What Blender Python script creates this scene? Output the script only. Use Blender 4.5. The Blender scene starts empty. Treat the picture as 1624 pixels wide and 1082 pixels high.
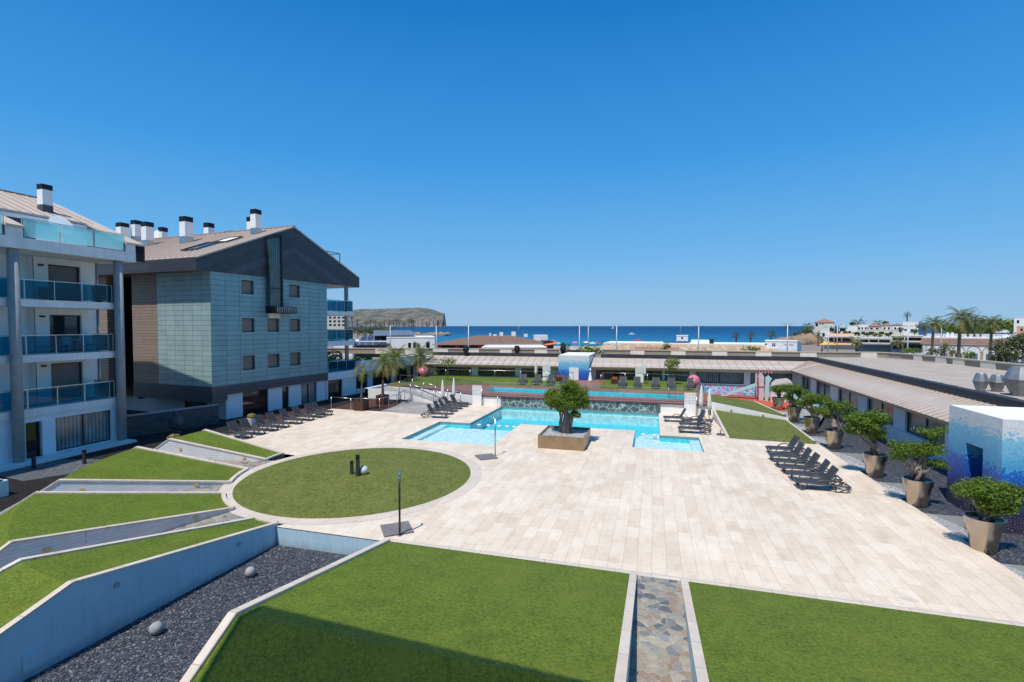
import bpy, math, random
from mathutils import Vector, Matrix
from mathutils.geometry import tessellate_polygon
C = bpy.context.scene.collection
PI = math.pi
rad = math.radians
# ------------------------------------------------------------------ survey frame
# metres; z = 0 is the pool deck; Y runs along the paving joints; the eye is 7 m above the deck
FPX, HC = 785.0, 7.0
PITCH = math.atan(24.7 / FPX); YAW = math.atan(225 / FPX)
RX, RY = math.cos(YAW), math.sin(YAW)
def at(px, py, D=None, z=None):
    x = (px - 812) / FPX; y = (541 - py) / FPX
    fw = math.cos(PITCH) + y * math.sin(PITCH); up = -math.sin(PITCH) + y * math.cos(PITCH)
    t = D / fw if D is not None else (z - HC) / up
    return Vector((t * (x * RX - fw * RY), t * (x * RY + fw * RX), HC + t * up))
def lat(px, D): return (px - 812) / FPX * D
def zp(py, D): return HC - (py - 516.3) * D / FPX

# ------------------------------------------------------------------ mesh builder
class MB:
    def __init__(s): s.v = []; s.f = []; s.m = []; s.s = []
    def add(s, vs, fs, mi=0, sm=False):
        n = len(s.v); s.v.extend([tuple(p) for p in vs])
        for f in fs: s.f.append(tuple(i + n for i in f)); s.m.append(mi); s.s.append(sm)
        return s
    def box(s, x0, x1, y0, y1, z0, z1, mi=0):
        vs = [(x, y, z) for z in (z0, z1) for y in (y0, y1) for x in (x0, x1)]
        return s.add(vs, [(0, 2, 3, 1), (4, 5, 7, 6), (0, 1, 5, 4), (2, 6, 7, 3), (0, 4, 6, 2), (1, 3, 7, 5)], mi)
    def obox(s, c, d, M=None, mi=0):
        a, b, h = d[0] / 2, d[1] / 2, d[2] / 2
        M = M or Matrix.Identity(3)
        vs = [Vector(c) + M @ Vector((x, y, z)) for z in (-h, h) for y in (-b, b) for x in (-a, a)]
        return s.add(vs, [(0, 2, 3, 1), (4, 5, 7, 6), (0, 1, 5, 4), (2, 6, 7, 3), (0, 4, 6, 2), (1, 3, 7, 5)], mi)
    def bar(s, a, b, w, h, mi=0):
        a = Vector(a); b = Vector(b); d = b - a; L = d.length; d.normalize()
        u = Vector((0, 0, 1)).cross(d)
        if u.length < 1e-4: u = Vector((1, 0, 0))
        u.normalize(); n = d.cross(u)
        vs = [p + u * x * w / 2 + n * y * h / 2 for p in (a, b) for y in (-1, 1) for x in (-1, 1)]
        return s.add(vs, [(0, 2, 3, 1), (4, 5, 7, 6), (0, 1, 5, 4), (2, 6, 7, 3), (0, 4, 6, 2), (1, 3, 7, 5)], mi)
    def poly(s, ps, mi=0): return s.add(ps, [tuple(range(len(ps)))], mi)
    def prism(s, poly, z0, z1, mi=0, side=None):
        n = len(poly)
        g = lambda z, i: z[i] if isinstance(z, (list, tuple)) else z
        vs = [(p[0], p[1], g(z0, i)) for i, p in enumerate(poly)] + [(p[0], p[1], g(z1, i)) for i, p in enumerate(poly)]
        a = sum(poly[i][0] * poly[(i + 1) % n][1] - poly[(i + 1) % n][0] * poly[i][1] for i in range(n))
        top = tuple(range(n, 2 * n)); bot = tuple(range(n - 1, -1, -1))
        sd = [(i, (i + 1) % n, n + (i + 1) % n, n + i) for i in range(n)]
        if a < 0: top = top[::-1]; bot = bot[::-1]; sd = [q[::-1] for q in sd]
        s.add(vs, [top], mi); k = len(s.v) - 2 * n
        for f in [bot] + sd: s.f.append(tuple(i + k for i in f)); s.m.append(mi if side is None else side); s.s.append(False)
        return s
    def tube(s, pts, r, n=8, mi=0, caps=True, sm=True):
        pts = [Vector(p) for p in pts]; k = len(s.v); N = len(pts)
        ref = Vector((0, 0, 1))
        for i, p in enumerate(pts):
            t = (pts[min(i + 1, N - 1)] - pts[max(i - 1, 0)]).normalized()
            u = ref.cross(t)
            if u.length < .05: u = Vector((1, 0, 0)).cross(t)
            u.normalize(); w = t.cross(u)
            rr = r[i] if isinstance(r, (list, tuple)) else r
            for j in range(n):
                a = 2 * PI * j / n; s.v.append(tuple(p + u * math.cos(a) * rr + w * math.sin(a) * rr))
        for i in range(N - 1):
            for j in range(n):
                j2 = (j + 1) % n
                s.f.append((k + i * n + j, k + i * n + j2, k + (i + 1) * n + j2, k + (i + 1) * n + j)); s.m.append(mi); s.s.append(sm)
        if caps:
            s.f.append(tuple(k + j for j in range(n))[::-1]); s.m.append(mi); s.s.append(False)
            s.f.append(tuple(k + (N - 1) * n + j for j in range(n))); s.m.append(mi); s.s.append(False)
        return s
    def lathe(s, prof, c=(0, 0, 0), n=24, mi=0, sm=True, wob=None):
        k = len(s.v); N = len(prof)
        for i, (r, z) in enumerate(prof):
            for j in range(n):
                a = 2 * PI * j / n; rr = r * (1 + (wob[i] if wob else 0) * math.sin(a * 4 + i))
                s.v.append((c[0] + rr * math.cos(a), c[1] + rr * math.sin(a), c[2] + z))
        for i in range(N - 1):
            for j in range(n):
                j2 = (j + 1) % n
                s.f.append((k + i * n + j, k + i * n + j2, k + (i + 1) * n + j2, k + (i + 1) * n + j)); s.m.append(mi); s.s.append(sm)
        if prof[0][0] > 1e-3: s.f.append(tuple(k + j for j in range(n))[::-1]); s.m.append(mi); s.s.append(False)
        if prof[-1][0] > 1e-3: s.f.append(tuple(k + (N - 1) * n + j for j in range(n))); s.m.append(mi); s.s.append(False)
        return s
    def ball(s, c, r, n=20, mi=0, sc=(1, 1, 1)):
        m = n // 2; k = len(s.v)
        for i in range(m + 1):
            t = PI * i / m
            for j in range(n):
                a = 2 * PI * j / n
                s.v.append((c[0] + r * sc[0] * math.sin(t) * math.cos(a), c[1] + r * sc[1] * math.sin(t) * math.sin(a), c[2] - r * sc[2] * math.cos(t)))
        for i in range(m):
            for j in range(n):
                j2 = (j + 1) % n
                s.f.append((k + i * n + j, k + i * n + j2, k + (i + 1) * n + j2, k + (i + 1) * n + j)); s.m.append(mi); s.s.append(True)
        return s
    def leaves(s, c, R, n, size, rng, mis=(0, 1), shell=.5, up=.5):
        c = Vector(c)
        for _ in range(n):
            d = Vector((rng.gauss(0, 1), rng.gauss(0, 1), rng.gauss(0, 1))).normalized()
            q = shell + (1 - shell) * rng.random() ** .6
            p = c + Vector((d.x * R[0], d.y * R[1], d.z * R[2])) * q
            nn = (d + Vector((rng.uniform(-1, 1), rng.uniform(-1, 1), rng.uniform(-1, 1) + up)) * .9).normalized()
            u = nn.orthogonal().normalized(); a = rng.random() * 6.28
            u = Matrix.Rotation(a, 3, nn) @ u; w = nn.cross(u)
            z = size * rng.uniform(.6, 1.25)
            mi = mis[0] if rng.random() < .62 else mis[1]
            s.add([p - u * z, p + w * z * .45 - u * z * .1, p + u * z + nn * z * .15, p - w * z * .45 - u * z * .1], [(0, 3, 2, 1)], mi)
        return s
    def build(s, name, mats, parent=None, org=(0, 0, 0), loc=None):
        me = bpy.data.meshes.new(name)
        o = org
        me.from_pydata([(v[0] - o[0], v[1] - o[1], v[2] - o[2]) for v in s.v], [], s.f)
        if not isinstance(mats, (list, tuple)): mats = [mats]
        for m in mats: me.materials.append(m)
        me.polygons.foreach_set('material_index', s.m); me.polygons.foreach_set('use_smooth', s.s)
        me.update()
        ob = bpy.data.objects.new(name, me); C.objects.link(ob)
        if parent: ob.parent = parent
        elif loc is None and org != (0, 0, 0): ob.location = org
        if loc is not None: ob.location = loc
        return ob
def tag(o, label, cat, group=None, kind=None):
    o['label'] = label; o['category'] = cat
    if group: o['group'] = group
    if kind: o['kind'] = kind
    return o
def thing(name, label, cat, loc=(0, 0, 0), rz=0, group=None):
    o = bpy.data.objects.new(name, None); C.objects.link(o); o.location = loc; o.rotation_euler = (0, 0, rz)
    o.empty_display_size = .2
    return tag(o, label, cat, group)
def copy_tree(o, parent=None):
    c = o.copy(); C.objects.link(c)
    if parent: c.parent = parent
    for ch in o.children: copy_tree(ch, c)
    return c
def put(proto, first, loc, rz, label, group=None, sc=1):
    o = proto if first else copy_tree(proto)
    o.location = loc; o.rotation_euler = (0, 0, rz); o.scale = (sc, sc, sc); o['label'] = label
    if group: o['group'] = group
    return o
def struct(name, mb, mats):
    o = mb.build(name, mats); o['kind'] = 'structure'; return o
def flat(outer, holes=(), z=0, mb=None, mi=0):
    mb = mb or MB(); rings = [[Vector((p[0], p[1], 0)) for p in r] for r in [outer] + list(holes)]
    vs = [p for r in rings for p in r]
    for t in tessellate_polygon(rings):
        a, b, c = (vs[i] for i in t)
        if (b - a).cross(c - a).z < 0: t = t[::-1]
        mb.add([(vs[i].x, vs[i].y, z) for i in t], [(0, 1, 2)], mi)
    return mb

# ------------------------------------------------------------------ materials
def newmat(name):
    m = bpy.data.materials.new(name); m.use_nodes = True; nt = m.node_tree; nt.nodes.clear()
    out = nt.nodes.new('ShaderNodeOutputMaterial'); b = nt.nodes.new('ShaderNodeBsdfPrincipled')
    nt.links.new(b.outputs[0], out.inputs[0]); return m, nt, b, out
def N(nt, t, **kw):
    n = nt.nodes.new(t)
    for k, v in kw.items():
        if k.startswith('i_'): n.inputs[k[2:].replace('_', ' ')].default_value = v
        else: setattr(n, k, v)
    return n
def rgb(c): return (c[0], c[1], c[2], 1)
def coord(nt, world=True, scale=(1, 1, 1), rot=(0, 0, 0)):
    if world: src = N(nt, 'ShaderNodeNewGeometry').outputs['Position']
    else: src = N(nt, 'ShaderNodeTexCoord').outputs['Object']
    mp = N(nt, 'ShaderNodeMapping'); mp.inputs['Scale'].default_value = scale; mp.inputs['Rotation'].default_value = rot
    nt.links.new(src, mp.inputs[0]); return mp.outputs[0]
def noise(nt, vec, sc, detail=4, rough=.6):
    n = N(nt, 'ShaderNodeTexNoise'); n.inputs['Scale'].default_value = sc; n.inputs['Detail'].default_value = detail; n.inputs['Roughness'].default_value = rough
    nt.links.new(vec, n.inputs['Vector']); return n.outputs['Fac']
def ramp(nt, fac, stops, interp='LINEAR'):
    r = N(nt, 'ShaderNodeValToRGB'); r.color_ramp.interpolation = interp
    el = r.color_ramp.elements
    while len(el) < len(stops): el.new(.5)
    for e, (p, c) in zip(el, stops): e.position = p; e.color = rgb(c) if len(c) == 3 else c
    nt.links.new(fac, r.inputs[0]); return r.outputs[0]
def mix(nt, a, b, fac, mode='MIX'):
    m = N(nt, 'ShaderNodeMix', data_type='RGBA', blend_type=mode)
    for sk, v in ((m.inputs[0], fac), (m.inputs[6], a), (m.inputs[7], b)):
        if hasattr(v, 'is_linked'): nt.links.new(v, sk)
        elif isinstance(v, (int, float)): sk.default_value = v
        else: sk.default_value = rgb(v)
    return m.outputs[2]
def bump(nt, b, h, strength=.3, dist=.02):
    n = N(nt, 'ShaderNodeBump'); n.inputs['Strength'].default_value = strength; n.inputs['Distance'].default_value = dist
    nt.links.new(h, n.inputs['Height']); nt.links.new(n.outputs[0], b.inputs['Normal']); return n
def mat(name, c, rough=.6, metal=0, var=.12, sc=3, bsc=None, bst=.2, bd=.01, world=True, dirt=0, spec=.5, streak=0):
    """plain surface with mottling, optional fine bump and rain streaks"""
    m, nt, b, o = newmat(name); v = coord(nt, world)
    lo = tuple(x * (1 - var) for x in c); hi = tuple(min(1, x * (1 + var)) for x in c)
    col = ramp(nt, noise(nt, v, sc), [(.3, lo), (.7, hi)])
    if dirt:
        col = mix(nt, col, tuple(x * .55 for x in c), ramp(nt, noise(nt, v, .7, 6, .7), [(.5, (0, 0, 0)), (.8, (dirt, dirt, dirt))]))
    if streak:
        sv = coord(nt, world, (6, 6, .35))
        col = mix(nt, col, tuple(x * .5 for x in c), ramp(nt, noise(nt, sv, 1.2, 5), [(.5, (0, 0, 0)), (.75, (streak, streak, streak))]))
    nt.links.new(col, b.inputs['Base Color'])
    b.inputs['Roughness'].default_value = rough; b.inputs['Metallic'].default_value = metal; b.inputs['Specular IOR Level'].default_value = spec
    if bsc: bump(nt, b, noise(nt, v, bsc, 3), bst, bd)
    return m
def swizzle(nt, vec, order):
    sp = N(nt, 'ShaderNodeSeparateXYZ'); nt.links.new(vec, sp.inputs[0]); cb = N(nt, 'ShaderNodeCombineXYZ')
    for i, a in enumerate(order):
        if a == 's':
            ad = N(nt, 'ShaderNodeMath', operation='ADD'); nt.links.new(sp.outputs[0], ad.inputs[0]); nt.links.new(sp.outputs[1], ad.inputs[1]); nt.links.new(ad.outputs[0], cb.inputs[i])
        elif a in 'xyz': nt.links.new(sp.outputs['xyz'.index(a)], cb.inputs[i])
    return cb.outputs[0]
def bricks(nt, vec, c1, c2, mortar, w, h, ms=.01, off=.5, freq=2, smooth=.1, bias=0):
    n = N(nt, 'ShaderNodeTexBrick', offset=off, offset_frequency=freq)
    n.inputs['Color1'].default_value = rgb(c1); n.inputs['Color2'].default_value = rgb(c2); n.inputs['Mortar'].default_value = rgb(mortar)
    n.inputs['Scale'].default_value = 1; n.inputs['Brick Width'].default_value = w; n.inputs['Row Height'].default_value = h
    n.inputs['Mortar Size'].default_value = ms; n.inputs['Mortar Smooth'].default_value = smooth; n.inputs['Bias'].default_value = bias
    nt.links.new(vec, n.inputs['Vector']); return n
def brickmat(name, c1, c2, mortar, w, h, order, ms=.01, off=.5, rough=.6, metal=0, var=.12, sc=2, bst=.4, world=False, freq=2, shift=(0, 0, 0), spec=.5):
    m, nt, b, o = newmat(name); v = coord(nt, world)
    n = bricks(nt, swizzle(nt, v, order), c1, c2, mortar, w, h, ms, off, freq)
    k = ramp(nt, noise(nt, v, sc, 5, .65), [(.25, (1 - var,) * 3), (.75, (1 + var,) * 3)])
    nt.links.new(mix(nt, n.outputs[0], k, 1.0, 'MULTIPLY'), b.inputs['Base Color'])
    b.inputs['Roughness'].default_value = rough; b.inputs['Metallic'].default_value = metal; b.inputs['Specular IOR Level'].default_value = spec
    inv = N(nt, 'ShaderNodeMath', operation='SUBTRACT'); inv.inputs[0].default_value = 1; nt.links.new(n.outputs[1], inv.inputs[1])
    bump(nt, b, inv.outputs[0], bst, .01); return m
def cells(name, sc, stops, joint, jw, bst=.5, rough=.7, world=True, rnd=1, flatten=None, var=.2):
    """crazy paving, gravel, mosaic: voronoi cells, each its own shade, with joints"""
    m, nt, b, o = newmat(name); v = coord(nt, world, flatten or (1, 1, 1))
    a = N(nt, 'ShaderNodeTexVoronoi', feature='F1'); e = N(nt, 'ShaderNodeTexVoronoi', feature='DISTANCE_TO_EDGE')
    ns = N(nt, 'ShaderNodeTexNoise'); ns.inputs['Scale'].default_value = sc * .9; nt.links.new(v, ns.inputs['Vector'])
    dv = N(nt, 'ShaderNodeVectorMath', operation='MULTIPLY_ADD'); nt.links.new(ns.outputs['Color'], dv.inputs[0]); dv.inputs[1].default_value = (.55 / sc,) * 3; nt.links.new(v, dv.inputs[2])
    for n in (a, e): n.inputs['Scale'].default_value = sc; n.inputs['Randomness'].default_value = rnd; nt.links.new(dv.outputs[0], n.inputs['Vector'])
    sp = N(nt, 'ShaderNodeSeparateColor'); nt.links.new(a.outputs['Color'], sp.inputs[0])
    col = ramp(nt, sp.outputs[0], stops, 'CONSTANT')
    k = ramp(nt, noise(nt, v, sc * 2.5, 5), [(.3, (1 - var,) * 3), (.7, (1 + var,) * 3)])
    col = mix(nt, col, k, 1.0, 'MULTIPLY')
    col = mix(nt, col, ramp(nt, noise(nt, v, sc * .09, 5, .7), [(.3, (1 - var * .8,) * 3), (.7, (1 + var,) * 3)]), 1.0, 'MULTIPLY')
    if jw: col = mix(nt, joint, col, ramp(nt, e.outputs['Distance'], [(jw * .6, (0, 0, 0)), (jw, (1, 1, 1))]))
    nt.links.new(col, b.inputs['Base Color']); b.inputs['Roughness'].default_value = rough
    bump(nt, b, ramp(nt, e.outputs['Distance'], [(0, (0, 0, 0)), (max(jw * 2, .08), (1, 1, 1))]), bst, .03); return m

def grassmat(name, c, scale=1.0):
    m, nt, b, o = newmat(name); v = coord(nt, True)
    f1 = noise(nt, v, 34 * scale, 5, .8); f2 = noise(nt, v, 1.3, 5, .6); f3 = noise(nt, coord(nt, True, (1, 4, 1), (0, 0, .5)), 9 * scale, 4, .7)
    f0 = noise(nt, v, 13 * scale, 4, .75); fm = N(nt, 'ShaderNodeMath', operation='MULTIPLY_ADD'); nt.links.new(f0, fm.inputs[0]); fm.inputs[1].default_value = .55
    f4 = N(nt, 'ShaderNodeMath', operation='MULTIPLY'); nt.links.new(f1, f4.inputs[0]); f4.inputs[1].default_value = .55; nt.links.new(f4.outputs[0], fm.inputs[2]); f1 = fm.outputs[0]
    col = ramp(nt, f1, [(.43, tuple(x * .46 for x in c)), (.55, c), (.68, tuple(min(1, x * 1.5) for x in c))])
    col = mix(nt, col, ramp(nt, f2, [(.3, (.82, .85, .8)), (.7, (1.15, 1.1, 1.1))]), 1.0, 'MULTIPLY')
    col = mix(nt, col, ramp(nt, f3, [(.3, (.78, .8, .75)), (.7, (1.2, 1.15, 1.15))]), 1.0, 'MULTIPLY')
    col = mix(nt, col, tuple(min(1, x * q) for x, q in zip(c, (1.35, 1.12, 1.3))), ramp(nt, noise(nt, coord(nt, True, (1, .45, 1), (0, 0, .3)), .85, 6, .7), [(.48, (0, 0, 0)), (.72, (.55, .55, .55))]))
    dv = N(nt, 'ShaderNodeTexVoronoi', feature='F1'); dv.inputs['Scale'].default_value = 2.2; nt.links.new(v, dv.inputs['Vector'])
    col = mix(nt, (.42, .34, .2), col, ramp(nt, dv.outputs['Distance'], [(.028, (.25, .25, .25)), (.045, (1, 1, 1))]))
    nt.links.new(col, b.inputs['Base Color']); b.inputs['Roughness'].default_value = .75; b.inputs['Specular IOR Level'].default_value = .25
    bump(nt, b, f1, .9, .03); return m
def leafmat(name, c, world=False):
    m, nt, b, o = newmat(name); v = coord(nt, world)
    col = ramp(nt, noise(nt, v, 6, 3), [(.3, tuple(x * .65 for x in c)), (.7, tuple(x * 1.35 for x in c))])
    nt.links.new(col, b.inputs['Base Color']); b.inputs['Roughness'].default_value = .5; b.inputs['Specular IOR Level'].default_value = .35
    t = N(nt, 'ShaderNodeBsdfTranslucent'); nt.links.new(mix(nt, col, (1.5, 1.4, .6), 1.0, 'MULTIPLY'), t.inputs[0])
    mx = N(nt, 'ShaderNodeMixShader'); mx.inputs[0].default_value = .28
    nt.links.new(b.outputs[0], mx.inputs[1]); nt.links.new(t.outputs[0], mx.inputs[2]); nt.links.new(mx.outputs[0], o.inputs[0]); return m
def glassmat(name, tint, refl=.08, rough=.02, body=None, amt=0.0, mx_=.45, bl=.14):
    """thin tinted pane: fresnel mirror over tinted see-through (plus a little body colour)"""
    m = bpy.data.materials.new(name); m.use_nodes = True; nt = m.node_tree; nt.nodes.clear()
    o = N(nt, 'ShaderNodeOutputMaterial'); t = N(nt, 'ShaderNodeBsdfTransparent'); t.inputs[0].default_value = rgb(tint)
    g = N(nt, 'ShaderNodeBsdfGlossy'); g.inputs['Roughness'].default_value = rough
    lw = N(nt, 'ShaderNodeLayerWeight'); lw.inputs[0].default_value = bl
    mr = N(nt, 'ShaderNodeMapRange'); mr.inputs['To Min'].default_value = refl; mr.inputs['To Max'].default_value = mx_
    nt.links.new(lw.outputs['Fresnel'], mr.inputs[0])
    base = t.outputs[0]
    if body:
        d = N(nt, 'ShaderNodeBsdfTranslucent'); d.inputs[0].default_value = rgb(body)
        d2 = N(nt, 'ShaderNodeBsdfDiffuse'); d2.inputs[0].default_value = rgb(body)
        dm = N(nt, 'ShaderNodeMixShader'); nt.links.new(d.outputs[0], dm.inputs[1]); nt.links.new(d2.outputs[0], dm.inputs[2])
        mb = N(nt, 'ShaderNodeMixShader'); mb.inputs[0].default_value = amt; nt.links.new(t.outputs[0], mb.inputs[1]); nt.links.new(dm.outputs[0], mb.inputs[2]); base = mb.outputs[0]
    mx = N(nt, 'ShaderNodeMixShader'); nt.links.new(mr.outputs[0], mx.inputs[0]); nt.links.new(base, mx.inputs[1]); nt.links.new(g.outputs[0], mx.inputs[2])
    nt.links.new(mx.outputs[0], o.inputs[0]); return m, nt, g
def darkglass(name, c, rough=.06, stripes=None):
    m, nt, b, o = newmat(name); v = coord(nt, False)
    col = ramp(nt, noise(nt, v, 1.1, 4), [(.3, tuple(x * .6 for x in c)), (.7, tuple(x * 1.4 for x in c))])
    if stripes:
        w = N(nt, 'ShaderNodeTexWave', wave_type='BANDS', bands_direction=stripes); w.inputs['Scale'].default_value = 1.6; w.inputs['Distortion'].default_value = 1.2; w.inputs['Detail'].default_value = 2
        nt.links.new(v, w.inputs['Vector']); col = mix(nt, col, ramp(nt, w.outputs['Fac'], [(.2, (.55, .6, .62)), (.8, (1.35, 1.35, 1.3))]), 1.0, 'MULTIPLY')
    nt.links.new(col, b.inputs['Base Color']); b.inputs['Roughness'].default_value = rough; b.inputs['Specular IOR Level'].default_value = .8; return m

M = {}
def deckmat():
    m, nt, b, o = newmat('travertine paving'); v = coord(nt, True)
    sw = swizzle(nt, v, 'yxz')
    n = bricks(nt, sw, (.685, .555, .425), (.80, .685, .55), (.56, .45, .34), .92, .415, .007, .37, 3, .3, .3)
    n2 = bricks(nt, sw, (.86, .84, .82), (1.06, 1.06, 1.06), (1, 1, 1), .92, .415, 0, .37, 3)
    n2.squash = 1.0
    col = mix(nt, n.outputs[0], ramp(nt, noise(nt, coord(nt, True, (1.6, .6, 1)), 2.4, 6, .7), [(.28, (.88, .84, .79)), (.5, (1, 1, 1)), (.8, (1.05, 1.05, 1.05))]), 1.0, 'MULTIPLY')
    col = mix(nt, col, ramp(nt, noise(nt, v, .35, 4, .6), [(.35, (.93, .92, .90)), (.65, (1.05, 1.05, 1.05))]), 1.0, 'MULTIPLY')
    st = N(nt, 'ShaderNodeTexVoronoi', feature='F1'); st.inputs['Scale'].default_value = .42; nt.links.new(v, st.inputs['Vector'])
    ws = N(nt, 'ShaderNodeMath', operation='MULTIPLY_ADD'); nt.links.new(noise(nt, v, 3.0, 6, .7), ws.inputs[0]); ws.inputs[1].default_value = .9; nt.links.new(st.outputs['Distance'], ws.inputs[2])
    col = mix(nt, (.50, .41, .33), col, ramp(nt, ws.outputs[0], [(.44, (.45, .45, .45)), (.60, (1, 1, 1))]))
    col = mix(nt, col, ramp(nt, noise(nt, v, 14, 3, .6), [(.3, (.95, .94, .93)), (.7, (1.03, 1.03, 1.03))]), 1.0, 'MULTIPLY')
    nt.links.new(col, b.inputs['Base Color']); b.inputs['Roughness'].default_value = .62; b.inputs['Specular IOR Level'].default_value = .3
    inv = N(nt, 'ShaderNodeMath', operation='SUBTRACT'); inv.inputs[0].default_value = 1; nt.links.new(n.outputs[1], inv.inputs[1])
    bump(nt, b, inv.outputs[0], .3, .006); return m
M['deck'] = deckmat()
M['kerb'] = brickmat('cream kerb stone', (.62, .52, .42), (.70, .60, .50), (.40, .33, .26), 1.02, 1.02, 'xyz', .010, 0, .7, 0, var=.10, sc=4, bst=.2, world=True)
M['turf'] = grassmat('artificial turf', (.125, .178, .017))
M['turf_far'] = grassmat('olive turf', (.140, .165, .032), .6)
M['gravel'] = cells('slate chippings', 24, [(0, (.05, .057, .072)), (.35, (.085, .094, .115)), (.7, (.135, .143, .165)), (.9, (.28, .28, .30))], (.01, .01, .014), .05, 1.0, .7)
M['pebble'] = cells('white pebbles', 14, [(0, (.62, .6, .57)), (.4, (.78, .76, .73)), (.8, (.5, .48, .46))], (.2, .19, .18), .06, 1.0, .7)
M['mulch'] = cells('dark bark mulch', 12, [(0, (.012, .008, .008)), (.5, (.02, .014, .012)), (.85, (.035, .02, .016))], (.006, .004, .004), .05, 1.0, .9)
M['redmulch'] = cells('red bark', 10, [(0, (.11, .04, .025)), (.5, (.16, .06, .035)), (.85, (.08, .03, .02))], (.03, .012, .01), .05, 1.0, .9)
M['crazy'] = cells('crazy paving', 4.6, [(0, (.33, .29, .23)), (.28, (.20, .20, .195)), (.46, (.38, .34, .27)), (.66, (.31, .23, .16)), (.8, (.27, .265, .25)), (.93, (.13, .135, .14))], (.44, .36, .27), .03, .4, .6)
M['flag'] = cells('grey flagstone', 1.6, [(0, (.34, .31, .27)), (.4, (.40, .36, .31)), (.7, (.30, .28, .25))], (.22, .2, .18), .02, .25, .7)
M['greypave'] = brickmat('dark grey setts', (.10, .11, .12), (.16, .17, .18), (.05, .05, .05), .35, .18, 'xyz', .02, world=True)
M['poolstone'] = cells('green schist cladding', 2.1, [(0, (.09, .115, .115)), (.4, (.14, .165, .16)), (.7, (.07, .09, .095)), (.88, (.2, .2, .175))], (.50, .48, .40), .055, .6, .5)
M['wood'] = brickmat('red decking boards', (.30, .135, .095), (.37, .175, .125), (.12, .05, .035), 3.2, .15, 'xyz', .008, world=True, rough=.55, var=.2)
M['darkwood'] = brickmat('dark brown boards', (.065, .026, .018), (.10, .042, .028), (.02, .01, .008), 1.8, .13, 'szx', .014, world=False, rough=.6, var=.25)
M['white'] = mat('white render', (.86, .85, .83), .8, var=.04, sc=1.5, dirt=.12, bsc=40, bst=.08, streak=.1)
M['shadewhite'] = mat('shade-tinted white render', (.80, .85, .88), .75, var=.05, sc=1.2, dirt=.15, streak=.16)  # white render with the blue cast of shade put into its colour
M['greywall'] = brickmat('grey board-marked concrete', (.66, .66, .67), (.72, .72, .72), (.48, .48, .49), 3, .1, 'xzy', .006, world=True, rough=.7, var=.1)
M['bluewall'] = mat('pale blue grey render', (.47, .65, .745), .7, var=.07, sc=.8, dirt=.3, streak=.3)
def damp_and_gap_shade(m, z, col):  # damp stain at the foot, with the shadow gap's dark line painted in
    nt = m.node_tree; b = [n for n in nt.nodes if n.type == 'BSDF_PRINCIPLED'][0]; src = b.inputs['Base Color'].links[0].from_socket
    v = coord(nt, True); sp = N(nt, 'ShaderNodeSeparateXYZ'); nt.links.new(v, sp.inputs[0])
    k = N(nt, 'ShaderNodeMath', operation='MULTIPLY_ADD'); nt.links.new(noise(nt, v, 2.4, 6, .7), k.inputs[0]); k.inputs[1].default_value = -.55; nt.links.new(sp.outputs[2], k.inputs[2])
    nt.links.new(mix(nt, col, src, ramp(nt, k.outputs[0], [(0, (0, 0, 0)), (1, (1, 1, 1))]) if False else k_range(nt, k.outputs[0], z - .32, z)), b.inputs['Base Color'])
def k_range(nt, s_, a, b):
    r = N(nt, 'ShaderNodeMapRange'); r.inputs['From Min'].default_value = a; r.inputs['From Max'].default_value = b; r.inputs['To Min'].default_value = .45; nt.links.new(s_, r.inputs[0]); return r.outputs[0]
damp_and_gap_shade(M['bluewall'], -.62, (.22, .28, .31))
M['concrete'] = mat('column concrete', (.36, .36, .36), .8, var=.12, sc=3, dirt=.3, bsc=25, bst=.2, streak=.3)
M['conc_lt'] = mat('pale concrete', (.80, .80, .79), .8, var=.08, sc=1.5, dirt=.35, bsc=25, bst=.15, streak=.35)
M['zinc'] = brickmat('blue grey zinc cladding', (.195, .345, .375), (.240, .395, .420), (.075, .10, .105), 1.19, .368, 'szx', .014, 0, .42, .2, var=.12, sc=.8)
M['zinc_sunlit'] = brickmat('pale sunlit zinc cladding', (.335, .475, .475), (.39, .535, .525), (.17, .155, .13), .94, .368, 'szx', .014, 0, .42, .2, var=.12, sc=.8)  # zinc lightened in colour for the sun-facing side wall
M['slat'] = brickmat('brown metal slats', (.33, .24, .185), (.38, .285, .225), (.14, .10, .08), 9, .22, 'szx', .016, rough=.5, metal=.2, var=.1)
M['anth'] = brickmat('anthracite zinc', (.070, .080, .098), (.090, .10, .122), (.03, .034, .04), 2.4, .55, 'szx', .012, rough=.45, metal=.3, var=.15)
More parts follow.
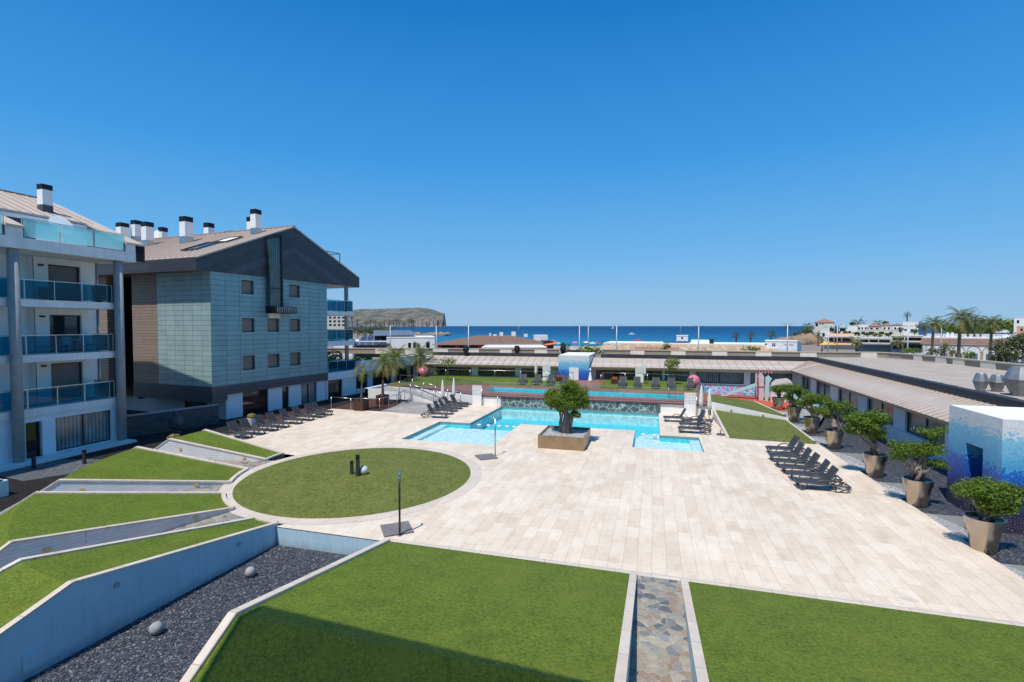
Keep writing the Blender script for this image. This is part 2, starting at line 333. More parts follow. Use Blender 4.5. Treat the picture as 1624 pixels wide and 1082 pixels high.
def gablemat():
    m, nt, b, o = newmat('anthracite gable seams'); v = coord(nt, False)
    sp = N(nt, 'ShaderNodeSeparateXYZ'); nt.links.new(v, sp.inputs[0])
    d = N(nt, 'ShaderNodeMath', operation='SUBTRACT'); nt.links.new(sp.outputs[0], d.inputs[0]); d.inputs[1].default_value = 7.8
    ab = N(nt, 'ShaderNodeMath', operation='ABSOLUTE'); nt.links.new(d.outputs[0], ab.inputs[0])
    ml = N(nt, 'ShaderNodeMath', operation='MULTIPLY'); nt.links.new(ab.outputs[0], ml.inputs[0]); ml.inputs[1].default_value = .42
    ad = N(nt, 'ShaderNodeMath', operation='ADD'); nt.links.new(ml.outputs[0], ad.inputs[0]); nt.links.new(sp.outputs[2], ad.inputs[1])
    dv = N(nt, 'ShaderNodeMath', operation='MULTIPLY'); nt.links.new(ad.outputs[0], dv.inputs[0]); dv.inputs[1].default_value = 1.45
    fr = N(nt, 'ShaderNodeMath', operation='FRACT'); nt.links.new(dv.outputs[0], fr.inputs[0])
    fl = N(nt, 'ShaderNodeMath', operation='FLOOR'); nt.links.new(dv.outputs[0], fl.inputs[0])
    wn = N(nt, 'ShaderNodeTexWhiteNoise', noise_dimensions='1D'); nt.links.new(fl.outputs[0], wn.inputs['W'])
    col = ramp(nt, wn.outputs['Value'], [(0, (.048, .055, .070)), (1, (.070, .080, .098))])
    col = mix(nt, col, ramp(nt, noise(nt, v, 1.4, 6, .7), [(.3, (.75, .77, .8)), (.7, (1.25, 1.22, 1.2))]), 1.0, 'MULTIPLY')
    col = mix(nt, (.016, .019, .025), col, ramp(nt, fr.outputs[0], [(.03, (0, 0, 0)), (.07, (1, 1, 1))]))
    nt.links.new(col, b.inputs['Base Color']); b.inputs['Roughness'].default_value = .45; b.inputs['Metallic'].default_value = .2
    bump(nt, b, ramp(nt, fr.outputs[0], [(.0, (0, 0, 0)), (.08, (1, 1, 1))]), .4, .02); return m
M['gable'] = gablemat()
M['seam'] = mat('taupe standing seam roof', (.53, .435, .355), .55, .0, .08, 1.2, dirt=.15, streak=0)
M['seam_warm'] = mat('warm beige seam roof', (.63, .50, .395), .55, .0, .08, 1.2, dirt=.15)
M['seam_dk'] = mat('weathered seam rib', (.40, .325, .265), .55, 0, .1, 3)
M['fascia'] = mat('timber brown eave board', (.20, .145, .10), .6, 0, .2, 4)
M['bitumen'] = mat('dark roof upstand', (.030, .033, .042), .55, 0, .25, 1.5, bsc=12, bst=.3)
M['flatroof'] = mat('dusty roof screed', (.44, .37, .30), .9, 0, .14, .6, dirt=.35, bsc=8, bst=.2)
M['beige'] = mat('beige painted parapet', (.30, .26, .21), .85, 0, .06, 1.2, dirt=.2, streak=.15)
M['coping'] = mat('sandstone coping', (.50, .41, .32), .8, 0, .1, 3, dirt=.2)
M['cream'] = mat('cream painted panel', (.72, .67, .58), .85, 0, .06, 1, dirt=.3, streak=.25)
M['shutter'] = brickmat('taupe roller shutter', (.22, .185, .165), (.235, .20, .18), (.13, .11, .1), 9, .06, 'szx', .008, rough=.55, var=.06)
M['dkframe'] = mat('dark window frame', (.03, .032, .036), .4, .3, .1, 5)
M['glassdk'] = darkglass('dark shop glass', (.012, .018, .022), .05)
M['curtain'] = darkglass('curtain behind glass', (.16, .21, .215), .2, 'X')
M['curtainY'] = darkglass('pleated curtain behind glass', (.17, .215, .215), .2, 'Y')
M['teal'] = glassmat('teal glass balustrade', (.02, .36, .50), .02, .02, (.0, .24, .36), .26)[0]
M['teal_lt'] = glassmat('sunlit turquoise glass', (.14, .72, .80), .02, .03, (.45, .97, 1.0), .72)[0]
M['clear'] = glassmat('clear glass fence', (.86, .92, .91), .05)[0]
M['steel'] = mat('brushed steel', (.50, .50, .50), .28, .9, .1, 20, world=False)
M['darkpole'] = mat('dark bronze pole', (.05, .045, .038), .35, .6, .15, 6, world=False)
M['headblue'] = mat('blue shower head', (.06, .22, .5), .4, 0, .05, 6, world=False)
M['bronze'] = mat('bronze lacquered pot', (.47, .40, .335), .27, 1.0, .08, 2.0, world=False, dirt=.2)
M['corten'] = mat('bronze steel planter', (.36, .25, .15), .4, .55, .16, 2.2, bsc=9, bst=.15, dirt=.25)
M['resin'] = mat('charcoal resin', (.075, .077, .088), .5, 0, .12, 8, world=False)
M['mesh'] = brickmat('charcoal sling mesh', (.052, .053, .060), (.064, .065, .073), (.03, .03, .035), .03, .03, 'xyz', .004, rough=.7, var=.1, bst=.2)
M['canvas'] = mat('cream canvas', (.74, .71, .64), .85, 0, .06, 4, world=False, bsc=9, bst=.3)
M['pink'] = mat('faded pink sphere', (.74, .19, .24), .55, 0, .12, 2.2, world=False, dirt=.1)
M['grey_ball'] = mat('grey concrete ball', (.34, .34, .34), .7, 0, .2, 9, bsc=30, bst=.3)
M['bollard'] = mat('dark bollard', (.045, .047, .053), .4, .3, .1, 5)
M['black'] = mat('black metal', (.018, .018, .02), .4, .5, .1, 5)
M['soil'] = mat('dark soil', (.05, .04, .03), .9, 0, .3, 12, bsc=20, bst=.6)
M['bark'] = mat('grey fig bark', (.23, .19, .165), .85, 0, .3, 9, bsc=14, bst=.7, bd=.03)
M['palmbark'] = mat('palm trunk bark', (.15, .12, .095), .9, 0, .35, 10, bsc=14, bst=.8, bd=.03)
M['leafA'] = leafmat('bright fig leaf', (.175, .255, .022)); M['leafB'] = leafmat('deep fig leaf', (.085, .145, .018))
M['palmA'] = leafmat('palm frond', (.155, .185, .045)); M['palmB'] = leafmat('dry palm frond', (.26, .20, .06)); M['palmD'] = leafmat('dark palm frond', (.075, .095, .035))
M['bushA'] = leafmat('olive bush leaf', (.105, .125, .045), True); M['bushB'] = leafmat('dark bush leaf', (.055, .075, .026), True)
M['yellow'] = leafmat('yellow cactus spines', (.55, .40, .06)); M['cactus'] = leafmat('cactus green', (.11, .14, .05))
M['orange'] = mat('orange canvas', (.72, .17, .06), .8, 0, .1, 3); M['red'] = mat('dark red canvas', (.42, .05, .05), .8, 0, .1, 3)
M['yellowc'] = mat('yellow canvas', (.80, .50, .04), .8, 0, .08, 3); M['peach'] = mat('peach awning', (.70, .40, .26), .8, 0, .12, 3)
M['tile'] = brickmat('terracotta roof tiles', (.36, .17, .10), (.46, .24, .15), (.2, .09, .06), .4, .3, 'xyz', .03, rough=.8, var=.25, bst=.6)
M['tilebr'] = brickmat('brown roof tiles', (.22, .125, .085), (.28, .165, .115), (.12, .07, .05), .5, .35, 'xyz', .03, rough=.85, var=.3, bst=.6)
M['stonetan'] = cells('tan rubble stone', 1.4, [(0, (.42, .29, .18)), (.4, (.52, .38, .25)), (.7, (.36, .23, .15)), (.9, (.58, .46, .33))], (.46, .36, .26), .04, .5, .9)
M['rock'] = mat('ochre rock', (.32, .22, .14), .95, 0, .35, .25, bsc=.8, bst=1, bd=.5)
M['asphalt'] = mat('asphalt', (.05, .05, .052), .9, 0, .2, 2); M['sand'] = mat('beach sand', (.50, .41, .29), .95, 0, .1, .3)
M['ground'] = mat('dusty ground', (.26, .22, .17), .95, 0, .2, .2); M['solar'] = brickmat('solar cells', (.018, .024, .045), (.024, .03, .055), (.35, .36, .38), 1.6, 1.0, 'xyz', .06, off=0, rough=.15, var=.1, bst=0)
M['lampgrey'] = mat('lamp post grey', (.52, .54, .55), .5, .3, .06, 3); M['rubber'] = mat('red rubber surface', (.50, .10, .05), .9, 0, .1, 3, bsc=30, bst=.2)
M['mint'] = mat('mint plastic', (.45, .70, .66), .4, 0, .05, 3); M['bluesign'] = mat('blue sign paint', (.02, .07, .17), .5, 0, .05, 3)
M['greenroof'] = mat('pale green roof sheet', (.30, .42, .34), .7, 0, .1, 1); M['carblue'] = mat('dark blue car paint', (.015, .03, .07), .18, .3, .1, 3, world=False)
M['carwhite'] = mat('white car paint', (.72, .73, .74), .22, .05, .03, 3, world=False); M['cargrey'] = mat('silver car paint', (.32, .34, .36), .22, .5, .05, 3, world=False)
M['tyre'] = mat('tyre rubber', (.02, .02, .02), .8, 0, .1, 5, world=False); M['statue'] = mat('dark stone sculpture', (.035, .045, .06), .6, 0, .3, 5, bsc=8, bst=.5)
M['slatewall'] = brickmat('split slate wall', (.085, .08, .085), (.15, .135, .125), (.04, .038, .04), .55, .11, 'szx', .012, rough=.8, var=.3, bst=1, world=True)
M['lens'] = mat('amber lamp lens', (.62, .46, .18), .4, 0, .1, 20); M['tank'] = mat('galvanised cowl', (.26, .27, .28), .45, .5, .2, 2.5, dirt=.3, streak=.4)
M['asphere'] = mat('pale stone ball', (.68, .67, .65), .6, 0, .08, 6)

def mosaicmat(name, wavy=.16, t=(.2, .52, .82)):
    m, nt, b, o = newmat(name); v = coord(nt, True)
    vo = N(nt, 'ShaderNodeTexVoronoi', feature='F1'); ed = N(nt, 'ShaderNodeTexVoronoi', feature='DISTANCE_TO_EDGE')
    for n in (vo, ed): n.inputs['Scale'].default_value = 12.5; nt.links.new(v, n.inputs['Vector'])
    sp = N(nt, 'ShaderNodeSeparateXYZ'); nt.links.new(vo.outputs['Position'], sp.inputs[0])
    sc = N(nt, 'ShaderNodeSeparateColor'); nt.links.new(vo.outputs['Color'], sc.inputs[0])
    nz = noise(nt, v, .9, 4)
    def mth(op, a, bb):
        k = N(nt, 'ShaderNodeMath', operation=op)
        for i, q in enumerate((a, bb)):
            if isinstance(q, (int, float)): k.inputs[i].default_value = q
            else: nt.links.new(q, k.inputs[i])
        return k.outputs[0]
    pz = N(nt, 'ShaderNodeSeparateXYZ'); nt.links.new(N(nt, 'ShaderNodeNewGeometry').outputs['Position'], pz.inputs[0])
    h = mth('ADD', pz.outputs[2], mth('MULTIPLY', mth('SUBTRACT', sc.outputs[0], .5), .40))
    h = mth('ADD', h, mth('MULTIPLY', mth('SUBTRACT', nz, .5), wavy * 2))
    h = mth('DIVIDE', mth('ADD', h, .5), 4.3)
    col = ramp(nt, h, [(0, (.012, .008, .03)), (t[0], (.018, .012, .06)), (t[0] + .01, (.012, .03, .17)), (t[0] * .5 + t[1] * .5, (.008, .055, .40)), (t[1], (.01, .13, .60)), (t[1] + .01, (.06, .36, .66)), (t[2], (.20, .58, .76)), (t[2] + .01, (.70, .73, .76)), (1, (.76, .76, .76))], 'LINEAR')
    col = mix(nt, col, ramp(nt, sc.outputs[1], [(0, (.86, .86, .88)), (1, (1.1, 1.1, 1.08))]), 1.0, 'MULTIPLY')
    jo = ramp(nt, ed.outputs['Distance'], [(.02, (0, 0, 0)), (.04, (1, 1, 1))])
    jc = ramp(nt, h, [(.1, (.30, .27, .36)), (.3, (.05, .12, .40)), (.5, (.10, .38, .62)), (.78, (.62, .64, .66))])
    col = mix(nt, jc, col, jo)
    nt.links.new(col, b.inputs['Base Color']); b.inputs['Roughness'].default_value = .35
    bump(nt, b, jo, .2, .005); return m
def muralmat():
    m, nt, b, o = newmat('painted mural'); v = coord(nt, True)
    col = ramp(nt, noise(nt, v, 2.3, 2, .4), [(.3, (.04, .30, .62)), (.42, (.10, .52, .78)), (.5, (.62, .78, .86)), (.58, (.30, .55, .78)), (.68, (.06, .25, .55))])
    pk = ramp(nt, noise(nt, coord(nt, True, (1, 1, 1), (0, 0, 2)), 2.0, 2, .4), [(.52, (0, 0, 0)), (.6, (1, 1, 1))])
    nt.links.new(mix(nt, col, (.62, .30, .52), pk), b.inputs['Base Color']); b.inputs['Roughness'].default_value = .5; return m
M['mosaic'] = mosaicmat('blue broken tile mosaic')

def watermat(name, tint, ripple=4.5, st=.35):
    m, nt, g = glassmat(name, tint, .02, .01, mx_=.9, bl=.18)
    v = coord(nt, True); n = N(nt, 'ShaderNodeBump'); n.inputs['Strength'].default_value = st; n.inputs['Distance'].default_value = .05
    nt.links.new(noise(nt, v, ripple, 3), n.inputs['Height']); nt.links.new(n.outputs[0], g.inputs['Normal'])
    for nd in nt.nodes:
        if nd.type == 'LAYER_WEIGHT': nd.inputs[0].default_value = .18
    return m
M['water'] = watermat('pool water', (.93, .985, .995))
def pooltile(name, c):
    m, nt, b, o = newmat(name); v = coord(nt, True)
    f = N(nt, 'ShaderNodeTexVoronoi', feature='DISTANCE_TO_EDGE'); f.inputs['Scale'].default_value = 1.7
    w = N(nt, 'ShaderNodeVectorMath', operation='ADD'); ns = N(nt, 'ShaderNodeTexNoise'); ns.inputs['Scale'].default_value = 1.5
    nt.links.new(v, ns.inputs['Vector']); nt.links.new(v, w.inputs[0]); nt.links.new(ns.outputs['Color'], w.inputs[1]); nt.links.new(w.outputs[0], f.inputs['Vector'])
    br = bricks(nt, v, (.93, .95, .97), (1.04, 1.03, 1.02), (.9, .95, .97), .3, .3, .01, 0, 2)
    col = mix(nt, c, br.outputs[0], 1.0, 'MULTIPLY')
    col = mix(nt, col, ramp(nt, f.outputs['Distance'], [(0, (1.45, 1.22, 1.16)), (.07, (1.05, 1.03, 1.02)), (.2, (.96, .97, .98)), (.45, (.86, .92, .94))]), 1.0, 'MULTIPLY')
    nt.links.new(col, b.inputs['Base Color']); b.inputs['Roughness'].default_value = .5; return m
M['pooldeep'] = pooltile('turquoise pool lining', (.07, .66, .76)); M['poolpale'] = pooltile('pale pool lining', (.64, .88, .90)); M['poolmid'] = pooltile('mid pool lining', (.16, .66, .76))
M['pooltrim'] = mat('green grey pool trim', (.16, .27, .27), .5, 0, .1, 5)

def seamat():
    m, nt, b, o = newmat('sea water'); v = coord(nt, True)
    sp = N(nt, 'ShaderNodeSeparateXYZ'); nt.links.new(v, sp.inputs[0])
    mr = N(nt, 'ShaderNodeMapRange'); mr.inputs['From Min'].default_value = 180; mr.inputs['From Max'].default_value = 1400; nt.links.new(sp.outputs[1], mr.inputs[0])
    n = noise(nt, coord(nt, True, (.004, .02, 1)), 1.0, 5, .6)
    ad = N(nt, 'ShaderNodeMath', operation='MULTIPLY_ADD'); nt.links.new(n, ad.inputs[0]); ad.inputs[1].default_value = .3; nt.links.new(mr.outputs[0], ad.inputs[2])
    col = ramp(nt, ad.outputs[0], [(.1, (.045, .27, .37)), (.22, (.018, .17, .30)), (.5, (.008, .085, .20)), (1, (.006, .06, .155))])
    nt.links.new(col, b.inputs['Base Color']); b.inputs['Roughness'].default_value = .5; b.inputs['Specular IOR Level'].default_value = .12
    bump(nt, b, noise(nt, coord(nt, True, (.35, 1, 1)), 1.2, 3), .5, .25); return m
M['sea'] = seamat()
def capemat():
    m, nt, b, o = newmat('headland scrub and cliff'); v = coord(nt, True)
    g = N(nt, 'ShaderNodeNewGeometry'); sp = N(nt, 'ShaderNodeSeparateXYZ'); nt.links.new(g.outputs['Normal'], sp.inputs[0])
    veg = ramp(nt, noise(nt, v, .011, 9, .72), [(.30, (.045, .068, .035)), (.43, (.08, .095, .055)), (.52, (.14, .12, .09)), (.60, (.24, .19, .15)), (.70, (.07, .085, .045))])
    cl = ramp(nt, noise(nt, coord(nt, True, (1, 1, .45)), .03, 9, .75), [(.32, (.06, .065, .09)), (.46, (.22, .17, .14)), (.56, (.40, .31, .25)), (.7, (.50, .41, .34))])
    col = mix(nt, cl, veg, ramp(nt, sp.outputs[2], [(.5, (0, 0, 0)), (.78, (1, 1, 1))]))
    col = mix(nt, col, (.22, .29, .38), .14)  # distance haze mixed into the headland colour
    nt.links.new(col, b.inputs['Base Color']); b.inputs['Roughness'].default_value = 1; b.inputs['Specular IOR Level'].default_value = 0; return m
M['cape'] = capemat()

# ================================================================== THE SETTING
def cw(l, D, z=0): return (l * RX - D * RY, l * RY + D * RX, z)
def pd(px, D): return cw(lat(px, D), D)[:2]
CX0, CY0 = -13.15, 20.05                       # centre of the round lawn
def arc(r, a0, a1, n): return [(CX0 + r * math.cos(rad(a0 + (a1 - a0) * i / n)), CY0 + r * math.sin(rad(a0 + (a1 - a0) * i / n))) for i in range(n + 1)]
rng = random.Random(4)

land = [cw(-500, -80)[:2], cw(500, -80)[:2], cw(620, 200)[:2], cw(620, 430)[:2], pd(1320, 430), pd(1236, 330), pd(1222, 235), pd(1100, 200), pd(960, 190), pd(700, 186), pd(690, 175),
        pd(650, 300), pd(610, 400), pd(660, 425), pd(704, 440), pd(712, 470), pd(660, 500), pd(612, 540), pd(540, 600), cw(-620, 600)[:2]]
mb = MB(); flat(land, z=-1.0, mb=mb)
for i in range(len(land)):
    a, b = land[i], land[(i + 1) % len(land)]
    mb.add([(a[0], a[1], -2.8), (b[0], b[1], -2.8), (b[0], b[1], -1.0), (a[0], a[1], -1.0)], [(0, 1, 2, 3)], 1)
struct('ground', mb, [M['ground'], M['sand']])
mb = MB(); xs = [-6000, -2500, -1000, -300, 300, 1000, 2500, 6000]; ds = [60, 150, 250, 500, 1000, 2500, 6600]
mb.add([cw(l, D, -2.5) for D in ds for l in xs], [(r * 8 + i, r * 8 + i + 1, r * 8 + i + 9, r * 8 + i + 8) for r in range(len(ds) - 1) for i in range(7)])
struct('sea', mb, M['sea'])
mb = flat([pd(1225, 85), pd(1700, 85), pd(1700, 150), pd(1225, 150)], z=-.985); struct('car_park', mb, M['asphalt'])
mb = flat([pd(700, 150), pd(1210, 150), pd(1210, 196), pd(1100, 203), pd(960, 193), pd(700, 189)], z=-.99); struct('beach', mb, M['sand'])

# headland far across the bay
mb = MB(); nx, ny = 230, 44
prof = [(430, 60), (500, 110), (555, 146), (575, 152), (610, 156), (640, 160), (665, 164), (678, 160), (690, 140), (700, 118), (705.5, 108), (708, 0)]
def pr(px):
    for (a, b), (c, d) in zip(prof, prof[1:]):
        if a <= px <= c: return b + (d - b) * (px - a) / (c - a)
    return 0
from mathutils import noise as mn
for j in range(ny):
    for i in range(nx):
        px = 430 + (707.9 - 430) * i / (nx - 1); q = j / (ny - 1); D = 3600 + 700 * q
        l = lat(px, D)
        face = max(0, (px - 640) / 68) ** .8                              # cliff towards the tip
        rg = abs(mn.fractal(Vector((l * .0045, q * 1.6, 1)), 1, 2, 6)); gul = mn.fractal(Vector((l * .02, q * 2, 7)), 1, 2, 4)
        s = q ** (.95 - .8 * face) if q > 0 else 0
        h = pr(px) * min(1, s * 1.08) * (1 - .42 * rg * (1 - q) * (1 - .4 * face)) * (1 + .06 * gul * (1 - q))
        mb.v.append(cw(l, D - 110 * rg * (1 - q) + 30 * gul * (1 + 1.5 * face) * (1 - q), -4 + h))
for j in range(ny - 1):
    for i in range(nx - 1):
        k = j * nx + i; mb.f.append((k, k + 1, k + nx + 1, k + nx)); mb.m.append(0); mb.s.append(False)
struct('headland', mb, M['cape'])

# courtyard floors -------------------------------------------------
deck = [(-12.6, 14.1), (9.95, 14.1), (9.42, 32.75), (4.5, 33.15), (4.3, 41.2), (-15.2, 41.0), (-17.2, 39.8), (-20.6, 35.6), (-26.0, 35.7), (-26.0, 22.3), (-19.0, 22.3)] + arc(5.7, 158, 277, 30)
pool = [(-14.93, 27.26), (-9.05, 27.26), (-9.05, 33.8), (-1.15, 33.8), (-1.15, 29.1), (2.75, 29.1), (2.75, 32.75), (.42, 32.75), (.42, 40.85), (-12.6, 40.85), (-12.6, 33.05), (-14.93, 33.05)]
mb = flat(deck, [pool], 0); struct('pool_deck', mb, M['deck'])
mb = MB()                                                       # basin: walls and floors
for i in range(len(pool)):
    a, b = pool[i], pool[(i + 1) % len(pool)]
    mb.add([(a[0], a[1], -.97), (b[0], b[1], -.97), (b[0], b[1], 0), (a[0], a[1], 0)], [(3, 2, 1, 0)], 0)
    mb.add([(a[0], a[1], -.16), (b[0], b[1], -.16), (b[0], b[1], -.003), (a[0], a[1], -.003)], [(3, 2, 1, 0)], 3)
    d = Vector((b[0] - a[0], b[1] - a[1], 0)).normalized(); n = Vector((-d.y, d.x, 0)) * .004
    for q in range(4): mb.v[-4 + q] = tuple(Vector(mb.v[-4 + q]) + n)
flat([(-12.6, 33.2), (.42, 33.2), (.42, 40.85), (-12.6, 40.85)], z=-.95, mb=mb, mi=0)
flat([(-14.93, 27.26), (-9.05, 27.26), (-9.05, 33.2), (-14.93, 33.2)], z=-.42, mb=mb, mi=1)
flat([(-1.15, 29.1), (2.75, 29.1), (2.75, 33.2), (-1.15, 33.2)], z=-.42, mb=mb, mi=1)
mb.add([(-12.6, 33.2, -.42), (-9.05, 33.2, -.42), (-9.05, 33.2, -.95), (-12.6, 33.2, -.95), (-1.15, 33.2, -.42), (.42, 33.2, -.42), (.42, 33.2, -.95), (-1.15, 33.2, -.95)], [(0, 1, 2, 3), (4, 5, 6, 7)], 2)
mb.box(-14.93, -14.4, 27.26, 33.05, -.41, -.25, 1); mb.box(2.2, 2.75, 29.1, 32.75, -.41, -.2, 1); mb.box(-12.6, .42, 40.3, 40.85, -.949, -.3, 1)
for k, r in enumerate((2.7, 2.1, 1.5, .9)):                     # curved steps in the corner
    ps = [(.41, 33.25)] + [(.41 - r * math.sin(a), 33.25 + (r + .6) * math.cos(a)) for a in [PI / 2 * i / 14 for i in range(15)]]
    mb.prism(ps, -.949, -.8 + .15 * k, 2 if k < 2 else 1)
struct('pool_basin', mb, [M['pooldeep'], M['poolpale'], M['poolmid'], M['pooltrim']])
mb = flat(pool, z=-.10); struct('pool_water', mb, M['water'])
mb = MB()                                                        # border of the paving along the front lawns
mb.box(-8.35, 9.95, 14.1, 14.32, -.05, .006); mb.box(4.3, 9.45, 32.75, 33.05, -.05, .008)
struct('paving_border', mb, M['kerb'])
mb = MB(); i1, o1 = arc(5.17, 0, 360, 96), arc(5.72, 0, 360, 96)
for i in range(96): mb.add([(i1[i][0], i1[i][1], .006), (o1[i][0], o1[i][1], .006), (o1[i + 1][0], o1[i + 1][1], .006), (i1[i + 1][0], i1[i + 1][1], .006)], [(0, 1, 2, 3)])
struct('ring_path', mb, M['kerb'])
mb = MB(); rs = [0, 1, 2.2, 3.4, 4.4, 5.17]; zz = [.09, .088, .08, .06, .035, .012]
mb.v.append((CX0, CY0, .09))
for r, z in zip(rs[1:], zz[1:]): mb.v += [(p[0], p[1], z) for p in arc(r, 0, 360, 96)[:96]]
for i in range(96): mb.f.append((0, 1 + i, 1 + (i + 1) % 96)); mb.m.append(0); mb.s.append(True)
for k in range(4):
    for i in range(96): a = 1 + k * 96 + i; b = 1 + k * 96 + (i + 1) % 96; mb.f.append((a, a + 96, b + 96, b)); mb.m.append(0); mb.s.append(True)
struct('round_lawn', mb, M['turf_far'])
mb = flat([(-13.4, 0), (-7.9, 0), (-7.9, 14.2), (-13.4, 14.2)], z=-.65); struct('gravel_bed', mb, M['gravel'])
mb = flat([(9.3, 8), (15, 8), (15, 45), (9.3, 45)], z=-.46); struct('gravel_strip', mb, M['gravel'])
mb = MB(); r = random.Random(77)
for _ in range(5200):
    x, y = r.uniform(-12.85, -8.35), r.uniform(6.4, 14.05); w, h, t_ = r.uniform(.025, .065), r.uniform(.02, .05), r.uniform(.008, .03)
    mm = Matrix.Rotation(r.uniform(0, 6.3), 3, 'Z') @ Matrix.Rotation(r.uniform(-.5, .5), 3, 'X'); mb.obox((x, y, -.65 + t_ * .4), (w, h, t_), mm, r.choice((0, 0, 0, 1, 1, 2)))
tag(mb.build('slate_chips', [mat('dark slate chip', (.075, .08, .095), .6, 0, .4, 15), mat('grey slate chip', (.115, .12, .138), .6, 0, .3, 15), mat('pale slate chip', (.22, .22, .23), .6, 0, .2, 15)]), 'loose slate chippings scattered over the sunken bed', 'gravel', kind='stuff')
mb = MB(); mb.add([(9.95, 14.1, -.03), (11.0, 14.1, -.44), (11.0, 44, -.44), (9.2, 44, -.03)], [(0, 1, 2, 3)]); struct('pebble_strip', mb, M['pebble'])
mb = flat([(-48, -5), (-13.3, -5), (-13.3, 14.2), (-18.9, 17.9), (-19, 22), (-25.8, 22), (-25.8, 60), (-48, 60)], z=-.03); struct('mulch_bed', mb, M['mulch'])
mb = flat([(-31, 15.6), (-27.3, 15.2), (-25.6, 18.2), (-26.6, 19.2), (-31, 17.9)], z=-.022); struct('dark_path', mb, M['greypave'])
mb = flat([(-27.6, 28.2), (-26.05, 24.6), (-26.05, 35.6), (-28.6, 35.6)], z=-.02); struct('bark_bed', mb, M['redmulch'])
mb = flat([(-26, 35.8), (-21.4, 35.75), (-21.6, 38.4), (-22.4, 41.2), (-26.6, 41.9)], z=.006); struct('bark_bed', mb, M['redmulch'])
mb = flat([(-21.4, 35.7), (-17.9, 35.3), (-15.2, 40.2), (-16.9, 40.9), (-22.3, 41.2), (-21.5, 38.4)], z=.012); struct('flagstone_path', mb, M['flag'])
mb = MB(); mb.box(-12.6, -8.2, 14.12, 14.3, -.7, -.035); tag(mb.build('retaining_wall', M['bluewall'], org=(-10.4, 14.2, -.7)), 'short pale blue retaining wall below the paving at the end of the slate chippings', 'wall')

# raised lawns round the circle ---------------------------------------
def edge_z(p): return p
def kerbline(par, pts, w=.17, h=.055, name='kerb'):
    m = MB()
    for a, b in zip(pts, pts[1:]): m.bar(a, b, w, h)
    return m.build(name, M['kerb'], par, tuple(par.location))
def sidewall(par, pts, base, mt, th=.10):
    m = MB()
    for a, b in zip(pts, pts[1:]):
        d = Vector((b[0] - a[0], b[1] - a[1], 0)).normalized(); n = Vector((-d.y, d.x, 0)) * th / 2
        vs = [Vector((p[0], p[1], z)) + n * s for s in (-1, 1) for p, z in ((a, base), (b, base), (b, b[2] - .02), (a, a[2] - .02))]
        m.add(vs, [(0, 1, 2, 3), (7, 6, 5, 4), (0, 3, 7, 4), (1, 5, 6, 2), (3, 2, 6, 7), (0, 4, 5, 1)])
    return m.build('side_wall', M[mt], par, tuple(par.location))
def mound(label, A0, A1, B0, B1, wa, wb, za=.05, base=-.1, ext=2.0):
    """lawn between edge A and edge B, climbing from the ring (0) to a ridge (1) and falling away behind it"""
    cxm, cym = (A0[0] + B0[0] + A1[0] + B1[0]) / 4, (A0[1] + B0[1] + A1[1] + B1[1]) / 4
    t = thing('raised_lawn', label, 'lawn bed', (cxm, cym, 0), group='raised lawns fanning out from the round lawn')
    pol = lambda p: (math.hypot(p[0] - CX0, p[1] - CY0), math.atan2(p[1] - CY0, p[0] - CX0) % (2 * PI))
    m = MB(); n, s1, s2 = 20, 10, 5
    def lerp(p, q, t): return p + (q - p) * t
    def row(P, Q, i):
        r0, a0 = pol(P); r1, a1 = pol(Q); r, a = lerp(r0, r1, i / n), lerp(a0, a1, i / n)
        return (CX0 + r * math.cos(a), CY0 + r * math.sin(a))
    def outp(P0, P1):
        d = Vector((P1[0] - P0[0], P1[1] - P0[1])).normalized(); return (P1[0] + d.x * ext, P1[1] + d.y * ext)
    A2, B2 = outp(A0, A1), outp(B0, B1)
    cols = []
    for i in range(n + 1):
        p0, p1, p2 = row(A0, B0, i), row(A1, B1, i), row(A2, B2, i)
        col = [(lerp(p0[0], p1[0], k / s1), lerp(p0[1], p1[1], k / s1), za + (1.0 - za) * k / s1) for k in range(s1 + 1)]
        col += [(lerp(p1[0], p2[0], k / s2), lerp(p1[1], p2[1], k / s2), 1.0 - 1.35 * k / s2) for k in range(1, s2 + 1)]
        cols.append(col)
    R = s1 + s2 + 1
    m.v = [p for c in cols for p in c]
    for i in range(n):
        for k in range(R - 1):
            a = i * R + k; m.f.append((a, a + 1, a + R + 1, a + R)); m.m.append(0); m.s.append(False)
    m.build('lawn', M['turf'], t, tuple(t.location))
    for P0, P1, P2, w in ((A0, A1, A2, wa), (B0, B1, B2, wb)):
        pts = [(P0[0], P0[1], za + .03), (P1[0], P1[1], 1.03), (P2[0], P2[1], -.32)]
        kerbline(t, pts); sidewall(t, pts, w[1], w[0])
    ip = [row(A0, B0, i) for i in range(n + 1)]
    kerbline(t, [(p[0], p[1], za + .02) for p in ip], .15, .09)
    return t
W = ('greywall', -.1)
R1 = [((-19.3, 22.2), (-24.7, 22.25)), ((-19.25, 20.95), (-24.46, 19.92)), ((-18.85, 19.3), (-24.4, 18.14)), ((-18.0, 17.45), (-22.05, 13.4)),
      ((-17.05, 16.2), (-21.2, 12.15)), ((-15.3, 14.95), (-17.0, 9.15)), ((-13.75, 14.38), (-15.45, 8.5)), ((-12.66, 14.22), (-12.98, 8.06))]
m1 = mound('smallest raised lawn wedge, next to the row of loungers by the grey building', *R1[0], *R1[1], W, W)
m2 = mound('raised lawn wedge whose outer edge meets the dark bollard path', *R1[2], *R1[3], W, W)
m3 = mound('raised lawn wedge between the boarded channel and the long dark grey channel wall', *R1[4], *R1[5], W, W)
m4 = mound('raised lawn wedge held by the long pale blue retaining wall', *R1[6], *R1[7], W, ('bluewall', -.7), ext=4)
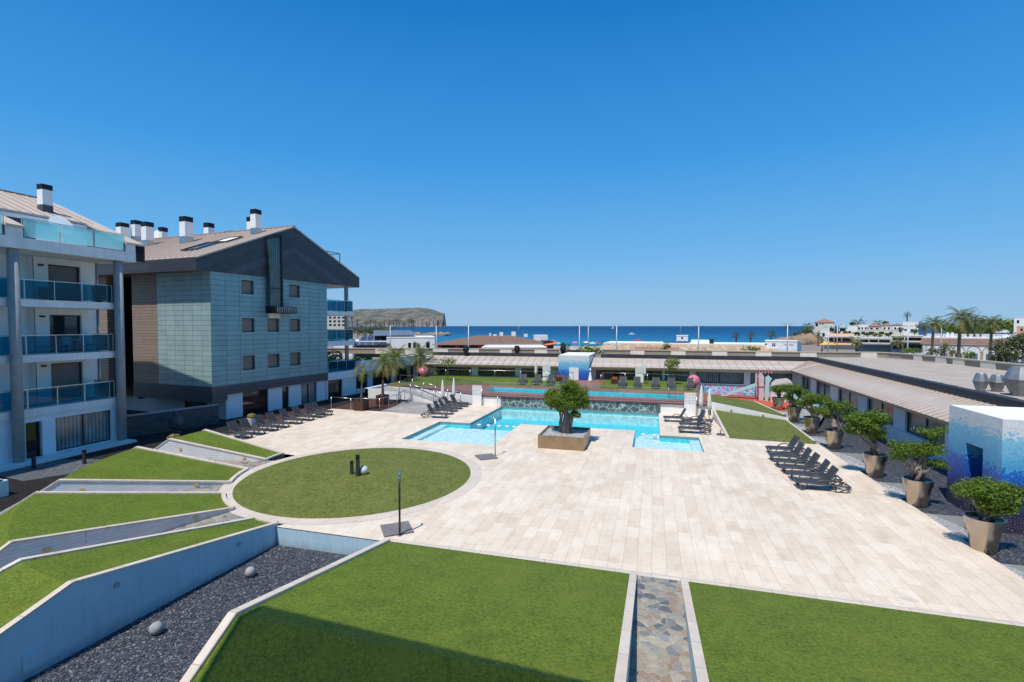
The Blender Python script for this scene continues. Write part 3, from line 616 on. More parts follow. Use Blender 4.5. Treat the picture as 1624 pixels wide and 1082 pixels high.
for t, P in ((m1, R1[1]), (m2, R1[3]), (m3, R1[5])):              # lamps let into the channel walls
    (x0, y0), (x1, y1) = P; d = Vector((x1 - x0, y1 - y0, 0)).normalized(); n = Vector((-d.y, d.x, 0))
    if n.y > 0: n = -n
    if t is m3: n = Vector((-d.y, d.x, 0)); n = n if n.x > 0 else -n
    for q in (.22, .88):
        p = Vector((x0 + (x1 - x0) * q, y0 + (y1 - y0) * q, (.05 + .95 * q) * .6)) + n * .06
        m = MB(); m.tube([p, p + n * .03], .085, 14); m.build('wall_lamp', M['lens'], t, tuple(t.location))
m = MB(); p = Vector((-13.03, 7.55, .18)); m.box(-12.99, -12.93, 7.1, 7.75, -.48, -.12)
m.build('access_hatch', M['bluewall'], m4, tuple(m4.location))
for y, z in ((9.0, .5), (12.6, .02)):
    m = MB(); x = -12.98 + (y - 8.06) * .052; m.tube([(x + .05, y, z), (x + .075, y, z)], .075, 14); m.build('wall_lamp', M['concrete'], m4, tuple(m4.location))
for k in (1, 3, 5):                                                 # channel floors
    a, b = R1[k], R1[k + 1]
    mb = MB(); f = lambda P, t: (P[0][0] + (P[1][0] - P[0][0]) * t, P[0][1] + (P[1][1] - P[0][1]) * t)
    mb.add([(*f(a, -.12), .004), (*f(a, 1.3), .004), (*f(b, 1.3), .004), (*f(b, -.12), .004)], [(0, 3, 2, 1)])
    struct('channel_floor', mb, M['crazy'])

# the two front lawns, climbing towards the camera --------------------
def front_lawn(label, x0, x1, ke):
    t = thing('raised_lawn', label, 'lawn bed', ((x0 + x1) / 2, 11, 0), group='front lawns either side of the stone channel'); o = tuple(t.location)
    fz = lambda y: .02 + .172 * (14.1 - y) if y > 8 else 1.07 - .62 * (8 - y)
    ys = [14.1, 13, 12, 11, 10, 9, 8, 7, 6, 5]; m = MB()
    nx = max(2, int(x1 - x0)); xs = [x0 + (x1 - x0) * i / nx for i in range(nx + 1)]
    m.v = [(x, y, fz(y)) for y in ys for x in xs]
    for j in range(len(ys) - 1):
        for i in range(nx): a = j * (nx + 1) + i; m.f.append((a, a + nx + 1, a + nx + 2, a + 1)); m.m.append(0); m.s.append(False)
    m.build('lawn', M['turf'], t, o)
    for x, w, mt, base in ke:
        pts = [(x, y, fz(y) + .03) for y in (14.1, 8, 5)]
        kerbline(t, pts, w, .07); sidewall(t, pts, base, mt, w - .05)
    return t
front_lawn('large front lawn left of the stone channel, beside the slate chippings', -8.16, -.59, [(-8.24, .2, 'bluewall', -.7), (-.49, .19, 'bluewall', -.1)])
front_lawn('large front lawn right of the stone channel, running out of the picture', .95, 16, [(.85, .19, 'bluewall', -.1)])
mb = flat([(-.42, 3), (.78, 3), (.78, 14.1), (-.42, 14.1)], z=.004); struct('channel_floor', mb, M['crazy'])

# lawns by the play area ----------------------------------------------
t = thing('raised_lawn', 'sunlit lawn wedge between the potted trees and the pool loungers', 'lawn bed', (7, 37, 0)); o = tuple(t.location)
m = MB(); m.add([(4.55, 33.05, .03), (9.25, 32.75, .03), (9.3, 40.3, .06), (4.55, 40.75, .5)], [(0, 1, 2, 3)]); m.build('lawn', M['turf_far'], t, o)
kerbline(t, [(4.48, 33.0, .05), (4.48, 40.75, .52)], .16, .06); sidewall(t, [(4.48, 33.0, .05), (4.48, 40.75, .52)], -.1, 'white')
kerbline(t, [(9.33, 32.7, .04), (9.38, 40.3, .07)], .14, .05)
t = thing('raised_lawn', 'higher lawn wedge above a white lamp-studded wall, next to the play area', 'lawn bed', (7, 44.5, 0)); o = tuple(t.location)
P = [(4.4, 40.95, 1.1), (9.5, 40.6, .22), (9.6, 42.6, .12), (8.5, 47.6, .3), (4.6, 48.5, .75)]
m = MB(); m.poly([P[0], P[1], P[2], P[3], P[4]]); m.build('lawn', M['turf_far'], t, o)
sidewall(t, [(4.3, 40.9, 1.12), (9.6, 40.52, .2)], -.1, 'white', .14); kerbline(t, [(9.55, 40.6, .22), (9.68, 42.6, .12), (8.58, 47.7, .3)], .14, .06)
for q in (.27, .68):
    m = MB(); x = 4.3 + 5.3 * q; y = 40.9 - .38 * q; z = (1.12 - .92 * q) * .62; m.tube([(x, y - .07, z), (x, y - .11, z)], .085, 12); m.build('wall_lamp', M['lens'], t, o)
mb = flat([(4.6, 48.4), (8.4, 47.4), (9.6, 45.0), (11.3, 44.4), (11.6, 48), (12.2, 53.4), (4.6, 53.2)], z=.02); struct('play_surface', mb, M['rubber'])
mb = flat([(9.4, 40.4), (11.6, 40.4), (13.7, 46), (13.8, 57.7), (4.6, 57.3), (4.6, 47.5), (8, 47)], z=.0); struct('grey_path', mb, M['flag'])

# upper terrace ----------------------------------------------------------
tz = .88
ter = [(-14.8, 40.98), (4.05, 41.0), (4.1, 57.2), (-27, 55.6), (-26.6, 45.0), (-23, 44.6), (-18.4, 42.6)]
up = [(-15.1, 43.5), (2.5, 43.15), (2.55, 45.8), (-15.15, 46.3)]
mb = flat(ter, [up], tz); struct('terrace_deck', mb, M['wood'])
mb = MB()
for i in range(4):
    a, b = up[i], up[(i + 1) % 4]; mb.add([(a[0], a[1], .2), (b[0], b[1], .2), (b[0], b[1], tz), (a[0], a[1], tz)], [(3, 2, 1, 0)])
flat(up, z=.2, mb=mb); struct('upper_pool_basin', mb, M['pooldeep'])
mb = flat(up, z=tz - .07); struct('upper_pool_water', mb, M['water'])
mb = flat([(-26.3, 45.3), (-21.6, 45.9), (-18, 48.3), (-8.6, 48.3), (-8.6, 56.4), (-26.6, 55.4)], z=tz + .02); struct('terrace_lawn', mb, M['turf'])
mb = flat([(-5.1, 48.6), (4.0, 48.4), (4.0, 57), (-5.1, 56.6)], z=tz + .02); struct('terrace_lawn', mb, M['turf'])
t = thing('terrace_wall', 'white front wall of the upper terrace with green crazy stone behind the pool', 'wall', (-5.5, 41, 0)); o = tuple(t.location)
m = MB(); m.box(.55, 4.1, 40.92, 41.0, -.1, .78); m.box(-15.0, -12.7, 40.88, 41.0, -.1, .78)
fr = [(-14.8, 40.96), (-18.4, 42.56), (-23, 44.56), (-26.6, 44.96)]
for a, b in zip(fr, fr[1:]): m.add([(a[0], a[1], 0), (b[0], b[1], 0), (b[0], b[1], .8), (a[0], a[1], .8)], [(0, 3, 2, 1)])
m.add([(4.1, 41, -.1), (4.1, 57.2, -.1), (4.1, 57.2, tz - .01), (4.1, 41, tz - .01)], [(0, 1, 2, 3)])
m.build('wall', M['white'], t, o)
m = MB(); m.box(-12.7, .55, 40.87, 40.99, -.9, .76); m.build('stone_panel', M['poolstone'], t, o)
m = MB(); m.box(-15.05, 4.2, 40.8, 41.02, .765, .885); m.build('deck_edge', M['wood'], t, o)
t = thing('ramp', 'white walled ramp with a flagstone surface climbing to the upper terrace', 'ramp', (-20, 42, 0)); o = tuple(t.location)
m = MB(); m.prism([(-23.3, 42.4), (-17.9, 40.05), (-17.3, 41.1), (-22.9, 43.7)], -.05, [.74, .03, .03, .74], 0, 1); m.build('slope', [M['flag'], M['white']], t, o)
m = MB(); m.prism([(-26.2, 42.0), (-23.3, 42.0), (-22.9, 43.9), (-23.2, 44.4), (-26.2, 44.8)], -.05, .74, 0, 1); m.build('landing', [M['flag'], M['white']], t, o)
m = MB(); m.box(-26.5, -26.2, 41.5, 45, -.05, 1.0); m.box(-26.5, -24.6, 41.5, 41.75, -.05, .95); m.build('parapet', M['white'], t, o)

# ================================================================== BUILDINGS
def facade(mb, O, U, Nn, L, z0, z1, holes, depth=.18, mi=0, rmi=None, x0=0):
    """one wall plane with real openings and reveals; hole = (xa, xb, za, zb) measured along U"""
    O, U, Nn = Vector(O), Vector(U), Vector(Nn); rmi = mi if rmi is None else rmi
    xs = sorted({x0, L, *[h[0] for h in holes], *[h[1] for h in holes]}); zs = sorted({z0, z1, *[h[2] for h in holes], *[h[3] for h in holes]})
    xs = [x for x in xs if x0 - 1e-6 <= x <= L + 1e-6]; zs = [z for z in zs if z0 - 1e-6 <= z <= z1 + 1e-6]
    P = lambda x, z, d=0: O + U * x + Vector((0, 0, z)) - Nn * d
    fl = U.cross(Vector((0, 0, 1))).dot(Nn) > 0
    def q(vs, m):
        mb.add(vs, [(0, 1, 2, 3) if fl else (3, 2, 1, 0)], m)
    for a, b in zip(xs, xs[1:]):
        for c, d in zip(zs, zs[1:]):
            mx, mz = (a + b) / 2, (c + d) / 2
            if any(h[0] < mx < h[1] and h[2] < mz < h[3] for h in holes): continue
            q([P(a, c), P(b, c), P(b, d), P(a, d)], mi)
    for a, b, c, d in holes:
        c = max(c, z0); d = min(d, z1)
        q([P(a, d), P(b, d), P(b, d, depth), P(a, d, depth)], rmi); q([P(a, c, depth), P(b, c, depth), P(b, c), P(a, c)], rmi)
        q([P(a, c, depth), P(a, c), P(a, d), P(a, d, depth)], rmi); q([P(b, c), P(b, c, depth), P(b, d, depth), P(b, d)], rmi)
def window(par, org, O, U, Nn, h, depth, fill, frame='dkframe', fw=.06, mull=0, name='window', label=None):
    O, U, Nn = Vector(O), Vector(U), Vector(Nn); a, b, c, d = h
    Mx = Matrix((U, Nn, Vector((0, 0, 1)))).transposed()
    P = lambda x, z, k=0: O + U * x + Vector((0, 0, z)) - Nn * (depth - .05 + k)
    m = MB(); w = b - a; hh = d - c
    m.obox(P(a + w / 2, c + fw / 2), (w, .06, fw), Mx); m.obox(P(a + w / 2, d - fw / 2), (w, .06, fw), Mx)
    m.obox(P(a + fw / 2, c + hh / 2), (fw, .06, hh - 2 * fw), Mx); m.obox(P(b - fw / 2, c + hh / 2), (fw, .06, hh - 2 * fw), Mx)
    for k in range(mull): m.obox(P(a + w * (k + 1) / (mull + 1), c + hh / 2), (fw, .06, hh - 2 * fw), Mx)
    f = m.build(name, M[frame], par, org)
    if label: f['label'] = label
    m = MB(); m.obox(P(a + w / 2, c + hh / 2, .035), (w - fw, .02, hh - fw), Mx); m.build('shutter' if fill == 'shutter' else 'pane', M[fill], f, org); return f
Z3 = (0, 0, 0)
def railing(par, org, pts, h, tint, name='balustrade', step=1.35, post=.03, rail=True, gap=.07, sub=False):
    """glass balustrade: panes (parts), posts and a handrail"""
    r = MB(); r0 = None; prev = None
    for a, b in zip(pts, pts[1:]):
        a, b = Vector(a), Vector(b); n = max(1, round((b - a).length / step)); d = (b - a) / n
        for k in range(n):
            g = MB(); m = MB()
            p, q = a + d * k + d * .03, a + d * (k + 1) - d * .03
            g.add([p + Vector((0, 0, gap)), q + Vector((0, 0, gap)), q + Vector((0, 0, h - .04)), p + Vector((0, 0, h - .04))], [(0, 1, 2, 3)])
            m.bar(a + d * k, a + d * k + Vector((0, 0, h)), post, post)
            f = g.build('glass_panel', M[tint], par, org); m.build('post', M['steel'], f if sub else par, org)
        if rail: r.bar(a + Vector((0, 0, h)), b + Vector((0, 0, h)), .05, .04)
    m = MB(); m.bar(b, b + Vector((0, 0, h)), post, post); m.build('post', M['steel'], par, org)
    if rail: r.build('handrail', M['steel'], par, org)
def chimney(par, org, x, y, z, h, w=.4, d=.4, name='chimney', fr='steel'):
    m = MB(); m.box(x - w, x + w, y - d, y + d, z - .8, z + h * .8); c = m.build(name, M['white'], par, org)
    k = MB(); k.box(x - w * 1.03, x + w * 1.03, y - d * 1.03, y + d * 1.03, z - .9, z + h * .22); k.build('flashing', M[fr], c, org)
    k = MB(); k.box(x - w * 1.03, x + w * 1.03, y - d * 1.03, y + d * 1.03, z + h * .8, z + h); k.build('cap', M['black'], c, org)

# ---- grey gabled building (local x along its gable wall, y into the building)
GO = Vector((-30.52, 28.18, 0)); GR = math.atan2(.9963, .0854)
gb = thing('gabled_building', 'grey zinc clad block with a dark gable, square shuttered windows and a tall glass strip', 'building', GO, GR)
rows = [(9.42, 10.5), (6.48, 7.56), (3.54, 4.66)]; colsw = [(2.56, 3.71), (4.92, 6.14), (7.26, 8.47)]
gw = [(a, b, c, d) for c, d in rows for a, b in colsw if not (c > 9 and a > 4 and a < 6)]
m = MB(); facade(m, (0, 0, 0), (1, 0, 0), (0, -1, 0), 11.8, 2.55, 10.95, gw, .26)
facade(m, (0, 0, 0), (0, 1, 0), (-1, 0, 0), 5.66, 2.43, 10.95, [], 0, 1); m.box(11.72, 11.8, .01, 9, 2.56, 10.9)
m.build('zinc_wall', [M['zinc'], M['zinc_sunlit']], gb)
for h in gw: window(gb, Z3, (0, 0, 0), (1, 0, 0), (0, -1, 0), h, .26, 'shutter', 'dkframe', .05)
m = MB(); m.box(.02, .3, 5.66, 8.55, 2.43, 10.95); m.box(-.2, .3, 11.2, 20, 1.2, 10.95); m.build('slat_wall', M['slat'], gb)
m = MB(); m.box(2.2, 2.5, 8.3, 11.6, -.2, 10.95); m.box(.3, 2.2, 8.5, 8.56, 1.2, 10.9); m.box(.25, 2.3, 11.14, 11.2, 1.2, 10.9); m.build('recess_wall', M['dkframe'], gb)
m = MB(); m.box(-.02, 1.2, -.02, 8.55, 1.42, 2.55); m.box(1.2, 11.82, -.02, .3, 1.86, 2.55); m.box(-.22, .2, 11.18, 20, 1.3, 2.5); m.build('dark_band', M['anth'], gb)
gh = [(2.73, 5.17, -.28, 1.82), (6.6, 7.35, -.1, 1.78), (8.73, 10.65, -.1, 1.78)]
m = MB(); facade(m, (0, .26, 0), (1, 0, 0), (0, -1, 0), 11.8, -.4, 1.86, gh, .22, x0=1.3); m.box(1.3, 1.5, .27, 2.2, -.4, 1.42); m.box(1.5, 1.7, 5, 18, -.4, 1.42)
m.build('ground_floor_wall', M['shadewhite'], gb)
window(gb, Z3, (0, .26, 0), (1, 0, 0), (0, -1, 0), gh[0], .2, 'glassdk', 'dkframe', .07, 0); window(gb, Z3, (0, .26, 0), (1, 0, 0), (0, -1, 0), gh[1], .2, 'glassdk', 'dkframe', .06, 0, 'door')
window(gb, Z3, (0, .26, 0), (1, 0, 0), (0, -1, 0), gh[2], .2, 'curtain', 'dkframe', .06, 1)
m = MB(); m.box(1.6, 1.8, 2.2, 5, -.4, 1.42); m.box(1.9, 2.0, 5, 8, -.3, 1.4); m.build('entrance_recess', M['dkframe'], gb)
# roof: two slopes, seams, fascia, soffit, gable
yb = 27; xr, zr = 7.8, 15.52
m = MB()
for (xa, za), (xb, zb) in (((-1.07, 11.8), (xr, zr)), ((xr, zr), (16.45, 11.9))):
    m.add([(xa, -.14, za), (xb, -.14, zb), (xb, yb, zb), (xa, yb, za), (xa, -.14, za - .12), (xb, -.14, zb - .12), (xb, yb, zb - .12), (xa, yb, za - .12)], [(0, 1, 2, 3), (7, 6, 5, 4), (0, 4, 5, 1), (3, 2, 6, 7), (0, 3, 7, 4), (1, 5, 6, 2)])
rf = m.build('roof', M['seam_warm'], gb)
m = MB()
for k in range(44): y = .2 + k * .61; m.bar((-1.07, y, 11.82), (xr, y, zr + .02), .035, .05)
m.build('roof_seam', M['seam_dk'], rf)
m = MB(); m.bar((xr, -.16, zr + .01), (xr, yb, zr + .01), .3, .06); m.build('ridge_cap', M['seam_dk'], rf)
m = MB(); m.box(-1.12, -1.07, -.12, yb, 10.86, 11.74); m.build('fascia', M['anth'], gb)
m = MB(); m.add([(-1.07, -.1, 10.87), (2.6, -.1, 10.87), (2.6, yb, 10.87), (-1.07, yb, 10.87)], [(3, 2, 1, 0)]); m.build('soffit', M['fascia'], gb)
m = MB(); m.add([(-1.1, -.11, 10.87), (16.42, -.11, 10.87), (16.42, -.11, 11.85), (xr, -.11, zr - .03), (-1.1, -.11, 11.74)], [(0, 1, 2, 3, 4)]); m.add([(16.42, -.11, 10.87), (16.42, yb, 10.87), (16.42, yb, 11.85), (16.42, -.11, 11.85)], [(0, 1, 2, 3)])
m.build('gable', M['gable'], gb)
m = MB(); m.add([(11.8, -.1, 10.88), (16.4, -.1, 10.88), (16.4, 9, 10.88), (11.8, 9, 10.88)], [(3, 2, 1, 0)]); m.build('balcony_ceiling', M['cream'], gb)
m = MB(); m.add([(4.92, -.4, 8.2), (6.0, -.4, 8.2), (6.0, -.4, 14.25), (4.92, -.4, 13.95)], [(0, 1, 2, 3)]); m.box(4.86, 4.92, -.45, -.02, 8.1, 13.95)
g = m.build('stair_window', darkglass('green stair glass', (.045, .075, .075), .05, 'X'), gb)
m = MB(); m.box(6.0, 6.14, -.5, -.02, 8.1, 14.5); m.bar((4.84, -.26, 14.0), (6.14, -.26, 14.42), .5, .08); m.box(4.86, 6.14, -.46, -.38, 9.95, 10.05); m.build('frame', M['dkframe'], g)
m = MB(); m.box(4.8, 7.1, -.95, -.01, 7.98, 8.55); bx = m.build('stair_balcony', M['black'], gb)
m = MB(); m.box(4.9, 6.0, -.3, -.02, 7.6, 7.97); m.build('bracket', M['cream'], bx)
m = MB()
for k in range(9): m.box(5.0 + k * .23, 5.12 + k * .23, -1.0, -.955, 8.05, 8.5)
m.build('grille', M['tank'], bx)
for nm, x0, x1, y0, y1, mt in (('skylight', .9, 3.0, 2.6, 4.2, 'glassdk'), ('skylight', 2.9, 4.4, 1.9, 3.4, 'white')):
    m = MB(); zz_ = lambda x: 11.8 + (x + 1.07) * .4194 + .09
    m.add([(x0, y0, zz_(x0)), (x1, y0, zz_(x1)), (x1, y1, zz_(x1)), (x0, y1, zz_(x0))], [(0, 1, 2, 3)]); s = m.build(nm, M[mt], rf)
    m = MB()
    for p, q in (((x0, y0), (x1, y0)), ((x1, y0), (x1, y1)), ((x1, y1), (x0, y1)), ((x0, y1), (x0, y0))): m.bar((*p, zz_(p[0])), (*q, zz_(q[0])), .09, .1)
    m.build('frame', M['anth'], s)
zl = lambda x: 11.8 + (min(x, xr) + 1.07) * .4194 - max(0, x - xr) * .42
for x, y, h, w in ((4.45, 13.4, 2.25, .62), (4.4, 8.4, 2.35, .66), (5.7, 1.9, 2.15, .55), (6.5, 20.2, 2.2, .7), (7.4, 19.6, 2.2, .6), (9.6, 19.0, 2.5, .55), (9.6, 12.4, 2.45, .6), (9.2, 6.4, 2.3, .5)):
    chimney(gb, Z3, x, y, zl(x), h * .92, w * .55, w * .52)
m = MB(); m.box(9.0, 9.9, 8.6, 9.6, 14.6, 15.95); m.build('roof_vent', M['black'], gb)
m = MB(); m.lathe([(.02, 0), (.35, .08), (.5, .2)], (0, 0, 0), 16); v = [Matrix.Rotation(rad(-80), 3, 'Y') @ Vector(p) for p in m.v]; m.v = [(p.x + 8.85, p.y + 18.6, p.z + 16.1) for p in v]; m.build('satellite_dish', M['white'], gb)
m = MB()
for x in (12.3, 14.0): m.bar((x, .3, zl(x)), (x, .3, 14.0), .06, .06); m.bar((x, 2.5, zl(x)), (x, 2.5, 14.0), .06, .06)
for y in (.3, 2.5): m.bar((11.9, y, 14.0), (14.0, y, 14.0), .06, .06)
m.bar((14, .3, 14.0), (14, 2.5, 14.0), .06, .06); m.build('roof_terrace_frame', M['black'], gb)
for z0, z1 in ((7.98, 8.36), (5.02, 5.5)):
    m = MB(); m.box(11.82, 15.6, -.02, 6, z0, z1); s = m.build('balcony_slab', M['conc_lt'], gb); railing(s, Z3, [(11.9, .03, z1), (15.5, .03, z1), (15.5, 5.5, z1)], 1.08, 'teal')
m = MB(); m.box(11.82, 16.1, -.02, 6, 1.8, 2.5); s = m.build('balcony_slab', M['shadewhite'], gb); railing(s, Z3, [(11.9, .03, 2.5), (15.8, .03, 2.5), (15.8, 5.5, 2.5)], 1.05, 'teal')
m = MB(); m.tube([(14.95, .35, 2.5), (14.95, .35, 10.88)], .2, 14); m.build('column', M['concrete'], gb)
m = MB(); m.leaves((13.6, .9, 4.0), (1.4, .5, .55), 260, .16, rng); m.build('balcony_plant', [M['leafB'], M['bushB']], gb)
m = MB(); m.box(11.82, 11.9, 3, 6, 2.5, 10.88); m.box(11.9, 15.4, 5.9, 6.0, 2.5, 5.0); m.build('back_wall', M['white'], gb)

# ---- low white wing between the gabled building and the rear shops
wg = thing('low_wing', 'low white wing with shop windows and a planted roof terrace beside the gabled building', 'building', GO, GR)
wh = [(12.1, 14.1, -.05, 1.72), (16.0, 18.1, .45, 1.9), (18.9, 22.4, .45, 1.9), (23.4, 27.0, .5, 2.0)]
m = MB(); facade(m, (0, .24, 0), (1, 0, 0), (0, -1, 0), 16.2, -.3, 1.8, wh[:1], .22, x0=11.82); facade(m, (0, .2, 0), (1, 0, 0), (0, -1, 0), 29, -.3, 2.25, wh[1:], .22, x0=16.2); m.build('wall', M['shadewhite'], wg)
for h in wh: window(wg, Z3, (0, .22, 0), (1, 0, 0), (0, -1, 0), h, .2, 'glassdk', 'dkframe', .06, 0 if h[0] < 16 else 1)
m = MB(); m.box(16.2, 29, -.35, .15, 2.25, 3.35); m.box(16.2, 16.4, .15, 9, 2.25, 3.3); m.build('parapet', M['shadewhite'], wg)
m = MB(); m.box(23, 29, -.75, -.36, 2.1, 2.32); m.build('eave_board', M['fascia'], wg)
m = MB(); m.box(16.4, 29, .15, 12, 2.7, 2.8); m.build('roof', M['flatroof'], wg)
for x, y, s in ((17.0, .8, .6), (18.6, .9, .75), (19.6, 1.2, .5), (22.6, .9, .75), (23.8, .8, .6)):
    m = MB(); m.leaves((x, y, 3.3), (s, s * .7, s), 170, .17, rng); p = GO + Matrix.Rotation(GR, 3, 'Z') @ Vector((x, y, 2.8))
    m.v = [(q[0] - x, q[1] - y, q[2] - 2.8) for q in m.v]
    o = m.build('terrace_shrub', [M['leafA'], M['bushA']], loc=tuple(p)); o.rotation_euler = (0, 0, GR)
    tag(o, {17.0: 'olive shrub on the white wing roof terrace, nearest the grey building', 18.6: 'broad shrub on the white wing roof terrace, second from the grey building', 19.6: 'small low shrub on the white wing roof terrace, third from the grey building', 22.6: 'broad shrub on the white wing roof terrace, fourth from the grey building', 23.8: 'last shrub on the white wing roof terrace, behind the garden palms'}[x], 'shrub', 'shrubs on the roof terrace')

# ---- apartment building on the left (world axes, facade towards +X)
AO = (-30.8, 19, 0); ab = thing('apartment_building', 'white apartment building with blue glass balconies and round concrete columns', 'building', AO)
slabs = [(2.27, 2.66), (5.08, 5.46), (7.97, 8.35)]
UY, NX = (0, 1, 0), (1, 0, 0); OO = Vector(AO)
for i, (z0, z1) in enumerate(slabs):
    m = MB(); m.box(-34.6, -31.02, 6, 22.1, z0, z1); s = m.build('balcony_slab', M['conc_lt'], ab, AO)
    railing(s, AO, [(-31.1, 11.8, z1), (-31.1, 16.2, z1), (-31.1, 17.6, z1), (-31.1, 21.6, z1), (-31.3, 22.0, z1), (-33.0, 22.0, z1)], 1.02, 'teal', step=1.3)
    top = slabs[i + 1][0] if i < 2 else 10.84
    hs = [(19.93, 21.58, z1 + .02, z1 + 2.15)]
    m = MB(); facade(m, (-33.2, 0, 0), UY, NX, 22.5, z1, top, hs, .25, x0=19.2); hl = [(13.2, 15.6, z1 + .02, z1 + 2.2), (17.0, 18.6, z1 + .02, z1 + 2.2)]
    facade(m, (-34.3, 0, 0), UY, NX, 19.2, z1, top, hl, .2, x0=8); m.box(-34.3, -33.2, 19.18, 19.24, z1, top); m.box(-35.2, -33.2, 22.42, 22.5, z1, top)
    m.build('facade_wall', M['white'], ab, AO)
    window(ab, AO, (-33.2, 0, 0), UY, NX, hs[0], .22, ('shutter', 'glassdk', 'shutter')[i == 1 and 1 or 0], 'dkframe', .07, 1 if i == 1 else 0, 'balcony_door')
    for h in hl: window(ab, AO, (-34.3, 0, 0), UY, NX, h, .2, ('shutter', 'curtainY', 'glassdk')[i], 'dkframe', .07, 0, 'balcony_door')
    m = MB(); m.box(-33.2, -33.1, 19.45, 19.68, z1 + 2.0, z1 + 2.1); m.build('wall_light', M['black'], ab, AO)
    for px, zz in ((22.45, 0),):
        m = MB(); m.tube([(-33.15, 22.48, z1), (-33.15, 22.48, top)], .05, 8); m.build('downpipe', M['steel'], ab, AO)
gf = [(9, 15.6, .12, 1.95), (17.5, 18.22, .1, 1.95), (18.83, 21.72, .14, 1.97)]
m = MB(); facade(m, (-31.15, 0, 0), UY, NX, 22.1, -.1, 2.27, gf, .3, x0=5); m.box(-36, -31.15, 22.02, 22.1, -.1, 2.27); m.build('ground_floor_wall', M['shadewhite'], ab, AO)
window(ab, AO, (-31.15, 0, 0), UY, NX, gf[0], .25, 'curtainY', 'dkframe', .06, 2); window(ab, AO, (-31.15, 0, 0), UY, NX, gf[1], .28, 'glassdk', 'dkframe', .06, 0, 'door'); window(ab, AO, (-31.15, 0, 0), UY, NX, gf[2], .22, 'curtainY', 'dkframe', .05, 1)
m = MB(); m.box(-31.4, -29.95, 5, 22.3, -.1, .1); m.build('plinth', M['conc_lt'], ab, AO)
for y in (22.05, 17.0, 11.9):
    m = MB(); m.tube([(-30.8, y, .1), (-30.8, y, 10.84)], .235, 20); m.build('column', M['concrete'], ab, AO)
m = MB(); m.box(-36, -30.42, 5, 22.85, 10.84, 11.4)
for y0, y1 in ((22.28, 22.85), (16.55, 17.25), (10.8, 11.5)): m.box(-31.0, -30.44, y0, y1, 11.4, 11.98)
m.build('top_slab', M['conc_lt'], ab, AO)
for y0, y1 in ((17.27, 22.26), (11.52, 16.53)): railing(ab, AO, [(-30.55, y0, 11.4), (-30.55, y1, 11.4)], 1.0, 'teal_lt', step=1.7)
zs_ = lambda x: 12.0 + .4 * (-30.4 - x)
m = MB()
def slope(x0, x1, y0, y1, th=.12): m.add([(x0, y0, zs_(x0)), (x1, y0, zs_(x1)), (x1, y1, zs_(x1)), (x0, y1, zs_(x0)), (x0, y0, zs_(x0) - th), (x1, y0, zs_(x1) - th), (x1, y1, zs_(x1) - th), (x0, y1, zs_(x0) - th)], [(3, 2, 1, 0), (4, 5, 6, 7), (0, 1, 5, 4), (2, 3, 7, 6), (1, 2, 6, 5), (0, 4, 7, 3)])
slope(-30.35, -33.6, 22.25, 23.35); slope(-30.35, -33.6, 16.5, 17.3); slope(-30.35, -33.6, 10.7, 11.6); slope(-33.6, -38.6, 4, 23.35)
m.add([(-38.6, 4, 15.28), (-47, 4, 16.6), (-47, 23.35, 16.6), (-38.6, 23.35, 15.28)], [(3, 2, 1, 0)])  # unseen back slope, kept rising to lift its shadow on the zinc wall
rf = m.build('roof', M['seam_warm'], ab, AO)
m = MB()
for k in range(31): y = 4.3 + k * .61; m.bar((-33.6, y, zs_(-33.6) + .02), (-38.6, y, zs_(-38.6) + .02), .035, .05)
m.bar((-38.6, 4, 15.3), (-38.6, 22.95, 15.3), .3, .06); m.build('roof_seam', M['seam_dk'], rf, AO)
m = MB()
for y0, y1 in ((22.24, 22.3), (17.26, 17.32), (16.48, 16.54), (11.58, 11.64)): m = MB(); m.prism([(-33.6, y0), (-30.5, y0), (-30.5, y1), (-33.6, y1)], 11.4, [13.14, 11.92, 11.92, 13.14]); m.build('cheek_wall', M['anth'], ab, AO)
m = MB()
m.add([(-33.6, 23.36, 11.4), (-30.36, 23.36, 10.9), (-30.36, 23.36, 11.98), (-38.6, 23.36, 15.24), (-47, 23.36, 16.55), (-47, 23.36, 11)], [(5, 4, 3, 2, 1, 0)])
m.build('verge_panel', M['anth'], ab, AO)
m = MB(); facade(m, (-33.55, 0, 0), UY, NX, 22.25, 11.4, 13.12, [(18.2, 19.6, 11.42, 12.9), (12, 14, 11.42, 12.9)], .15, x0=11.5); m.build('dormer_wall', M['white'], ab, AO)
window(ab, AO, (-33.55, 0, 0), UY, NX, (18.2, 19.6, 11.42, 12.9), .14, 'glassdk', 'dkframe', .06, 0, 'terrace_door'); window(ab, AO, (-33.55, 0, 0), UY, NX, (12, 14, 11.42, 12.9), .14, 'glassdk', 'dkframe', .06, 0, 'terrace_door')
chimney(ab, AO, -34.9, 20.9, 13.8, 1.55, .23, .26, fr='anth')
m = MB(); m.lathe([(.02, 0), (.4, .07), (.62, .2)], (0, 0, 0), 20); v = [Matrix.Rotation(rad(60), 3, 'Y') @ Vector(p) for p in m.v]; m.v = [(p.x - 32.6, p.y + 20.2, p.z + 12.6) for p in v]; m.tube([(-32.5, 20.2, 11.4), (-32.5, 20.2, 12.7)], .03, 6); m.build('satellite_dish', M['white'], ab, AO)
m = MB(); m.box(-46.6, -33.6, 5, 22.0, -.1, 11.4); m.build('core', M['shadewhite'], ab, AO)
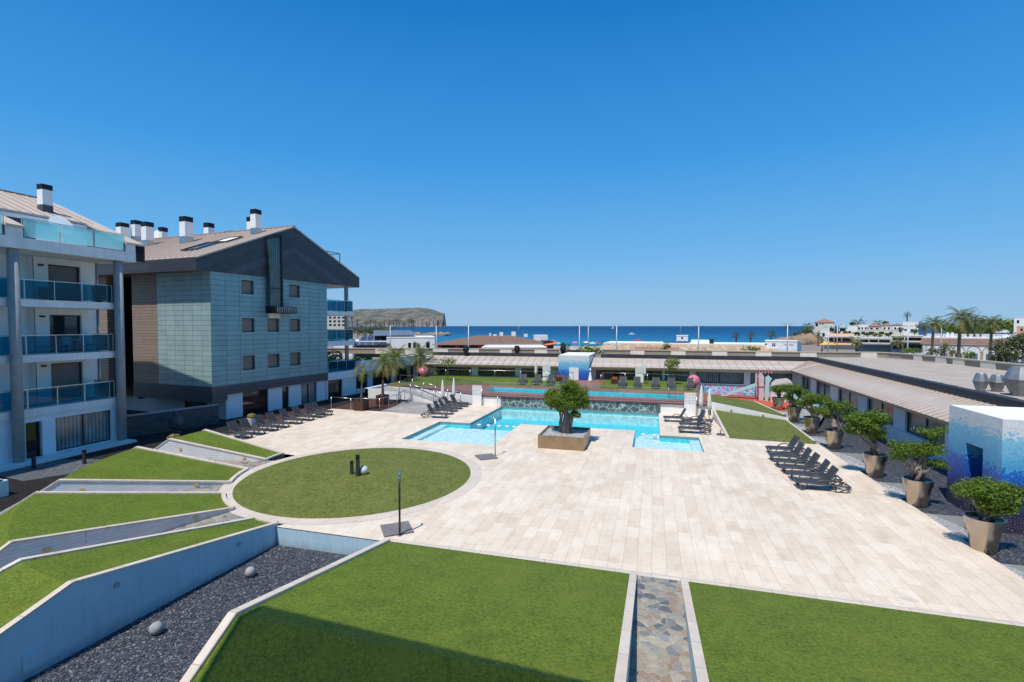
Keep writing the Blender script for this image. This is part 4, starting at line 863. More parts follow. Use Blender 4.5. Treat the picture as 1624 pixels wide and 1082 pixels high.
# furniture seen through the glass: one set per balcony
for z, kind in ((5.46, 'set'), (8.35, 'bench')):
    if kind == 'set':
        t = thing('balcony_table', 'white table behind the blue glass of the middle balcony', 'table', (-32.1, 20.4, z)); m = MB(); m.box(-32.5, -31.7, 19.9, 20.9, z + .7, z + .74); m.build('tabletop', M['white'], t, tuple(t.location))
        for x in (-32.45, -31.75):
            for y in (19.95, 20.85): m = MB(); m.tube([(x, y, z), (x, y, z + .7)], .025, 6); m.build('leg', M['white'], t, tuple(t.location))
        pro = None
        for k, (x, y, r) in enumerate(((-31.6, 19.6, .3), (-31.6, 21.1, -.2), (-32.6, 21.3, 2.8))):
            if not pro:
                pro = thing('balcony_chair', '', 'chair'); m = MB(); m.box(-.24, .24, -.24, .24, .43, .47); m.build('seat', M['white'], pro); m = MB(); m.box(-.24, .24, .2, .24, .47, .9); m.build('backrest', M['white'], pro)
                for a in (-.2, .2):
                    for b in (-.2, .2): m = MB(); m.tube([(a, b, 0), (a, b, .43)], .02, 6); m.build('leg', M['white'], pro)
            put(pro, k == 0, (x, y, z), r, ('white balcony chair at the left end of the middle balcony table', 'white balcony chair at the right end of the middle balcony table', 'white balcony chair behind the middle balcony table by the wall')[k], 'chairs on the middle balcony')
    else:
        t = thing('balcony_bench', 'dark wicker bench behind the blue glass of the top balcony', 'bench', (-32.6, 19.9, z)); m = MB(); m.box(-32.9, -32.3, 19.3, 20.6, z + .15, z + .45); m.build('seat', M['resin'], t, tuple(t.location))
        m = MB(); m.box(-32.95, -32.8, 19.3, 20.6, z + .45, z + .8); m.build('backrest', M['resin'], t, tuple(t.location))
m = MB(); m.lathe([(.13, 0), (.2, .3)], (-32.0, 21.75, 8.35), 12); p = tag(m.build('flower_pot', M['mulch'], org=(-32.0, 21.75, 8.35)), 'dark pot at the right end of the top balcony', 'pot')
m = MB(); m.leaves((-32.0, 21.75, 9.05), (.3, .3, .5), 90, .12, rng); m.tube([(-32.0, 21.75, 8.6), (-32, 21.75, 9.2)], .02, 5); tag(m.build('pot_plant', [M['leafB'], M['bushB']], org=(-32, 21.75, 8.65)), 'tall leafy plant in the dark pot on the top balcony', 'plant')

# ---- slate wall, sculpture, path lamps and planters in the shade of the left buildings
t = thing('slate_wall', 'dark split slate garden wall in the shade between the two buildings', 'wall', (-31, 25.4, 0)); m = MB(); m.prism([(-31.6, 22.9), (-29.9, 28.1), (-30.2, 28.2), (-31.9, 23.0)], -.05, 1.3); m.build('wall', M['slatewall'], t, tuple(t.location))
m = MB(); m.prism([(-31.55, 22.85), (-29.85, 28.1), (-30.25, 28.22), (-31.95, 22.97)], 1.302, 1.36); m.build('coping', M['concrete'], t, tuple(t.location))
t = thing('head_sculpture', 'large dark stone head sculpture in front of the slate wall', 'sculpture', (-29.2, 24.3, 0)); o = tuple(t.location)
m = MB(); m.ball((-29.2, 24.3, .78), .5, 24, sc=(.86, .8, 1.12)); m.lathe([(.3, -.05), (.25, .2), (.27, .35)], (-29.22, 24.3, 0), 16); m.ball((-29.28, 24.3, 1.34), .2, 14)
m.ball((-28.83, 24.22, .72), .085, 10, sc=(.9, .7, 1.7)); m.ball((-28.86, 24.18, .47), .12, 10, sc=(.5, 1.3, .35))
for y in (24.02, 24.42): m.ball((-28.86, y - .02, .84), .085, 10, sc=(.4, 1.2, .45))
for y in (23.9, 24.7): m.ball((-29.2, y, .74), .12, 10, sc=(.6, .4, 1.7))
m.build('head', M['statue'], t, o); m = MB(); m.ball((-29.26, 24.3, 1.0), .46, 20, sc=(.95, .92, .72)); m.build('hair', M['statue'], t, o)
for k, (x, y, lab) in enumerate(((-29.14, 16.66, 'slim dark bollard lamp on the setts by the apartment door'), (-27.74, 17.98, 'slim dark bollard lamp half hidden behind the raised lawn'))):
    if k == 0:
        bo = thing('bollard_lamp', lab, 'bollard'); m = MB(); m.box(-.06, .06, -.06, .06, 0, .62); m.build('post', M['bollard'], bo); m = MB(); m.box(-.065, .065, -.065, .065, .622, .7); m.build('cap', M['black'], bo)
    put(bo, k == 0, (x, y, -.02), .3, lab, 'bollard lamps on the dark path')
t = thing('planter', 'long white planter at the left edge of the picture', 'planter', (-26.6, 13.2, 0)); o = tuple(t.location); m = MB(); m.box(-28.6, -25.6, 12.2, 13.75, -.05, .62); m.build('body', M['shadewhite'], t, o); m = MB(); m.box(-28.5, -25.7, 12.3, 13.65, .6, .635); m.build('soil', M['soil'], t, o)
def cactus(x, y, z, r, label, h=.9, flw='yellow', n=220):
    m = MB(); N_ = 26
    m.lathe([(r * .6, 0), (r * .95, r * h * .4), (r, r * h * .8), (r * .8, r * h * 1.3), (r * .35, r * h * 1.6), (0, r * h * 1.62)], (x, y, z), N_ * 2, 0, True)
    for i, p in enumerate(m.v):
        if i % 2: m.v[i] = (x + (p[0] - x) * .86, y + (p[1] - y) * .86, p[2])
    m.leaves((x, y, z + r * h * .85), (r * 1.0, r * 1.0, r * h * .85), n, r * .17, rng, (1, 1), .96)
    return tag(m.build('barrel_cactus', [M['cactus'], M[flw]], org=(x, y, z)), label, 'cactus')
cactus(-25.95, 13.25, .62, .33, 'round dark barrel cactus in the long white planter'); cactus(-26.5, 13.3, .62, .2, 'small knobbly cactus behind the barrel cactus in the long white planter', 1.6, 'cactus')
cactus(-27.4, 22.6, 0, .36, 'yellow barrel cactus beside the channel of the smallest raised lawn')
t = thing('planter', 'small white tapered pot behind the row of loungers by the grey building', 'planter', (-27.2, 28.3, 0)); m = MB(); m.lathe([(.2, 0), (.29, .5), (.25, .5), (.23, .45), (0, .45)], tuple(t.location), 18, 0, False); m.build('body', M['white'], t, tuple(t.location))
cactus(-27.2, 28.3, .45, .29, 'yellow barrel cactus in the small white pot behind the loungers', .7)

# ---- L-shaped row of shops round the right and rear of the court
sp = thing('shop_row', 'single storey L-shaped row of shops with a taupe seam roof and chequered parapet', 'building', (15, 57, 0)); o = tuple(sp.location)
rw = [(10, 15.4, .58, 1.95), (16.0, 20.3, .58, 1.95), (21.8, 25.9, .58, 1.95), (27.5, 31.7, .58, 1.95), (33.6, 37.5, .58, 1.95), (39.2, 42.3, .6, 1.95)]
m = MB(); facade(m, (14.7, 15, 0), (0, 1, 0), (-1, 0, 0), 42.8, -.5, 2.6, [(a, b, c, d) for a, b, c, d in rw], .22); m.box(14.55, 14.7, 15, 57.5, .46, .56)
RU = Vector((.99849, .0549, 0)); RN = Vector((.0549, -.99849, 0)); RO = Vector((-27, 55.51, 0)); rl = lambda X: (X + 27) / .99849
qw = [(-25.66, -21.06, .95, 1.95), (-20.27, -15.7, .95, 1.98), (-14.94, -12.2, .95, 1.98), (-6.3, -1.9, .93, 1.95), (-1.0, .9, .93, 1.95), (1.2, 3.76, .92, 1.95), (4.4, 9.3, .72, 1.95), (9.92, 14.0, .72, 1.95)]
qw = [(rl(a), rl(b), c, d) for a, b, c, d in qw]
facade(m, RO, RU, RN, rl(14.7), -.1, 2.7, qw, .22); m.build('wall', M['shadewhite'], sp, o)
for h in rw: window(sp, o, (14.7, 15, 0), (0, 1, 0), (-1, 0, 0), h, .2, 'curtainY', 'dkframe', .05, 1)
for i, h in enumerate(qw): window(sp, o, RO, RU, RN, h, .2, 'curtain' if i >= 5 else 'glassdk', 'dkframe', .06, 2 if i < 5 else 1)
eR, eC, eL = Vector((13.6, 17, 2.38)), Vector((13.6, 56.65, 2.38)), Vector((-27.2, 54.45, 2.38)); tR, tC, tL = Vector((15.45, 17, 3.2)), Vector((16.25, 60.28, 3.2)), Vector((-27.2, 57.95, 3.2))
m = MB(); m.add([eR, eC, tC, tR], [(3, 2, 1, 0)]); m.add([eL, tL, tC, eC], [(3, 2, 1, 0)]); rf = m.build('roof', M['seam'], sp, o)
m = MB()
for k in range(int((56.4 - 18) / .52)):
    y = 18 + k * .52; f = (y - 17) / 39.65; a = eR.lerp(eC, f); b = tR.lerp(tC, (a.y - tR.y) / (tC.y - tR.y)); m.bar(a + Vector((0, 0, .02)), b + Vector((0, 0, .02)), .04, .05)
for k in range(46):
    f = (k + .5) / 46; a = eL.lerp(eC, f); x = a.x - .25; g = (x - tL.x) / (tC.x - tL.x)
    if 0 < g < 1: m.bar(a + Vector((0, 0, .02)), tL.lerp(tC, g) + Vector((0, 0, .02)), .05, .05)
for k in range(7):
    y = 56.9 + k * .52; g = (y - tR.y) / (tC.y - tR.y); b = tR.lerp(tC, g); fr_ = (y - eC.y) / (tC.y - eC.y); m.bar(eC.lerp(tC, fr_) + Vector((0, 0, .02)), b + Vector((0, 0, .02)), .04, .05)
m.bar(eC + Vector((0, 0, .03)), tC + Vector((0, 0, .03)), .12, .06); m.build('roof_seam', M['seam_dk'], rf, o)
m = MB(); m.bar(eR - Vector((0, 0, .08)), eC - Vector((0, 0, .08)), .1, .16); m.bar(eL - Vector((0, 0, .08)), eC - Vector((0, 0, .08)), .1, .16)
m.add([eR - Vector((0, 0, .17)), eC - Vector((0, 0, .17)), Vector((14.75, 57.8, 2.3)), Vector((14.75, 17, 2.3))], [(0, 1, 2, 3)]); m.add([eL - Vector((0, 0, .17)), eC - Vector((0, 0, .17)), Vector((14.7, 57.8, 2.3)), Vector((-27.2, 55.6, 2.3))], [(0, 1, 2, 3)])
m.build('eave_board', M['fascia'], sp, o)
band = [(15.6, 17, 3.4), (16.33, 60.1, 3.4), (-6.0, 59.15, 3.4)]; band2 = [(-10.9, 58.9, 3.4), (-27.2, 58.1, 3.4)]
m = MB()
for P in (band, band2):
    for a, b in zip(P, P[1:]): m.bar(a, b, .28, .42)
for k in range(60): y = 18 + k * .7; m.obox((15.62 + (y - 17) * .017 + .06, y, 3.615), (.5, .62, .03 + .03 * rng.random()))
m.build('roof_upstand', M['bitumen'], sp, o)
mb2 = flat([(15.7, 17), (16.4, 60.2), (-5.8, 59.2), (-6, 62.1), (-3, 62.5), (15.8, 62.7), (21.5, 64.3), (23.9, 64.5), (25.3, 62.5), (26.4, 57), (27.1, 46.8), (28.1, 30), (28.8, 17)], z=3.42)
flat([(-10.9, 59), (-27.2, 58.2), (-27.2, 59.4), (-11.4, 61.4)], z=3.42, mb=mb2); mb2.build('flat_roof', M['flatroof'], sp, o)
par = [(-5.9, 62.2), (-3, 62.5), (15.8, 62.7), (20.6, 63.6), (22.6, 64.3), (23.9, 64.4), (24.9, 63.6), (25.5, 62), (26.4, 57), (27.1, 46.8), (28.1, 30), (28.8, 17)]; par2 = [(-44, 55.5), (-27.2, 59.3), (-11.4, 61.4)]
m = MB(); cpg = MB()
for P in (par, par2):
    for a, b in zip(P, P[1:]):
        d = Vector((b[0] - a[0], b[1] - a[1], 0)).normalized(); n = Vector((-d.y, d.x, 0)) * .12
        a3, b3 = Vector((*a, 0)), Vector((*b, 0)); m.prism([(a3 - n)[:2], (b3 - n)[:2], (b3 + n)[:2], (a3 + n)[:2]], 3.3, 3.95)
        cpg.bar(a3 + Vector((0, 0, 4.0)), b3 + Vector((0, 0, 4.0)), .42, .1)
pw = m.build('parapet', M['beige'], sp, o); cpg.build('coping', M['coping'], pw, o)
def colhit(px, P):
    d = at(px, 560, D=1) ; d = Vector((d.x, d.y))
    for a, b in zip(P, P[1:]):
        e = Vector((b[0] - a[0], b[1] - a[1])); det = d.x * -e.y + e.x * d.y
        if abs(det) < 1e-9: continue
        t = (a[0] * -e.y + e.x * a[1]) / det; s = (d.x * a[1] - d.y * a[0]) / det
        if 0 <= s <= 1 and t > 0: return Vector((a[0] + e.x * s, a[1] + e.y * s, 0))
for a, b in ((596, 622), (643, 660), (687, 711), (742, 760), (793, 812), (848, 868), (1000, 1022), (1064, 1087), (1129, 1153), (1198, 1223), (1268, 1294), (1364, 1390), (1452, 1465), (1487, 1504), (1515, 1533), (1559, 1583)):
    p, q = colhit(a, par2 if b < 900 else par), colhit(b, par2 if b < 900 else par)
    if not p or not q: continue
    d = (q - p).normalized(); n = Vector((d.y, -d.x, 0)) * .15; m = MB(); m.bar(p + n + Vector((0, 0, 3.62)), q + n + Vector((0, 0, 3.62)), .07, .64); m.build('white_panel', M['cream'], pw, o)
m = MB(); m.add([(-11.3, 61.5, 3.9), (-9.2, 62.5, 3.9), (-6.5, 75, 1), (-8.5, 75, 1)], [(0, 1, 2, 3)]); m.bar((-11.0, 61.4, 3.8), (-8.8, 66, 3.0), .3, .4); m.bar((-6.1, 62.1, 3.8), (-5.0, 66, 3.0), .3, .4); m.build('passage_ramp', M['tank'], sp, o)
# mosaic faced stair heads
t = thing('mosaic_kiosk', 'blocky stair head faced in blue broken tile mosaic beside the nearest potted trees', 'kiosk', (14, 23.4, -.5)); o2 = tuple(t.location)
m = MB(); dh = (.9, 2.15, .0, 2.32); facade(m, (12.05, 21.8, 0), (0, 1, 0), (-1, 0, 0), 3.35, -.55, 3.62, [(1.05, 2.15, -.55, 2.32)], .9, 0, 0)
facade(m, (12.05, 21.8, 0), (1, 0, 0), (0, -1, 0), 5.5, -.55, 3.62, [], 0); m.build('mosaic_wall', M['mosaic'], t, o2)
m = MB(); m.box(12.06, 17.55, 21.81, 25.14, 3.5, 3.645); m.build('roof', M['white'], t, o2)
m = MB(); m.box(12.97, 13.05, 22.8, 24.0, -.55, 2.4); m.build('doorway', M['bluesign'], t, o2)
t = thing('mosaic_kiosk', 'stair head faced in blue and white mosaic at the centre of the rear shops', 'kiosk', (-8.6, 57, .88)); o2 = tuple(t.location)
m = MB(); facade(m, (-10.35, 55.2, 0), (1, 0, 0), (0, -1, 0), 3.45, .85, 3.62, [], 0); facade(m, (-10.35, 55.2, 0), (0, 1, 0), (-1, 0, 0), 6.6, .85, 3.62, [], 0); facade(m, (-6.9, 55.2, 0), (0, 1, 0), (1, 0, 0), 6.6, .85, 3.62, [], 0); m.build('mosaic_wall', mosaicmat('rear mosaic', .08, (.2, .57, .80)), t, o2)
m = MB(); m.box(-10.34, -6.91, 55.21, 61.8, 3.5, 3.64); m.build('roof', M['white'], t, o2)
m = MB(); m.box(-9.1, -8.05, 55.08, 55.19, .9, 2.25); m.build('door', M['white'], t, o2)
# roof cowls
def cowl(x, y, r, h, label, dk, grp, z=3.42):
    t = thing('roof_cowl', label, 'roof vent', (x, y, z), .3, grp); m = MB()
    m.lathe([(r * .52, 0), (r * .95, h * .5), (r, h * .56)], Z3, 10, 0, False); m.build('base', M['black' if dk else 'tank'], t); m = MB()
    m.lathe([(r * 1.02, h * .565), (r * .62, h * .97), (r * .55, h)], Z3, 10, 0, False); m.build('hood', M['black' if dk else 'tank'], t)
cowl(17.05, 32.7, .34, 1.0, 'smallest of the three big galvanised cowls on the right roof', 0, 'cowls on the right roof'); cowl(17.85, 32.85, .37, .92, 'dark middle cowl of the three on the right roof', 0, 'cowls on the right roof'); cowl(17.95, 31.2, .70, 1.5, 'largest galvanised cowl on the right roof, at the edge of the picture', 0, 'cowls on the right roof')
for px, lb in ((739, 'slim black cowl on the rear roof, nearest the garden palms'), (820, 'black cowl in the middle of the rear roof, over the left upper loungers'), (893, 'black cowl on the rear roof beside the mosaic stair head')):
    p = at(px, 563, D=62); cowl(p.x, p.y, .42, 1.05, lb, 1, 'black cowls on the rear roof')

# ================================================================== GARDEN THINGS
# ---- sun loungers: local x runs from the foot to the head
def make_lounger():
    t = thing('sun_lounger', '', 'sun lounger'); R_ = M['resin']
    m = MB(); m.box(.04, 1.14, -.29, .29, .315, .335); m.build('seat', M['mesh'], t)
    A, B = Vector((1.14, 0, .33)), Vector((1.50, 0, .97)); d = (B - A).normalized(); mm = Matrix((d, Vector((0, 1, 0)), d.cross(Vector((0, 1, 0))))).transposed()
    m = MB(); m.obox((A + B) / 2, ((B - A).length, .56, .025), mm); b = m.build('backrest', M['mesh'], t)
    m = MB()
    for y in (-.3, .3): m.bar(A + Vector((0, y, 0)), B + Vector((0, y, 0)), .045, .045)
    m.bar(B + Vector((0, -.3, 0)), B + Vector((0, .3, 0)), .05, .05); m.bar(A.lerp(B, .6) + Vector((.02, 0, -.02)), Vector((1.72, 0, .3)), .05, .03); m.build('back_frame', R_, b)
    for y in (-.335, .335):
        m = MB(); m.tube([(0, y, .30), (.2, y, .325), (1.2, y, .30), (1.75, y, .27), (1.98, y, .25)], .032, 6); m.build('side_rail', R_, t)
        m = MB(); m.tube([(.62, y, .31), (.78, y * 1.05, .45), (1.0, y * 1.07, .50), (1.2, y * 1.05, .45), (1.36, y, .30)], .03, 6); m.build('armrest', R_, t)
        m = MB(); m.tube([(.02, y, .31), (.16, y, .02), (.22, y, 0)], .034, 6); m.tube([(.16, y, .04), (.36, y, .30)], .024, 6); m.build('leg', R_, t)
        m = MB(); m.tube([(1.3, y, .29), (1.46, y, 0), (1.52, y, 0)], .03, 6); m.tube([(1.52, y, .01), (1.97, y, .25)], .026, 6); m.tube([(1.6, y, .02), (1.84, y, .02), (1.95, y, .24)], .026, 6); m.build('leg', R_, t)
    m = MB(); m.bar((0, -.33, .3), (0, .33, .3), .06, .05); m.build('cross_bar', R_, t); m = MB(); m.bar((1.97, -.33, .25), (1.97, .33, .25), .05, .05); m.build('cross_bar', R_, t); return t
lg = make_lounger(); first = True
def lounger(x, y, rz, label, grp, z=0):
    global first
    put(lg, first, (x, y, z), rz, label, grp); first = False
ORD = ['first', 'second', 'third', 'fourth', 'fifth', 'sixth', 'seventh', 'eighth']
for i, (x, y) in enumerate(((5.95, 23.75), (6.0, 24.95), (5.92, 26.0), (5.88, 27.1), (5.85, 28.2), (6.05, 29.75))):
    lounger(x, y, rad((2, -2, 3, 0, 4, 8)[i]), ('charcoal sun lounger beside the loose parasol stand, front of the row by the potted trees' if i == 0 else 'charcoal sun lounger in the row by the potted trees, %s from the loose parasol stand' % ORD[i]), 'loungers in the row by the potted trees')
for i, y in enumerate((24.75, 25.9, 27.05, 28.1, 29.5, 30.75, 32.0, 33.0)):
    lounger(-24.0 - .02 * i, y, PI + rad((-4, 3, 0, -2, 4, 1, -3, 5)[i]), ('charcoal sun lounger touching the smallest raised lawn, front of the row by the grey building' if i == 0 else 'charcoal sun lounger in the row by the grey building, %s from the raised lawn' % ORD[i]), 'loungers in the row by the grey building')
for i, (x, y) in enumerate(((-15.0, 34.5), (-15.2, 36.0), (-15.35, 37.3), (-15.45, 38.5), (-15.4, 39.7))):
    lounger(x, y, PI + rad((6, 2, 8, 3, -4)[i]), ('charcoal sun lounger left of the pool, nearest the corner of the pale shallow pool' if i == 0 else 'charcoal sun lounger left of the pool, %s from the shallow pool corner' % ORD[i]), 'loungers left of the pool')
for i, (x, y, r) in enumerate(((.75, 37.7, 4), (2.0, 37.0, 12), (1.75, 35.5, 2), (1.6, 34.1, -2))):
    lounger(x, y, rad(r), ('charcoal sun lounger right of the pool, furthest left and nearest the main pool edge', 'charcoal sun lounger right of the pool, rear one nearest the perforated white panel', 'charcoal sun lounger right of the pool, middle of the cluster', 'charcoal sun lounger right of the pool, front one beside the small pale pool')[i], 'loungers in the cluster right of the pool')
for i, x in enumerate((-13.1, -11.7, -10.1, -8.75)):
    lounger(x, 49.0, PI / 2 + rad((4, -3, 5, -4)[i]), 'charcoal sun lounger on the left upper lawn, ' + ('outermost, furthest from the mosaic', 'second from the left end', 'third from the left end', 'nearest the mosaic stair head')[i], 'loungers on the left upper lawn', tz + .02)
for i, x in enumerate((-3.0, -1.45, .15, 1.75, 3.15)):
    lounger(x, 49.3, PI / 2 + rad((-3, 4, -4, 3, -14)[i]), 'charcoal sun lounger on the right upper lawn, ' + ('nearest the mosaic stair head', 'second from the mosaic stair head', 'middle of five', 'second from the pink ball', 'next to the pink ball')[i], 'loungers on the right upper lawn', tz + .02)

# ---- parasols
def make_parasol():
    t = thing('parasol', '', 'parasol'); m = MB(); m.tube([(0, 0, .05), (0, 0, 2.3)], .024, 8); m.build('pole', M['steel'], t)
    m = MB(); m.lathe([(.05, .82), (.15, .9), (.165, 1.15), (.13, 1.7), (.075, 2.15), (.02, 2.42)], Z3, 20, 0, True, [.05, .14, .16, .14, .1, 0]); m.build('canopy', M['canvas'], t)
    m = MB(); m.lathe([(.26, 0), (.26, .05), (.05, .08), (.04, .2)], Z3, 18, 0, False); m.build('base', M['resin'], t); return t
pr_ = make_parasol()
for i, (x, y, z, lb) in enumerate(((-17.1, 38.4, 0, 'folded cream parasol at the left of the row of loungers left of the pool'), (-16.75, 40.0, 0, 'folded cream parasol beside the white terrace wall, behind the last lounger left of the pool'), (-12.1, 51.6, tz, 'folded cream parasol on the left upper lawn between the loungers'),
        (-.9, 53.6, tz, 'folded cream parasol on the right upper lawn beside a white panel'), (3.95, 38.6, 0, 'folded cream parasol at the corner of the sunlit lawn wedge'), (3.55, 40.4, 0, 'folded cream parasol against the right end of the terrace wall'))):
    put(pr_, i == 0, (x, y, z), i, lb, 'folded parasols')
for i, (x, y, lb) in enumerate(((7.9, 24.05, 'loose grey parasol stand with a wooden stub by the front lounger'), (4.16, 33.9, 'loose dark parasol stand by the small pale pool'))):
    t = thing('parasol_stand', lb, 'parasol stand', (x, y, 0), group='loose parasol stands'); m = MB(); m.lathe([(.25, 0), (.26, .05), (.2, .085), (0, .09)], Z3, 24); m.build('foot', M[('grey_ball', 'resin')[i]], t)
    m = MB(); m.tube([(0, 0, .09), (.01, 0, .34)], .03, 8); m.build('socket', M[('lens', 'resin')[i]], t)
# ---- poolside showers with their duckboards
for i, (x, y, h, lb) in enumerate(((-8.07, 14.6, 2.02, 'slim steel shower post by the front lawn'), (-8.14, 25.12, 2.0, 'slim steel shower post by the pale shallow pool'))):
    t = thing('shower', lb, 'shower', (x, y, 0), group='poolside showers'); m = MB(); m.tube([(0, 0, 0), (0, 0, h)], .035, 10); m.build('pole', M['darkpole' if i == 0 else 'steel'], t)
    m = MB(); d = ((-.04, .1), (-.2, .05))[i]; m.tube([(0, 0, h), (d[0] * .5, d[1] * .5, h + .04), (d[0], d[1], h + .07)], .035, 8); m.ball((d[0], d[1], h + .05), .05, 10); m.build('shower_head', M['headblue' if i == 0 else 'steel'], t)
    m = MB(); m.tube([(0, 0, .0), (0, 0, .03)], .07, 12); m.build('foot_plate', M['steel'], t)
    px, py = ((-8.42, 15.02), (-8.5, 24.68))[i]; b = MB(); mm = Matrix.Rotation(rad(38), 3, 'Z')
    for k in range(9): b.obox(Vector((px, py, .045)) + mm @ Vector((0, -.44 + k * .11, 0)), (.98, .09, .03), mm)
    for k in (-.4, .4): b.obox(Vector((px, py, .016)) + mm @ Vector((k, 0, 0)), (.06, .96, .028), mm)
    tag(b.build('duckboard', mat('grey duckboard', (.22, .2, .2), .7, 0, .15, 6), org=(px, py, 0)), ('square grey duckboard at the foot of the shower by the front lawn', 'square grey duckboard at the foot of the shower by the shallow pool')[i], 'duckboard', 'duckboards')
# ---- round lawn pieces and gravel balls
for i, (x, y, w, h, lb) in enumerate(((-13.46, 19.9, .12, .62, 'shorter dark post on the round lawn'), (-13.02, 19.72, .14, .98, 'taller dark post in front of the white ball on the round lawn'))):
    t = thing('lawn_post', lb, 'post', (x, y, .08), .2, 'dark posts on the round lawn'); m = MB(); m.box(-w / 2, w / 2, -w / 2, w / 2, 0, h * .8); m.build('shaft', M['bollard'], t); m = MB(); m.box(-w / 2, w / 2, -w / 2, w / 2, h * .8 + .003, h); m.build('head', M['black'], t)
m = MB(); m.ball((-12.92, 20.02, .28), .21, 24); tag(m.build('stone_ball', M['asphere'], org=(-12.92, 20.02, .08)), 'white ball behind the dark posts on the round lawn', 'ball')
for x, y, lb in ((-11.75, 12.07, 'grey ball on the slate chippings nearer the short pale wall'), (-11.79, 9.14, 'grey ball on the slate chippings nearer the camera')):
    m = MB(); m.ball((x, y, -.5), .155, 22); tag(m.build('stone_ball', M['grey_ball'], org=(x, y, -.65)), lb, 'ball', 'grey balls on the slate chippings')
for x, y, r, lb in ((-26.45, 53.9, .62, 'big pink ball on the left end of the upper lawn'), (3.85, 52.3, .60, 'big pink ball at the right end of the upper lawn')):
    m = MB(); m.ball((x, y, tz + r), r, 32); tag(m.build('pink_ball', M['pink'], org=(x, y, tz)), lb, 'ball', 'pink balls on the upper lawn')
# ---- trees with leafy pads
def limb(m, pts, r0, r1, n=8):
    k = len(pts); m.tube(pts, [r0 + (r1 - r0) * i / (k - 1) for i in range(k)], n)
def padtree(name, label, cat, loc, pads, trunks, dens, size, seed, grp=None):
    r = random.Random(seed); t = thing(name, label, cat, loc, 0, grp); m = MB()
    for pts, a, b in trunks: limb(m, pts, a, b)
    m.build('trunk', M['bark'], t)
    for c, R in pads:
        m = MB(); vol = R[0] * R[1] * R[2]; n = int(dens * (R[0] * R[1] + R[0] * R[2] + R[1] * R[2]))
        for _ in range(max(4, int(n / 42))):                           # sub-clumps give an uneven outline with gaps
            d = Vector((r.gauss(0, 1), r.gauss(0, 1), r.gauss(0, .9))).normalized(); q = r.uniform(.4, .84)
            cc = (c[0] + d.x * R[0] * q, c[1] + d.y * R[1] * q, c[2] + d.z * R[2] * q); s = r.uniform(.22, .38)
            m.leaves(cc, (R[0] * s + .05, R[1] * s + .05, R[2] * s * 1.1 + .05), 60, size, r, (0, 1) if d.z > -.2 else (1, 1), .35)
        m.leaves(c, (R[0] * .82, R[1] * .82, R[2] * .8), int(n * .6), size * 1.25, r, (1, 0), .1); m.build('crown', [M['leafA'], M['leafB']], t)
    return t
t = thing('square_planter', 'low square bronze planter with white pebbles in the middle of the paving', 'planter', (-5.0, 28.85, 0)); m = MB()
for x0, x1, y0, y1 in ((-1.32, 1.32, -1.45, -1.39), (-1.32, 1.32, 1.39, 1.45), (-1.32, -1.26, -1.39, 1.39), (1.26, 1.32, -1.39, 1.39)): m.box(x0, x1, y0, y1, 0, .74)
m.build('body', M['corten'], t); m = MB(); m.box(-1.25, 1.25, -1.38, 1.38, .3, .6); m.build('pebble_fill', M['pebble'], t)
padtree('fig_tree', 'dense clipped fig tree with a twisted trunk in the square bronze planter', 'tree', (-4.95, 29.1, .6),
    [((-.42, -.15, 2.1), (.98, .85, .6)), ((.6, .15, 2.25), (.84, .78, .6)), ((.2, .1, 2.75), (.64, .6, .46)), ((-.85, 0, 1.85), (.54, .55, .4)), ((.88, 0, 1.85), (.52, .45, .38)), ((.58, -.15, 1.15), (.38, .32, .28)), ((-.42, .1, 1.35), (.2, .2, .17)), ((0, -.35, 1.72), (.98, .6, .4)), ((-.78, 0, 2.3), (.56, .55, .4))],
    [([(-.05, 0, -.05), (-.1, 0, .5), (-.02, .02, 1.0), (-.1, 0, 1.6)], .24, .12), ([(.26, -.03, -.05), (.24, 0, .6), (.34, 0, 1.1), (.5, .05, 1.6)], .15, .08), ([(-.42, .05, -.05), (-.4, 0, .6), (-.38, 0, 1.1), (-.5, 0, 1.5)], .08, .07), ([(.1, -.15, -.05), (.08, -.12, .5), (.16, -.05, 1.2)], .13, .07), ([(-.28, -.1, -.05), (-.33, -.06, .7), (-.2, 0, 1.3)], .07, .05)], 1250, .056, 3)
pots = [(45.4, 'last of the row, by the play surface'), (40.55, 'second from the play surface'), (36.3, 'third from the play surface'), (32.15, 'by the corner of the sunlit lawn wedge'), (26.7, 'right of the row of loungers'), (22.8, 'second from the camera'), (18.75, 'nearest the camera')]
